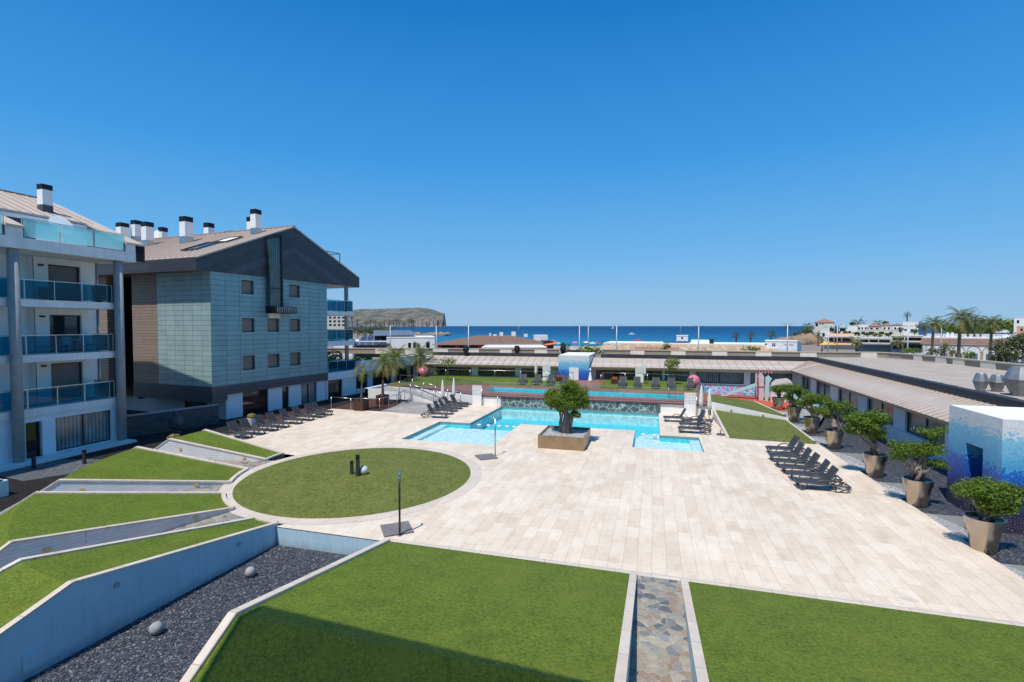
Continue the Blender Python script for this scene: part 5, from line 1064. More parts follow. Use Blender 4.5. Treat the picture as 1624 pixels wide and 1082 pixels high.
trees = {45.4: [((-.1, 0, .75), (.75, .7, .5)), ((.3, .1, .95), (.6, .6, .4))],
    40.55: [((-.2, 0, 1.5), (.95, .8, .55)), ((.5, 0, 1.15), (.7, .6, .45)), ((.2, -.1, .35), (.75, .5, .3)), ((-.5, 0, .8), (.5, .5, .35))],
    36.3: [((0, 0, 1.35), (.95, .8, .45)), ((-.5, 0, 1.0), (.55, .5, .35)), ((.45, 0, .6), (.8, .5, .3)), ((.75, 0, 1.3), (.55, .5, .35))],
    32.15: [((.35, 0, 1.5), (.85, .7, .45)), ((-.6, 0, 1.15), (.75, .6, .4)), ((.8, 0, 1.05), (.5, .5, .35)), ((-.2, .1, 1.7), (.5, .5, .3))],
    26.7: [((-.75, 0, 1.75), (.75, .7, .5)), ((.05, 0, 1.9), (.7, .65, .4)), ((-.9, 0, 1.2), (.6, .55, .35)), ((-.05, 0, 1.0), (.6, .5, .35)), ((-.3, -.1, 1.5), (.8, .6, .5))],
    22.8: [((.45, 0, 2.05), (.62, .5, .3)), ((-.35, 0, 1.3), (.85, .7, .42)), ((.4, 0, 1.35), (.75, .65, .4)), ((.6, -.1, .75), (.52, .45, .22)), ((-.75, 0, 1.0), (.5, .45, .28))],
    18.75: [((0, 0, 1.05), (.95, .8, .38)), ((-.55, -.1, .9), (.62, .55, .32)), ((.75, 0, .95), (.62, .55, .33)), ((.15, -.15, .45), (.72, .5, .35)), ((.4, -.1, .65), (.7, .6, .4))]}
for i, (y, lb) in enumerate(pots):
    x = 9.97; s = 1.0; zb = -.02
    t = thing('tree_plinth', 'dark tray plinth under the potted tree, ' + lb, 'plinth', (10.3, y, -.5), 0, 'plinths under the potted trees'); m = MB(); m.box(-.78, .9, -.85, .85, 0, .43); m.build('base', M['concrete'], t)
    m = MB(); m.box(-.74, .86, -.81, .81, .431, .46); m.build('gravel_tray', M['gravel'], t); m = MB(); m.box(.86, .92, -.87, .87, .38, .475); m.box(-.78, .86, .81, .87, .38, .475); m.build('edging', M['steel'], t)
    hp = 1.06
    t = thing('tree_pot', 'tapered bronze tree pot, ' + lb, 'pot', (x, y, -.04), 0, 'bronze tree pots'); m = MB()
    m.lathe([(.28, 0), (.31, .03), (.435, hp - .24), (.435, hp - .23)], Z3, 36); m.build('body', M['bronze'], t)
    m = MB(); m.lathe([(.43, hp - .25), (.468, hp - .245), (.495, hp - .01), (.49, hp), (.45, hp), (.44, hp - .1)], Z3, 40, 0, False); m.build('rim', M['bronze'], t)
    m = MB(); m.lathe([(.44, hp - .12), (0, hp - .10)], Z3, 24); m.build('soil', M['soil'], t)
    P = [(tuple(q * .90 for q in c), tuple(q * .92 for q in R)) for c, R in trees[y]]; r = random.Random(50 + i); tr = []
    for c, R in P:
        b0 = (r.uniform(-.22, .22), r.uniform(-.15, .15), -.16); tr.append(([b0, (b0[0] * .8 + c[0] * .25, b0[1], .15 + c[2] * .12), (c[0] * .6, c[1], c[2] * .55), (c[0] * .95, c[1], c[2])], .1, .035))
    tr.append(([(0, 0, -.16), (.04, 0, .2), (-.03, .02, .6)], .17, .09))
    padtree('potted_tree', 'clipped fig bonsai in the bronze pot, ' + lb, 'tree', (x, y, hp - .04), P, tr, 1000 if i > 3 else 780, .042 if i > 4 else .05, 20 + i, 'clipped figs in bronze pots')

# ---- palms
def palm(name, label, loc, h, fr_n, L, seed, r0=.16, grp=None, lean=(0, 0), mats=('palmA', 'palmB'), droop=1.0, lod=16, par=None, cat='palm'):
    r = random.Random(seed); t = thing(name, label, cat, loc, 0, grp); m = MB(); n = 8
    pts = [(lean[0] * (k / n) ** 2, lean[1] * (k / n) ** 2, h * k / n) for k in range(n + 1)]
    m.tube(pts, [r0 * (1.25 - .4 * min(1, k / 3)) if k < n else r0 * 1.15 for k in range(n + 1)], 8)
    m.build('trunk', M['palmbark'], t); top = Vector(pts[-1]); m = MB()
    for i in range(fr_n):
        a = 2 * PI * i * .382 + r.uniform(-.2, .2); el = 1.25 - 1.75 * (i / fr_n) + r.uniform(-.12, .12); ln = L * r.uniform(.8, 1.1); mi = 1 if (i > fr_n * .82 and r.random() < .7) else 0
        p = top.copy(); d = Vector((math.cos(a) * math.cos(el), math.sin(a) * math.cos(el), math.sin(el))); S = lod // 2; sg = ln / S; prev = None
        for k in range(S + 1):
            f = k / S; side = d.cross(Vector((0, 0, 1)));  side = side.normalized() if side.length > .05 else Vector((1, 0, 0)); upv = side.cross(d).normalized()
            w = ln * .24 * (math.sin(PI * min(1, .12 + f * .9)) ** .7)
            if k > 0:
                for sd in (-1, 1):
                    for q in (0, .5):
                        b = p + d * sg * q; tip = b + side * sd * w * r.uniform(.85, 1.1) + d * w * .75 - Vector((0, 0, 1)) * w * (.25 + .25 * r.random()); wd = d * (sg * .22)
                        m.add([b - wd * .6, b + wd, tip], [(0, 1, 2)], mi)
                m.add([p - side * .012 * L, p + side * .012 * L, p + d * sg + side * .008 * L, p + d * sg - side * .008 * L], [(0, 1, 2, 3)], mi)
            p = p + d * sg; d = (d - Vector((0, 0, 1)) * (droop * .26 * (8 / S)) * (.5 + f)).normalized()
    m.build('crown', [M[mats[0]], M[mats[1]]], t); return t
palm('palm_tree', 'slender garden palm in the front brown planter box', (-23.2, 35.75, .4), 2.95, 13, 1.3, 1, .085, 'garden palms', (.1, 0), droop=1.7)
palm('palm_tree', 'garden palm with yellowing fronds in the rear brown planter box', (-23.1, 38.9, .4), 3.3, 20, 1.75, 2, .12, 'garden palms', (.1, .1), droop=1.2)
palm('palm_tree', 'bushy pale garden palm behind the white terrace corner', (-27.0, 48.2, .0), 3.3, 26, 2.5, 3, .2, 'garden palms', (.0, .1), droop=.95)
palm('palm_tree', 'bushy pale garden palm behind the left pink ball', (-27.6, 55.1, .5), 2.5, 24, 2.6, 5, .17, 'garden palms', (.1, 0), droop=.8)
palm('yucca', 'small yellowish yucca tucked behind the left pink ball', (-25.4, 54.6, .88), .75, 14, .9, 6, .1, None, cat='plant')
for x, y, lb in ((-23.2, 35.75, 'brown slatted planter box holding the slender front palm'), (-23.1, 38.9, 'brown slatted planter box holding the yellowing rear palm')):
    t = thing('planter_box', lb, 'planter', (x, y, 0), .05, 'brown slatted planter boxes'); m = MB()
    for a in range(4):
        mm = Matrix.Rotation(a * PI / 2, 3, 'Z'); m.obox(mm @ Vector((0, -.4, .42)), (.86, .06, .84), mm)
    m.build('body', M['darkwood'], t); m = MB(); m.box(-.37, .37, -.37, .37, .3, .7); m.build('soil', M['soil'], t)
def sapling(label, loc, h, c, R, seed, n=420, sz=.1, grp='saplings on the upper lawn'):
    r = random.Random(seed); t = thing('sapling', label, 'tree', loc, 0, grp); m = MB(); m.tube([(0, 0, 0), (.03, 0, h * .5), (c[0], c[1], c[2])], [.04, .03, .02], 6); m.build('trunk', M['bark'], t)
    m = MB(); m.leaves(c, R, n, sz, r, (0, 1), .25); m.leaves((c[0] + R[0] * .4, c[1], c[2] + R[2] * .3), (R[0] * .6, R[1] * .6, R[2] * .6), n // 3, sz, r); m.build('crown', [M['leafA'], M['palmA']], t)
sapling('thin sapling with a wispy bright crown in front of the left rear shop windows', (-21.9, 50.6, tz), 1.9, (0, 0, 2.1), (1.1, .9, .55), 8, 260, .12)
sapling('round bright sapling rising over the seam roof right of the mosaic stair head', (1.9, 53.5, tz), 2.2, (-.1, 0, 2.15), (.85, .8, .75), 9, 460, .12)
# ---- perforated white screens, flower boxes, rails and lamps
for i, (x, y, z, h, lb) in enumerate(((-14.85, 40.7, 0, 1.72, 'white perforated shower screen at the left end of the pool terrace wall'), (2.75, 40.6, 0, 1.75, 'white perforated shower screen at the right end of the pool terrace wall'), (-11.4, 53.6, tz, 1.85, 'white perforated screen left of the mosaic stair head on the upper lawn'), (-1.45, 54.6, tz, 1.8, 'white perforated screen right of the mosaic stair head on the upper lawn'))):
    t = thing('shower_screen', lb, 'screen', (x, y, z), 0, 'white perforated screens'); m = MB(); m.box(-.42, .42, -.06, .06, 0, h * .52); m.build('base', M['white'], t); m = MB()
    for k in range(9): m.box(-.42 + k * .1, -.36 + k * .1, -.05, .05, h * .52, h)
    for k in range(7): m.box(-.42, .42, -.06, .06, h * (.56 + k * .068), h * (.56 + k * .068) + .05)
    m.build('lattice', M['white'], t)
    if i < 2:
        m = MB(); m.tube([(.47, -.1, 0), (.47, -.1, 1.5)], .03, 8); m.build('shower_pipe', M['steel'], t); m = MB()
        for k in range(4): m.ball((-.33 + k * .2, 0, h + .03), .05, 8)
        m.build('flower', M['yellowc'], t)
for x, y, lb in ((-9.9, 53.3, 'small dark planter of red flowers left of the mosaic door'), (-3.9, 52.6, 'small dark planter of red flowers right of the mosaic stair head')):
    t = thing('flower_box', lb, 'planter', (x, y, tz), 0, 'red flower boxes'); m = MB(); m.box(-.35, .35, -.3, .3, 0, .45); m.build('body', M['darkwood'], t); r = random.Random(int(y * 10)); m = MB(); m.leaves((0, 0, .58), (.38, .3, .2), 90, .09, r, (0, 1)); m.build('flower', [M['orange'], M['leafB']], t)
t = thing('garden_lamp', 'white cone shaped lamp in front of the mosaic passage', 'lamp', (-6.6, 53.9, tz)); m = MB(); m.lathe([(.3, 0), (.22, .25), (.1, .9), (.03, 1.45)], Z3, 16); m.build('body', M['white'], t); m = MB(); m.lathe([(.1, 1.2), (.16, 1.22), (.03, 1.5)], Z3, 12); m.build('cap', M['white'], t)
t = thing('glass_fence', 'clear glass fence with a steel top rail along the front of the upper terrace', 'fence', (-10, 41.3, tz)); o = tuple(t.location)
railing(t, o, [(-24.6, 44.8, tz), (-18.4, 42.95, tz), (-14.6, 41.35, tz), (3.95, 41.35, tz), (3.95, 47.5, tz)], 1.12, 'clear', 'fence', 2.3, .03)
def rail_only(label, pts, h, nm='handrail_fence', step=1.6, mid=False, cat='railing', grp=None):
    t = thing(nm, label, cat, pts[0], 0, grp); o = tuple(t.location); m = MB(); seen = set()
    for a, b in zip(pts, pts[1:]):
        a, b = Vector(a), Vector(b); n = max(1, round((b - a).length / step)); U = Vector((0, 0, h))
        m.tube([a + U, b + U], .026, 8)
        if mid: m.tube([a + U * .5, b + U * .5], .014, 6)
        for k in range(n + 1):
            q = a.lerp(b, k / n); kk = (round(q.x, 2), round(q.y, 2))
            if kk in seen: continue
            seen.add(kk); p_ = MB(); p_.tube([q, q + U], .026, 8); p_.build('post', M['steel'], t, o)
    m.build('rail', M['steel'], t, o)
rail_only('steel handrail round the bark bed with the palm boxes', [(-26, 35.6, 0), (-23.9, 35.3, 0), (-21.6, 35.9, 0), (-21.35, 38.3, 0), (-22.1, 41.1, 0)], 1.0)
rail_only('steel handrail along the near side of the ramp', [(-23.2, 42.1, .72), (-20.2, 40.8, .35), (-17.3, 39.5, .03)], 1.0); rail_only('steel handrail along the far side of the ramp', [(-22.8, 44.0, .72), (-19.6, 42.4, .35), (-16.5, 40.95, .03)], 1.0)
rail_only('steel handrail in front of the left rear shops', [(-26, 52.6, tz), (-8.4, 53.4, tz), (-8.4, 51.2, tz)], 1.05, 'walkway_rail', 2.9); rail_only('steel handrail in front of the right rear shops', [(-5.2, 51.5, tz), (-5.2, 53.6, tz), (-.6, 53.8, tz), (3.7, 53.2, tz), (3.7, 49.8, tz)], 1.05, 'walkway_rail', 2.3)
rail_only('steel pool handrail at the left corner of the main pool', [(-12.75, 40.0, 0), (-12.75, 40.7, 0)], .95, 'pool_handrail', .7)
t = thing('pool_ladder', 'steel ladder at the right end of the upper pool', 'ladder', (1.6, 45.7, tz)); o = tuple(t.location)
m = MB()
for x in (1.3, 1.8): m.tube([(x, 46.3, tz), (x, 46.25, tz + .75), (x, 45.9, tz + .8), (x, 45.6, tz + .4), (x, 45.55, .3)], .022, 8)
m.build('rail', M['steel'], t, o); m = MB()
for z in (.45, .7): m.box(1.3, 1.8, 45.5, 45.6, z, z + .03)
m.build('step', M['steel'], t, o)
for i, (x, y) in enumerate(((-12.0, 33.35), (-11.3, 33.35), (-10.5, 33.35), (-9.9, 33.35), (-9.4, 33.35), (-.6, 33.35), (.1, 33.35))):
    m = MB(); m.lathe([(.14, -.1), (.16, -.02), (.1, .0), (0, .0)], (x, y, -.09), 14); tag(m.build('pool_step_stone', M['white'], org=(x, y, -.19)), 'small white marker along the ledge of the ' + ('left' if i < 5 else 'right') + ' shallow pool', 'marker', 'white ledge markers of the ' + ('left' if i < 5 else 'right') + ' shallow pool')
# ---- play corner
t = thing('mural_panel', 'long low fence panel painted with a blue and pink underwater pattern', 'mural', (7, 53.1, 0)); o = tuple(t.location); m = MB(); m.box(4.9, 9.7, 53.05, 53.12, .1, 1.05)
m.build('panel', muralmat(), t, o)
m = MB(); m.box(4.9, 9.7, 53.03, 53.14, 0, .1); m.box(4.9, 9.7, 53.0, 53.17, 1.05, 1.1); m.build('frame', M['steel'], t, o)
t = thing('play_tower', 'mint and pink play tower with a slide and a curved spotted climbing wall', 'play equipment', (9.8, 51.0, .02)); o = tuple(t.location)
def cut(mb, pts, y0, y1):
    n = len(pts); mb.add([(p[0], y, p[1]) for y in (y0, y1) for p in pts], [tuple(range(n))] + [tuple(range(2 * n - 1, n - 1, -1))] + [(i, i + n, (i + 1) % n + n, (i + 1) % n) for i in range(n)])
m = MB(); cut(m, [(9.35, 0), (9.85, 0), (9.9, 2.2), (9.7, 2.55), (9.5, 2.6), (9.35, 2.2)], 50.6, 50.68); cut(m, [(9.3, 0), (9.4, 0), (9.45, 2.5), (9.3, 2.4)], 51.4, 51.48); m.build('side_panel', mat('pale pink board', (.66, .56, .58), .5, 0, .05, 3), t, o)
m = MB(); cut(m, [(9.95, 0), (10.2, 0), (10.3, 1.7), (10.5, 2.1), (10.2, 2.4), (9.95, 2.2)], 50.3, 50.38); m.build('cut_out_panel', M['mint'], t, o)
m = MB(); m.add([(9.3, 50.7, 1.3), (9.3, 51.3, 1.3), (7.1, 52.2, .25), (6.95, 51.6, .25), (6.3, 51.9, .12), (6.5, 52.5, .12)], [(0, 1, 2, 3), (3, 2, 5, 4)]); m.bar((9.3, 50.7, 1.42), (6.95, 51.6, .36), .05, .22); m.bar((9.3, 51.3, 1.42), (7.1, 52.2, .36), .05, .22); m.build('slide', M['mint'], t, o)
pts = [(10.5, 0)] + [(10.5, 1.9), (11.0, 2.3), (12.2, 2.45)] + [(12.2 + .9 * math.sin(a), 1.55 + .9 * math.cos(a)) for a in (.3, .7, 1.1, 1.5)] + [(13.0, 1.2), (12.4, 1.1), (12.3, 0)]
pts = [(10.35 + (x - 10.5) * .70, z * .9) for x, z in pts]; m = MB(); cut(m, pts, 49.9, 49.98); m.build('climbing_wall', mat('pale spotted board', (.76, .73, .71), .5, 0, .08, 4), t, o); m = MB(); r = random.Random(2)
for k in range(12): m.ball((r.uniform(10.5, 11.5), 49.88, r.uniform(.3, 1.7)), .05, 8)
m.build('climbing_hold', M['pink'], t, o); m = MB()
for x, y in ((10.3, 50.9), (10.35, 51.5), (9.35, 50.4)): m.tube([(x, y, 0), (x, y, 2.2)], .05, 8)
m.build('post', M['red'], t, o); m = MB(); m.box(9.4, 10.35, 50.6, 51.5, 1.2, 1.3); m.build('platform', M['red'], t, o)
m = MB()
for k in range(5): m.bar((9.5 + k * .25, 50.65, 2.5), (9.45 + k * .28, 50.65, 2.9 + .1 * (k % 2)), .06, .06)
m.build('crest', M['pink'], t, o)
t = thing('slide', 'small pale green and blue slide behind the potted trees', 'play equipment', (12.2, 46, 0)); o = tuple(t.location); m = MB(); m.add([(11.2, 47.2, 1.1), (11.2, 46.6, 1.1), (13.2, 45.5, .2), (13.4, 46.1, .2)], [(0, 1, 2, 3)]); m.bar((11.2, 46.6, 1.2), (13.2, 45.5, .3), .05, .22); m.build('chute', M['mint'], t, o); m = MB(); m.bar((11.2, 47.2, 1.2), (13.4, 46.1, .3), .05, .22); m.tube([(11.2, 46.9, 0), (11.2, 46.9, 1.1)], .05, 8); m.build('frame', M['bluesign'], t, o)

# ================================================================== BEYOND THE COURT
def bthing(name, label, cat, px, D, z=-1.0, grp=None): return thing(name, label, cat, cw(lat(px, D), D, z), YAW, grp)
def hz(py, D): return zp(py, D) + 1.0           # height above the town ground
def house(label, px0, px1, D, ptop, depth=8, wall='white', roof=None, rpx=0, rtop=None, wins=(), door=None, pbase=None, name='house', cat='house', grp=None, over=.3, parapet=True):
    """box house facing the camera; roof None = flat with parapet, else hipped; wins = (px0, px1, py0, py1)"""
    th = math.atan(((px0 + px1) / 2 - 812) / FPX); t = bthing(name, label, cat, px0, D, -1.0, grp); t.rotation_euler = (0, 0, YAW - th); s = D / FPX * math.cos(th); w = (px1 - px0) * s; h = hz(ptop, D); X = lambda p: (p - px0) * s
    hs = [(X(a), X(b), hz(d, D), hz(c, D)) for a, b, c, d in wins]; m = MB(); facade(m, Z3, (1, 0, 0), (0, -1, 0), w, 0, h, hs, .2)
    m.add([(0, 0, 0), (0, depth, 0), (0, depth, h), (0, 0, h)], [(3, 2, 1, 0)]); m.add([(w, 0, 0), (w, depth, 0), (w, depth, h), (w, 0, h)], [(0, 1, 2, 3)]); m.add([(0, depth, 0), (w, depth, 0), (w, depth, h), (0, depth, h)], [(3, 2, 1, 0)])
    m.build('wall', M[wall], t)
    for a in hs: window(t, Z3, Z3, (1, 0, 0), (0, -1, 0), a, .2, 'glassdk', 'dkframe', .07, 0)
    m = MB()
    if roof:
        rh = hz(rtop, D); k = min(w, depth) * .5; o_ = over; e = h - .05
        m.add([(-o_, -o_, e), (w + o_, -o_, e), (w + o_, depth + o_, e), (-o_, depth + o_, e), (k + rpx * s, depth / 2, rh), (w - k + rpx * s, depth / 2, rh)], [(0, 1, 5, 4), (1, 2, 5), (2, 3, 4, 5), (3, 0, 4), (3, 2, 1, 0)])
        m.build('roof', M[roof], t)
    else:
        m.box(-.08, w + .08, -.08, depth + .08, h, h + .18); m.build('roof', M[wall if parapet else 'flatroof'], t)
    return t, X, s
# left: pavilion with solar panels
t, X, s = house('long white pavilion with a grey sheet roof and a slope of solar panels', 613, 690, 120, 536, 16, 'white', None, wins=((647, 652, 544, 553), (655, 660, 544, 553), (663, 666, 545, 555), (676, 682, 543, 553)), name='pavilion', cat='pavilion')
m = MB(); m.box(X(540), X(614), 1.0, 14, 0, hz(541, 120)); m.build('wing', M['shadewhite'], t)
m = MB(); m.add([(X(563), -1.2, hz(547, 120)), (X(600), -1.2, hz(547, 120)), (X(613), 6, hz(532.5, 120)), (X(574), 6, hz(532.5, 120))], [(0, 1, 2, 3)]); m.build('solar_array', M['solar'], t)
m = MB(); m.add([(X(598), -1, hz(548, 120)), (X(620), -1, hz(548, 120)), (X(620), -1, hz(546, 120)), (X(612.5), 5.9, hz(533, 120))], [(0, 1, 2, 3)]); m.box(X(565), X(650), .6, .9, 0, hz(543, 120)); m.build('plant_screen', M['bollard'], t)
m = MB(); m.add([(X(592), 2, hz(533, 120)), (X(660), 2, hz(532, 120)), (X(652), 16, hz(525, 120)), (X(585), 16, hz(525, 120))], [(0, 1, 2, 3)]); m.build('sheet_roof', M['tank'], t)
m = MB(); m.box(X(536), X(563), -4, 2, 0, hz(536, 120)); m.build('annexe', M['white'], t)
house('small white kiosk with an orange roof edge beside the pavilion, nearest the bay', 672, 688, 128, 540, 6, 'white', 'stonetan', 0, 537.5, wins=((674, 678, 543, 551),), name='beach_hut', cat='hut')
# centre left: brown tiled restaurant
t, X, s = house('low restaurant under a broad brown tiled hip roof, with white and red awnings', 694, 873, 110, 546.5, 17, 'red', 'tilebr', 0, 533.5, wins=((700, 722, 548, 552), (728, 758, 548, 552)), name='restaurant', cat='restaurant', over=1.4)
m = MB(); m.add([(X(764), -3.2, hz(550, 110)), (X(866), -3.2, hz(550, 110)), (X(858), -.8, hz(546, 110)), (X(772), -.8, hz(546, 110))], [(0, 1, 2, 3)]); m.box(X(764), X(866), -3.25, -3.15, hz(551.5, 110), hz(549.8, 110)); m.build('white_awning', M['canvas'], t)
m = MB(); m.add([(X(864), -3, hz(547.5, 110)), (X(884), -3, hz(544.5, 110)), (X(880), 2, hz(540, 110)), (X(860), 2, hz(543.5, 110))], [(0, 1, 2, 3)]); m.build('red_awning', M['orange'], t)
m = MB(); m.box(X(862), X(878), -1, 6, 0, hz(541, 110)); m.build('annexe', M['dkframe'], t); m = MB(); m.box(X(852), X(874), 6, 10, 0, hz(532.5, 110)); m.build('parapet', M['white'], t)
for px, py, w in ((777, 529.5, 3), (796, 528, 6), (817, 527, 7), (838, 531, 6), (785, 531.5, 6)):
    m = MB(); m.box(X(px - w / 2), X(px + w / 2), 8, 9.2, hz(536, 110), hz(py, 110)); m.build('roof_unit', M['white'], t)
m = MB(); m.tube([(X(826), 8.5, hz(534, 110)), (X(826), 8.5, hz(516, 110))], .07, 6); m.tube([(X(833), 8.5, hz(534, 110)), (X(833), 8.5, hz(525, 110))], .05, 6); m.build('mast', M['tank'], t)
# centre right: stone walled beach restaurant
t, X, s = house('long low beach restaurant with a tan stone tiled lean-to and white parapet', 957, 1216, 112, 545, 12, 'white', None, name='beach_restaurant', cat='restaurant')
m = MB(); m.add([(X(950), -5, hz(557, 112)), (X(1222), -5, hz(557, 112)), (X(1212), -.1, hz(545.5, 112)), (X(958), -.1, hz(545.5, 112))], [(0, 1, 2, 3)]); m.build('stone_lean_to', M['stonetan'], t)
m = MB(); m.add([(X(1010), -4.8, hz(556, 112) + .05), (X(1078), -4.8, hz(556, 112) + .05), (X(1078), -.2, hz(546.5, 112) + .05), (X(1010), -.2, hz(546.5, 112) + .05)], [(0, 1, 2, 3)]); m.build('tiled_patch', M['tile'], t)
m = MB(); m.box(X(1096), X(1123), 1, 5, hz(546, 112), hz(538.5, 112)); m.build('roof_box', M['white'], t)
m = MB(); m.box(X(957), X(1215), -.15, 0, hz(546, 112), hz(543.5, 112)); m.build('parapet', M['cream'], t)
m = MB(); m.box(X(1052), X(1094), 4, 6, hz(546, 112), hz(541.5, 112)); m.build('bar_counter', M['bluesign'], t)
m = MB(); m.box(X(1123), X(1130), 2, 4, hz(546, 112), hz(537, 112)); m.build('doorway', M['dkframe'], t)
t = bthing('tent', 'low dark red tent roof behind the stone lean-to', 'tent', 1011, 122, 0); sx = 122 / FPX; m = MB(); m.add([(-22 * sx, -3, 1.9), (22 * sx, -3, 1.9), (22 * sx, 3, 1.9), (-22 * sx, 3, 1.9), (-3 * sx, 0, 3.55), (3 * sx, 0, 3.55)], [(0, 1, 5, 4), (1, 2, 5), (2, 3, 4, 5), (3, 0, 4)]); m.build('canvas', M['red'], t); m = MB()
for x in (-20, 20): m.tube([(x * sx, -2.8, -1), (x * sx, -2.8, 1.95)], .06, 6); m.tube([(x * sx, 2.8, -1), (x * sx, 2.8, 1.95)], .06, 6)
m.build('pole', M['steel'], t)
t, X, s = house('small white lookout kiosk with a blue emblem, above the beach restaurant', 1073, 1091, 130, 533, 4, 'white', None, wins=((1074.5, 1089.5, 541, 543),), name='kiosk', cat='kiosk'); m = MB(); m.box(X(1080.5), X(1083.5), -.06, 0, hz(537.5, 130), hz(534.5, 130)); m.build('emblem', M['bluesign'], t)
m = MB(); m.tube([(X(1079), 1, hz(533, 130)), (X(1079), 1, hz(518, 130))], .06, 6); m.build('mast', M['tank'], t)
t, X, s = house('white flat roofed kiosk with a blue square sign and dark lettering', 1214, 1264, 100, 541.5, 5, 'white', None, name='kiosk', cat='kiosk')
m = MB(); m.box(X(1218), X(1264), -.03, 0, 0, hz(552, 100)); m.build('shutter', M['conc_lt'], t); m = MB(); m.add([(X(1264), 0, 0), (X(1271), 3, 0), (X(1271), 3, hz(542, 100)), (X(1264), 0, hz(542, 100))], [(0, 1, 2, 3)]); m.build('end_wall', M['bluewall'], t)
m = MB(); m.box(X(1225), X(1230), -.05, 0, hz(549, 100), hz(544.5, 100)); m.build('blue_sign', M['bluesign'], t); m = MB(); m.box(X(1227), X(1228), -.07, -.05, hz(548, 100), hz(545.5, 100)); m.build('sign_glyph', M['white'], t)
m = MB(); r = random.Random(8)
for k in range(13):
    if k in (5, 6): continue
    x = X(1243.6 + k * 1.15); w = .1; z = hz(547.2, 100); hh = .32 if k in (0, 9) else .2; m.box(x, x + w * .35, -.04, 0, z - (.1 if k in (9, 11) else 0), z + hh); m.box(x, x + w, -.04, 0, z + hh * (.1 if k % 2 else .8), z + hh * (.3 if k % 2 else 1))
m.build('lettering', M['dkframe'], t)
m = MB(); r_ = [(1213.5, 545.0), (1215.2, 545.8), (1216.5, 546.3)]
m.box(X(1213.2), X(1216.6), -.04, 0, hz(547, 100), hz(544.8, 100)); m.build('side_sign', M['bluesign'], t)
# the spit with rocks, green beacon and far palm grove
mb = MB()
for k in range(46):
    px = rng.uniform(655, 713); D = rng.uniform(455, 485); s = rng.uniform(1.2, 3.2); p = cw(lat(px, D), D, -2 + s * .3); mb.ball(p, s, 7, sc=(1.5, 1, .6))
struct('breakwater', mb, M['rock'])
mb = MB()
for k in range(70):
    q = rng.random(); px = 1222 + 75 * q; D = rng.uniform(180, 250) + 40 * q; s = rng.uniform(1.0, 2.4) * (1 + 1.6 * q); p = cw(lat(px, D), D, -1.5 + s * .2); mb.ball(p, s, 7, sc=(1.5, 1, .75))
for k in range(26):
    px = rng.uniform(1262, 1284); D = rng.uniform(235, 250); mb.ball(cw(lat(px, D), D, rng.uniform(-1, 2)), rng.uniform(1.2, 2.2), 7, sc=(1.3, 1, .8))
struct('rocky_shore', mb, M['rock'])
mb = MB()
def clump(px, py, D, R, n, size=.5, mis=(0, 1)): p = at(px, py, D=D); mb.leaves(p, R, n, size, rng, mis, .2)
for k in range(42): clump(rng.uniform(500, 622), rng.uniform(521, 527), rng.uniform(300, 420), (6, 4, 2.6), 70, .9)
tag(mb.build('scrub', [M['bushA'], M['bushB']]), 'low green scrub along the far shore below the headland', 'scrub', kind='stuff')
gp = ['%s far palm' % w for w in ('first', 'second', 'third')]
far = [(559, 500, 250), (567, 506, 330), (580, 509, 330), (587, 507, 340), (595, 508, 330), (603, 510, 340), (609, 507, 330), (618, 508, 330), (625, 507, 335), (630, 506, 330), (633.5, 505.5, 340), (640, 511, 345), (648, 507, 350), (653, 506.5, 352), (656, 508, 350)]
for i, (px, py, D) in enumerate(far):
    p = cw(lat(px, D), D, -1.2); H_ = zp(py, D) + 1.2; w = ORD[i] if i < 8 else ('ninth', 'tenth', 'eleventh', 'twelfth', 'thirteenth', 'fourteenth', 'last')[i - 8]
    palm('palm_tree', '%s of the tall palms on the shore below the headland, counted from the grey building' % w, p, max(3, H_ - 1), 16, 2.6 * D / 330, 100 + i, .3, 'tall palms below the headland', (rng.uniform(-.5, .5), 0), ('palmD', 'palmD'), 1.4, 8)
house('large cream hotel block seen through the balcony of the grey building', 505, 549, 280, 500, 12, 'cream', None, wins=[(508 + 7 * i, 512 + 7 * i, 502 + 6 * j, 505.5 + 6 * j) for i in range(6) for j in range(3)], name='hotel', cat='hotel')
# right hand shore: villas and shops
house('white villa with an orange hip roof on the rocky point', 1291, 1323, 250, 511.5, 9, 'cream', 'tile', 0, 505.5, wins=((1293, 1297, 513.5, 518), (1299.5, 1301.5, 513.5, 515), (1303.5, 1306, 513.5, 515), (1316, 1319, 518, 523)), name='villa', cat='villa')
house('cream terrace house below the orange roofed villa', 1281, 1315, 225, 523.5, 7, 'white', None, wins=((1287, 1292, 528, 533), (1296, 1300, 528, 533), (1304, 1308, 528, 533)))
house('pale green roofed house with a white side block, right of the orange roofed villa', 1330, 1343, 240, 519.5, 9, 'white', 'greenroof', 0, 514, wins=((1331.5, 1341, 521, 526),))
house('white block house beside the pale green roof', 1343.5, 1360, 235, 517, 8, 'white', None, wins=((1345, 1350, 525, 529),))
house('white house with a leaning white pillar and brown windows', 1361, 1377, 230, 515, 8, 'white', None, wins=((1360.8 + .5, 1364, 519, 523), (1366, 1368.5, 519, 523), (1371.5, 1374, 519, 523), (1375, 1376.5, 519, 523)))
house('white house under a wide terracotta roof in the middle of the shore houses', 1377.5, 1397, 240, 517.5, 9, 'cream', 'tile', 0, 511.5, wins=((1380, 1384, 520, 524), (1389, 1393, 520, 524)))
house('second terracotta roofed house among the shore houses, left of the tall white block', 1398, 1414, 245, 516, 8, 'white', 'tile', 0, 512, wins=((1401, 1404, 519, 523), (1408, 1411, 519, 523)))
house('third terracotta roofed house, touching the tall white block', 1414.5, 1431, 245, 515.5, 8, 'white', 'tile', 0, 512.5, wins=((1418, 1421, 519, 523), (1425, 1428, 519, 523)))
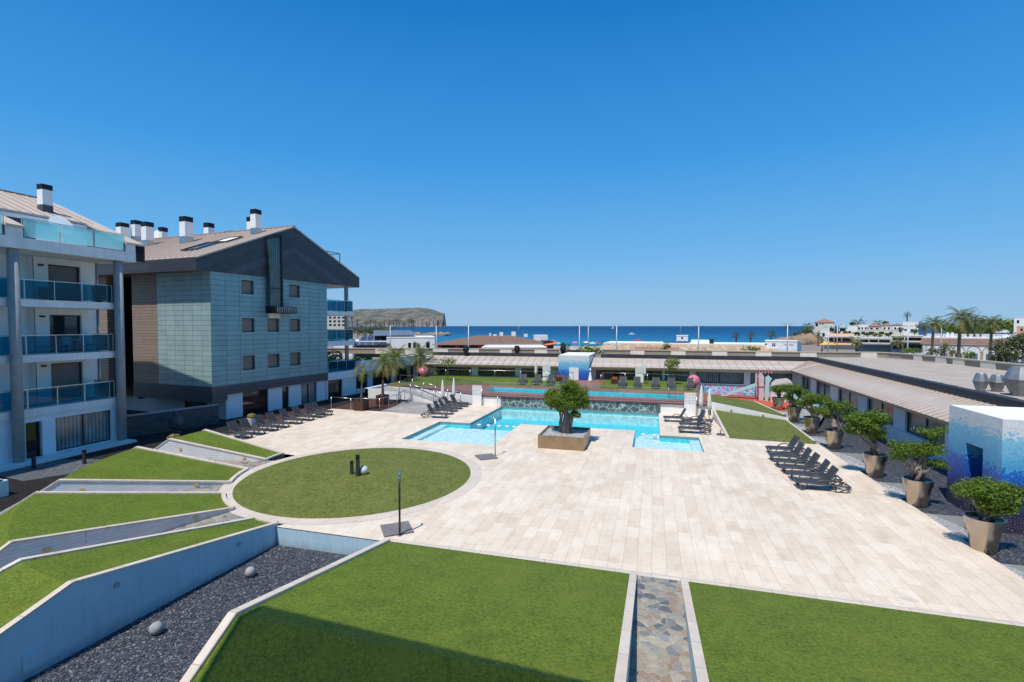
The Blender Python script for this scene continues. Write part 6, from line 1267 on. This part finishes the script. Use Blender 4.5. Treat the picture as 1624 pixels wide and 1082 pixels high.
house('tall plain white block at the right of the shore houses', 1431.5, 1456, 230, 510.5, 10, 'white', None, wins=((1434, 1438, 522, 525), (1444, 1449, 522, 525)))
house('long cream terrace in front of the shore houses', 1362, 1424, 200, 523.5, 6, 'cream', None, wins=((1366, 1372, 526, 530), (1378, 1386, 526, 530), (1394, 1402, 526, 530)))
t, X, s = house('beach bar with peach and pink awnings and dark glazing', 1305, 1362, 170, 534.5, 7, 'white', None, wins=((1312, 1322, 536, 541), (1324, 1334, 536, 541), (1336, 1350, 536, 541)), name='beach_bar', cat='bar')
for a, b, c, d, nm in ((1316, 1354, 529, 533, 'peach'), (1306, 1358, 541, 546, 'peach')):
    m = MB(); m.add([(X(a), -2.5, hz(d, 170)), (X(b), -2.5, hz(d, 170)), (X(b), 0, hz(c, 170)), (X(a), 0, hz(c, 170))], [(0, 1, 2, 3)]); m.build('awning', M[nm], t)
t, X, s = house('dark fronted row of restaurants with a flat brown canopy, behind the parapet', 1362, 1413, 150, 537, 8, 'cream', None, wins=((1364, 1378, 538.5, 543), (1379, 1393, 538.5, 543), (1394, 1411, 538.5, 543)), name='restaurant', cat='restaurant'); m = MB(); m.box(X(1360), X(1415), -3, 0, hz(546.5, 150), hz(545, 150)); m.build('canopy', M['tank'], t); m = MB(); m.box(X(1368), X(1397), -.1, 0, hz(553, 150), hz(548.5, 150)); m.build('poster_band', M['bluewall'], t)
t, X, s = house('restaurant with dark timber beams and stone piers, right of the poster fronted one', 1413.5, 1464, 140, 533, 8, 'cream', None, wins=((1416, 1434, 535, 540), (1436, 1461, 535, 540), (1416, 1430, 546, 554), (1434, 1461, 546, 554)), name='restaurant', cat='restaurant'); m = MB(); m.box(X(1411), X(1466), -2.5, 0, hz(543.5, 140), hz(542, 140)); m.box(X(1431), X(1433.5), -2.5, -2, 0, hz(543.5, 140)); m.build('canopy', M['fascia'], t)
# arcade
t = bthing('arcade', 'white arcade of round stone arches under a brown tiled roof, behind the parked cars', 'arcade', 1464, 120); D = 120; th = math.atan((1540 - 812) / FPX); t.rotation_euler = (0, 0, YAW - th); s = D / FPX * math.cos(th); X = lambda p: (p - 1464) * s; m = MB(); zt = hz(545.5, D)
m.box(X(1464), X(1614), 0, 7, 0, zt)
m.build('wall', M['white'], t); m = MB(); piers = [1464, 1487, 1510, 1533, 1557, 1581, 1605]
for i, p in enumerate(piers): m.box(X(p) - .25, X(p) + .25, -.12, -.002, 0, zt - 1.5)
m.build('pier', M['stonetan'], t)
for a, b in zip(piers, piers[1:]):
    xa, xb = X(a) + .25, X(b) - .25; cx_, rr = (xa + xb) / 2, (xb - xa) / 2; zc = zt - 1.5; m = MB(); n = 14; sc_ = 1.15 / rr
    P = [(cx_ - rr * math.cos(PI * k / n), zc + rr * sc_ * math.sin(PI * k / n)) for k in range(n + 1)]; Q = [(cx_ - (rr + .14) * math.cos(PI * k / n), zc + (rr * sc_ + .18) * math.sin(PI * k / n)) for k in range(n + 1)]
    for k in range(n): m.add([(P[k][0], -.08, P[k][1]), (P[k + 1][0], -.08, P[k + 1][1]), (Q[k + 1][0], -.08, Q[k + 1][1]), (Q[k][0], -.08, Q[k][1])], [(3, 2, 1, 0)]); m.add([(P[k][0], -.08, P[k][1]), (P[k + 1][0], -.08, P[k + 1][1]), (P[k + 1][0], -.001, P[k + 1][1]), (P[k][0], -.001, P[k][1])], [(0, 1, 2, 3)])
    m.build('arch', M['stonetan'], t)
    m = MB(); m.box(cx_ - rr * .6, cx_ + rr * .6, -.04, -.003, 0, zc - .5); m.build('window', M['curtain'], t)
m = MB(); m.add([(X(1460), -.15, zt - .1), (X(1616), -.15, zt - .1), (X(1616), 3, hz(536.5, D)), (X(1460), 3, hz(536.5, D))], [(0, 1, 2, 3)]); m.add([(X(1460), -.15, zt - .15), (X(1616), -.15, zt - .15), (X(1616), .3, zt - .15), (X(1460), .3, zt - .15)], [(3, 2, 1, 0)]); m.build('roof', M['tilebr'], t)
m = MB(); m.box(X(1462), X(1615), 3, 9, zt, hz(534.5, D)); m.build('upper_parapet', M['white'], t); m = MB()
for a in (1503, 1510.5): m = MB(); m.box(X(a - 2), X(a + 2), 4, 5, hz(535, D), hz(527.5, D)); m.build('roof_unit', M['white'], t)
m = MB(); m.box(X(1588), X(1597), 4, 5.4, hz(535, D), hz(531, D)); m.build('roof_unit', M['white'], t)
m = MB(); m.add([(X(1578), -4, hz(552, D)), (X(1610), -4, hz(552, D)), (X(1608), -1, hz(545, D)), (X(1582), -1, hz(545, D))], [(0, 1, 2, 3)]); m.box(X(1578), X(1610), -4.05, -3.95, hz(554, D), hz(551.8, D)); m.build('awning', M['canvas'], t)
house('white cube house at the right edge of the picture', 1607.5, 1640, 190, 504.5, 9, 'white', None, wins=((1612, 1616, 508, 513),))
house('ochre walled house below the white cube house', 1612, 1650, 175, 518.5, 7, 'peach', None, wins=((1618, 1622, 521, 525),))
house('long low white roofed building behind the tall palms', 1470, 1606, 190, 530.5, 8, 'white', None, wins=[(1475 + 22 * k, 1485 + 22 * k, 533, 536) for k in range(6)])
house('pink roofed bungalow glimpsed between the tall palms', 1528, 1546, 235, 518, 7, 'cream', 'peach', 0, 513.5, wins=((1532, 1536, 520, 524),))
mb = MB()
for k in range(40): clump(rng.uniform(1500, 1606), rng.uniform(518, 526), rng.uniform(205, 225), (4, 3, 2.2), 60, .7)
for k in range(22): clump(rng.uniform(1562, 1606), rng.uniform(511, 520), rng.uniform(215, 235), (4, 3, 2.6), 60, .7)
tag(mb.build('hedge', [M['leafA'], M['bushB']]), 'long clipped green hedge behind the tall palms on the right', 'hedge')
mb = MB()
for k in range(16): clump(rng.uniform(1258, 1290), rng.uniform(523, 538), rng.uniform(228, 250), (3, 2, 1.4), 45, .5)
tag(mb.build('scrub', [M['bushA'], M['bushB']]), 'dry scrub on the rocky point under the villa', 'scrub', kind='stuff')
pl = [(1521, 497, 92, 3.3, 'tallest palm by the arcade, with the widest crown', .32), (1478, 507, 95, 2.6, 'palm left of the tallest one by the arcade', .26), (1571, 507, 98, 2.6, 'palm right of the tallest one by the arcade, near the parked cars', .28), (1545, 503, 140, 3.0, 'palm between the tallest palm and the right one, further back', .3), (1536, 500, 130, 2.8, 'palm just behind the tallest palm', .3), (1555, 508, 170, 3.0, 'small far palm behind the right palm', .3),
      (1360, 539, 105, 2.0, 'thick palm in front of the poster fronted restaurant', .36), (1427, 538, 100, 1.75, 'short palm in front of the beamed restaurant', .24), (1496, 546, 92, 1.1, 'small young palm by the arcade', .28), (1304, 535, 130, 1.6, 'small palm left of the yellow parasols, by the kiosk', .2), (1298, 527, 190, 1.9, 'thin palm in front of the cream terrace house', .22), (1281, 515, 225, 3.4, 'bushy palm left of the orange roofed villa', .4), (1361, 509, 235, 4.0, 'broad palm crown behind the pale green roof', .45), (1393, 510, 250, 3.4, 'dark palm behind the terracotta roofs', .4), (1438, 497, 270, 2.6, 'lone tall dark palm rising above the white block', .4), (1249, 517, 210, 2.0, 'dark palm behind the lamp post by the kiosk', .3), (1222, 526, 150, 2.3, 'wind blown palm on the shore by the kiosk', .26), (1190, 529, 145, 1.8, 'second wind blown palm over the stone lean-to', .24), (1168, 529, 140, 1.8, 'leftmost wind blown palm over the stone lean-to', .24), (1466, 513, 180, 2.4, 'brownish palm behind the white van', .3), (1493, 512, 175, 2.6, 'brownish palm right of the white van, behind the lamp', .3)]
for i, (px, py, D, L, lb, r0) in enumerate(pl):
    H_ = zp(py, D) + 1 - .25 * L; dk = ('palmD', 'palmB') if D > 120 else ('palmA', 'palmB')
    palm('palm_tree', lb, cw(lat(px, D), D, -1), max(1.4, H_), 30 if D < 120 else 20, L, 200 + i, r0, 'palms beyond the parapet', (rng.uniform(-.3, .3), rng.uniform(-.2, .2)), dk, 1.15, 12 if D < 120 else 8)
lamps = [(619, 517, 118), (692, 517.5, 105), (743, 516.5, 95), (919, 517.5, 98), (933, 517, 130), (978, 516, 96), (1108, 517.5, 100), (1249, 514, 90), (1314, 520, 105), (1328, 516, 125), (1440, 518, 92), (1493, 513.5, 98)]
names = ['street lamp over the solar panel pavilion', 'street lamp at the left end of the brown tiled roof', 'street lamp in front of the brown tiled roof', 'nearer of the two street lamps by the beach gap', 'thin grey street lamp furthest back by the beach gap', 'street lamp in front of the left end of the stone lean-to', 'street lamp in front of the middle of the stone lean-to', 'street lamp in front of the white kiosk', 'street lamp left of the yellow parasols', 'tall thin street lamp right of the yellow parasols', 'street lamp in front of the beamed restaurant', 'T shaped street lamp behind the white van']
for i, (px, py, D) in enumerate(lamps):
    t = bthing('street_lamp', names[i], 'street lamp', px, D, -1.0, 'street lamps along the sea front'); H_ = hz(py, D); m = MB(); m.tube([(0, 0, 0), (0, 0, H_)], [.14, .09], 8); m.build('post', M['lampgrey'], t)
    m = MB(); m.tube([(-.1, 0, H_), (-.7 if i != 11 else -1.4, 0, H_ + .1)], .05, 6); m.tube([(.1, 0, H_), (.7 if i != 11 else 1.4, 0, H_ + .1)], .05, 6); m.obox((-.75 if i != 11 else -1.4, 0, H_ + .1), (.6, .25, .12)); m.obox((.75 if i != 11 else 1.4, 0, H_ + .1), (.6, .25, .12)); m.build('lamp_head', M['lampgrey'], t)
for i, (px, D, c, lb) in enumerate(((1310.5, 128, 'yellowc', 'yellow beach parasol nearest the kiosk'), (1320.5, 128, 'yellowc', 'yellow beach parasol right of its twin'), (958, 150, 'orange', 'orange beach parasol at the left end of the stone lean-to'), (966, 152, 'orange', 'second orange beach parasol at the left end of the stone lean-to'), (884, 170, 'mint', 'green beach parasol beside the red awning'), (940, 172, 'bluewall', 'pale blue beach parasol in the beach gap'), (948, 176, 'red', 'red beach parasol in the beach gap'), (930, 180, 'canvas', 'white beach parasol in the beach gap'), (955, 182, 'bluesign', 'dark blue beach parasol in the beach gap'), (912, 178, 'pink', 'pink beach parasol by the round bush in the beach gap'))):
    p = bthing('beach_parasol', lb, 'parasol', px, D, -1.0, 'beach parasols'); hh = 3.0 if i < 2 else 2.3; k = 1.0 if i > 1 else 1.25
    if i < 2: hh = hz(543.3, D)
    elif i < 4: hh = hz(547.5, D)
    m = MB(); m.tube([(0, 0, 0), (0, 0, hh)], .04, 6); m.build('pole', M['steel'], p); m = MB(); m.lathe([(1.25 * k, hh - .55), (.7 * k, hh - .2), (0, hh)], Z3, 10, 0, False); m.build('canopy', M[c], p)
def bush(label, px, py, D, R, n=300, sz=.22, base=-1.0, mats=('bushA', 'bushB')):
    p = at(px, py, D=D); q = Vector((p.x, p.y, base)); t = thing('bush', label, 'bush', tuple(q), 0, 'bushes beyond the parapet'); m = MB(); h = p.z - base
    for k in range(4): a = k * 1.6; m.tube([(0, 0, 0), (math.cos(a) * R[0] * .3, math.sin(a) * R[1] * .3, h * .6), (math.cos(a) * R[0] * .5, math.sin(a) * R[1] * .5, h)], [.07, .05, .02], 5)
    m.build('stem', M['bark'], t); m = MB(); r = random.Random(int(px))
    for k in range(9): d = Vector((r.gauss(0, 1), r.gauss(0, 1), r.gauss(0, 1))).normalized(); m.leaves((d.x * R[0] * .6, d.y * R[1] * .6, h + d.z * R[2] * .6), (R[0] * .5, R[1] * .5, R[2] * .5), n // 9, sz, r, (0, 1), .3)
    m.build('foliage', [M[a] for a in mats], t)
bush('large grey green oleander at the right edge of the picture', 1606, 556, 62, (2.4, 1.8, 1.9), 1100, .2); bush('round olive bush left of the oleander, in front of the cars', 1588, 567, 64, (1.6, 1.3, .9), 500, .17)
bush('tall oleander behind the first one at the picture edge', 1618, 543, 66, (1.6, 1.4, 1.4), 500, .2)
bush('low green shrub by the street lamp left of the white van', 1443, 556, 84, (1.3, 1, .6), 260, .15, mats=('leafA', 'bushA')); bush('second low shrub right of the lamp, beside the white van', 1452, 556.5, 86, (1.2, 1, .5), 220, .15, mats=('leafA', 'bushA'))
bush('greyish shrub under the left arcade palm', 1482, 558, 82, (1.6, 1, .6), 260, .16); bush('pale flowering shrub under the first arches of the arcade', 1507, 557, 84, (1.0, .8, 1.0), 240, .15, mats=('palmB', 'bushA')); bush('round green shrub between the tall palm and the cars', 1533, 562, 80, (1.2, 1, .8), 280, .16, mats=('leafA', 'leafB'))
bush('round dark bush in the gap by the passage, on the beach side', 896, 549, 130, (1.7, 1.5, 1.1), 300, .24, mats=('leafB', 'bushB')); bush('green bush growing over the passage between the rear parapets', 932, 557.5, 66, (2.4, 1.5, 1.0), 420, .2, mats=('leafA', 'bushB'))
bush('green shrub in front of the stone lean-to, left one', 1056, 551, 100, (1.2, 1, 1.0), 240, .2, mats=('leafA', 'bushB')); bush('wide green shrub in front of the stone lean-to, by the white kiosk', 1190, 553.5, 100, (2.2, 1, .7), 300, .2, mats=('leafA', 'bushB'))
def fartree(label, px, ptop, pbase_, D, seed, wide=1.0, mats=('leafB', 'bushB')):
    r = random.Random(seed); z1, z0 = zp(ptop, D), -1.0; t = thing('shore_tree', label, 'tree', cw(lat(px, D), D, z0), 0, 'trees among the shore houses'); h = z1 - z0; m = MB(); m.tube([(0, 0, 0), (.1, 0, h * .7)], [.2, .1], 6); m.build('trunk', M['bark'], t); m = MB(); R = max(1.1, (zp(ptop, D) - zp(pbase_, D)) * .5)
    for k in range(7): d = Vector((r.gauss(0, 1), r.gauss(0, 1), r.gauss(0, 1))).normalized(); m.leaves((d.x * R * wide * .7, d.y * R * .7, h - R + d.z * R * .55), (R * .6 * wide, R * .6, R * .5), 46, .28 * D / 200, r, (0, 1), .3)
    m.build('crown', [M[a] for a in mats], t)
for i, (px, a, b, D, w, lb) in enumerate(((1284, 521, 528, 222, 1.2, 'rounded dark tree left of the cream terrace house'), (1318, 519, 526, 222, 1.0, 'dark tree at the right corner of the cream terrace house'), (1327, 523, 529, 215, 1.3, 'green tree before the pale green roof'), (1342, 524, 529, 205, 1.2, 'low tree before the white block house'), (1358, 526, 532, 190, 1.3, 'tree over the right end of the beach bar'),
        (1376, 525, 531, 185, 1.5, 'broad low tree before the long cream terrace, left end'), (1392, 526, 531, 182, 1.3, 'low tree before the middle of the long cream terrace'), (1409, 524, 531, 185, 1.2, 'tree before the right end of the long cream terrace'), (1428, 519, 529, 200, 1.1, 'leafy tree at the foot of the tall white block, left side'), (1450, 521, 530, 198, 1.2, 'leafy tree at the foot of the tall white block, right side'),
        (1462, 511, 526, 215, 1.1, 'tall leafy tree right of the tall white block'), (1484, 514, 527, 210, 1.1, 'leafy tree between the brownish palms'), (1508, 514, 527, 200, 1.2, 'leafy tree left behind the tallest palm'), (1404, 509, 514, 262, 1.4, 'dark treetop peeping over the second terracotta roof'), (1352, 510, 516, 262, 1.4, 'dark treetop peeping over the white block house'))):
    fartree(lb, px, a, b, D, 300 + i, w, ('leafA', 'leafB') if i % 3 == 0 else ('leafB', 'bushB'))
# vehicles
def car(label, px, D, col, rz, cat='car', van=False):
    t = thing('parked_van' if van else 'parked_car', label, cat, cw(lat(px, D), D, -.98), YAW + rz, 'cars in the car park'); L, W_, H_ = (5.3, 1.95, 2.25) if van else (4.3, 1.75, 1.45)
    sec = ([(-.5, .35, .62), (-.49, .95, .98), (-.30, 1.05, 1), (-.14, .98, .95), (.5, .98, .9)] if False else None)
    P = [(-L / 2, .3), (L / 2, .3), (L / 2, .95), (L * .46, H_ * .97), (-L * .16, H_), (-L * .33, 1.15), (-L * .48, .95)] if van else [(-L / 2, .28), (L / 2, .28), (L / 2, .85), (L * .42, .93), (L * .27, H_ * .97), (-L * .08, H_), (-L * .24, .95), (-L * .47, .8)]
    m = MB(); n = len(P); ys = [(-W_ / 2, 1), (W_ / 2, 1)]; m.v = [(x, y * (.86 if z > 1.0 else 1), z) for y, _ in ys for x, z in P]; m.f = [tuple(range(n)), tuple(range(2 * n - 1, n - 1, -1))] + [(i, i + n, (i + 1) % n + n, (i + 1) % n) for i in range(n)]; m.m = [0] * (n + 2); m.s = [False] * (n + 2)
    ob = m.build('body', M[col], t); bv = ob.modifiers.new('soft', 'BEVEL'); bv.width = .09; bv.segments = 2
    m = MB(); y = W_ / 2 * .885
    if van: q = [(-L * .30, 1.22), (-L * .19, 1.95), (-L * .02, 1.95), (-L * .02, 1.22)]
    else: q = [(-L * .2, .98), (-L * .07, 1.36), (L * .24, 1.33), (L * .34, .98)]
    for sy in (-1, 1): m.add([(x, sy * (y + .012), z) for x, z in q], [(0, 1, 2, 3) if sy < 0 else (3, 2, 1, 0)])
    a, b = ((-L * .335, 1.2), (-L * .175, 2.16)) if van else ((-L * .235, 1.0), (-L * .09, 1.4)); m.add([(a[0] - .03, -y * .9, a[1]), (a[0] - .03, y * .9, a[1]), (b[0] - .03, y * .85, b[1]), (b[0] - .03, -y * .85, b[1])], [(3, 2, 1, 0)])
    if not van: m.add([(L * .415, -y * .9, .98), (L * .415, y * .9, .98), (L * .285, y * .85, 1.36), (L * .285, -y * .85, 1.36)], [(0, 1, 2, 3)])
    m.build('glazing', M['glassdk'], t)
    for x in (-L * .31, L * .31):
        for sy in (-1, 1): m = MB(); m.tube([(x, sy * W_ * .44, .32), (x, sy * W_ * .515, .32)], .32, 14); w_ = m.build('wheel', M['tyre'], t); m = MB(); m.tube([(x, sy * W_ * .5, .32), (x, sy * W_ * .525, .32)], .19, 12); m.build('rim', M['steel'], w_)
    for sy in (-1, 1): m = MB(); m.obox((-L * .488, sy * W_ * .36, .72), (.12, .3, .16)); m.build('headlight', M['steel'], t)
    return t
car('white panel van parked beside the beamed restaurant', 1457, 104, 'carwhite', .12 + PI, 'van', True); car('white car parked in front of the arcade, nearest the tall palm', 1550, 88, 'carwhite', .5); car('dark blue car at the left end of the parked row', 1527, 84, 'carblue', 1.1); car('dark blue car in front of the white car', 1548, 80, 'carblue', .35); car('dark car in the middle of the parked row by the right palm', 1568, 82, 'carblue', .4); car('silver car behind the dark cars near the oleander', 1580, 90, 'cargrey', .45); car('dark blue car nearest the oleander', 1588, 78, 'carblue', .4); car('silver car under the posters of the dark fronted restaurants', 1392, 112, 'cargrey', .1); car('white car on the rise behind the hedge and palms', 1589, 178, 'carwhite', .2).location.z = 4.0
t = bthing('motor_boat', 'small white motor boat out on the sea', 'boat', 1002.5, 520, -2.5); t.rotation_euler = (0, 0, YAW + .3); m = MB(); m.prism([(-3.4, -1), (2, -1.1), (4, 0), (2, 1.1), (-3.4, 1)], -.2, .9); m.build('hull', M['white'], t); m = MB(); m.prism([(-1.4, -.7), (.8, -.6), (.8, .6), (-1.4, .7)], .9, 1.9); m.build('cabin', M['carwhite'], t)
t = bthing('sailing_boat', 'tiny sailing boat far out near the horizon', 'boat', 971, 1500, -2.5); m = MB(); m.prism([(-4, -1), (3, -1), (5, 0), (3, 1), (-4, 1)], -.2, 1.2); m.build('hull', M['white'], t); m = MB(); m.add([(0, 0, 1.5), (4, 0, 1.6), (.1, 0, 9)], [(0, 1, 2)]); m.build('sail', M['white'], t)

# ---- the building the picture is taken from: its roof and added slats shade the nearest lawn
t = thing('viewpoint_building', 'building the picture is taken from, its roof and added slats shading the nearest lawn', 'building', (0, -4, -1)); o = tuple(t.location)
m = MB(); m.prism([(-9.9, -14), (14, -14), (14, -3.4), (-9.9, -1.9)], 13.2, 13.6); m.build('roof', M['conc_lt'], t, o); m = MB()
for k in range(88): y = -1.85 + k * .05; m.bar((-9.9, y, 13.4), (14, y - 1.5, 13.4), .032, .02)  # unseen slats added so the roof's shadow on the lawn stays faint
for x in (-9.85, -3, 4, 11, 13.95): m.bar((x, -1.95 - (x + 9.9) * .0628, 13.32), (x, 2.5 - (x + 9.9) * .0628, 13.32), .12, .12)
m.build('added_shade_slats', M['conc_lt'], t, o)
m = MB(); m.box(-9.9, 14, -14, -3.8, -1, 13.2); m.build('wall', M['shadewhite'], t, o)

# ================================================================== LIGHT, SKY, CAMERA
sc = bpy.context.scene
SUN_EL, SX, SY = rad(62.9), -.29, -.957
sd = Vector((SX * math.cos(SUN_EL), SY * math.cos(SUN_EL), math.sin(SUN_EL)))
L = bpy.data.lights.new('sun', 'SUN'); L.energy = 4.15; L.angle = rad(.53); L.color = (1.0, .95, .865)
lo = bpy.data.objects.new('sun', L); C.objects.link(lo); lo.rotation_euler = sd.to_track_quat('Z', 'Y').to_euler(); lo.location = (0, 0, 60)
wd = bpy.data.worlds.new('World'); sc.world = wd; wd.use_nodes = True; nt = wd.node_tree
bg = nt.nodes['Background']; sk = nt.nodes.new('ShaderNodeTexSky'); sk.sky_type = 'NISHITA'; sk.sun_disc = False; sk.sun_elevation = SUN_EL; sk.sun_rotation = math.atan2(SX, SY)
sk.altitude = 0; sk.air_density = 1.0; sk.dust_density = .35; sk.ozone_density = 3.0
tc = nt.nodes.new('ShaderNodeTexCoord'); sx = nt.nodes.new('ShaderNodeSeparateXYZ'); nt.links.new(tc.outputs['Generated'], sx.inputs[0])
SKY = .115; k_ = 1 / SKY
grad = ramp(nt, sx.outputs[2], [(0, (.285, .515, .775)), (.05, (.245, .50, .80)), (.145, (.135, .445, .84)), (.3, (.045, .330, .79)), (.53, (.005, .195, .60)), (1, (.02, .19, .54))])
gm = nt.nodes.new('ShaderNodeVectorMath'); gm.operation = 'SCALE'; gm.inputs['Scale'].default_value = k_; nt.links.new(grad, gm.inputs[0])
nt.links.new(mix(nt, sk.outputs[0], gm.outputs[0], .9), bg.inputs[0]); bg.inputs[1].default_value = SKY
cam = bpy.data.cameras.new('camera'); cam.sensor_fit = 'HORIZONTAL'; cam.sensor_width = 36; cam.lens = 36 * FPX / 1624; cam.clip_start = .1; cam.clip_end = 20000
co = bpy.data.objects.new('camera', cam); C.objects.link(co); co.location = (0, 0, HC); co.rotation_euler = (PI / 2 - PITCH, 0, YAW); sc.camera = co
sc.view_settings.view_transform = 'Standard'; sc.view_settings.look = 'None'; sc.view_settings.exposure = 0; sc.view_settings.gamma = 1
sc.render.engine = 'CYCLES'; sc.cycles.max_bounces = 8; sc.cycles.transparent_max_bounces = 16; sc.cycles.caustics_reflective = False; sc.cycles.caustics_refractive = False
sc.cycles.use_denoising = True
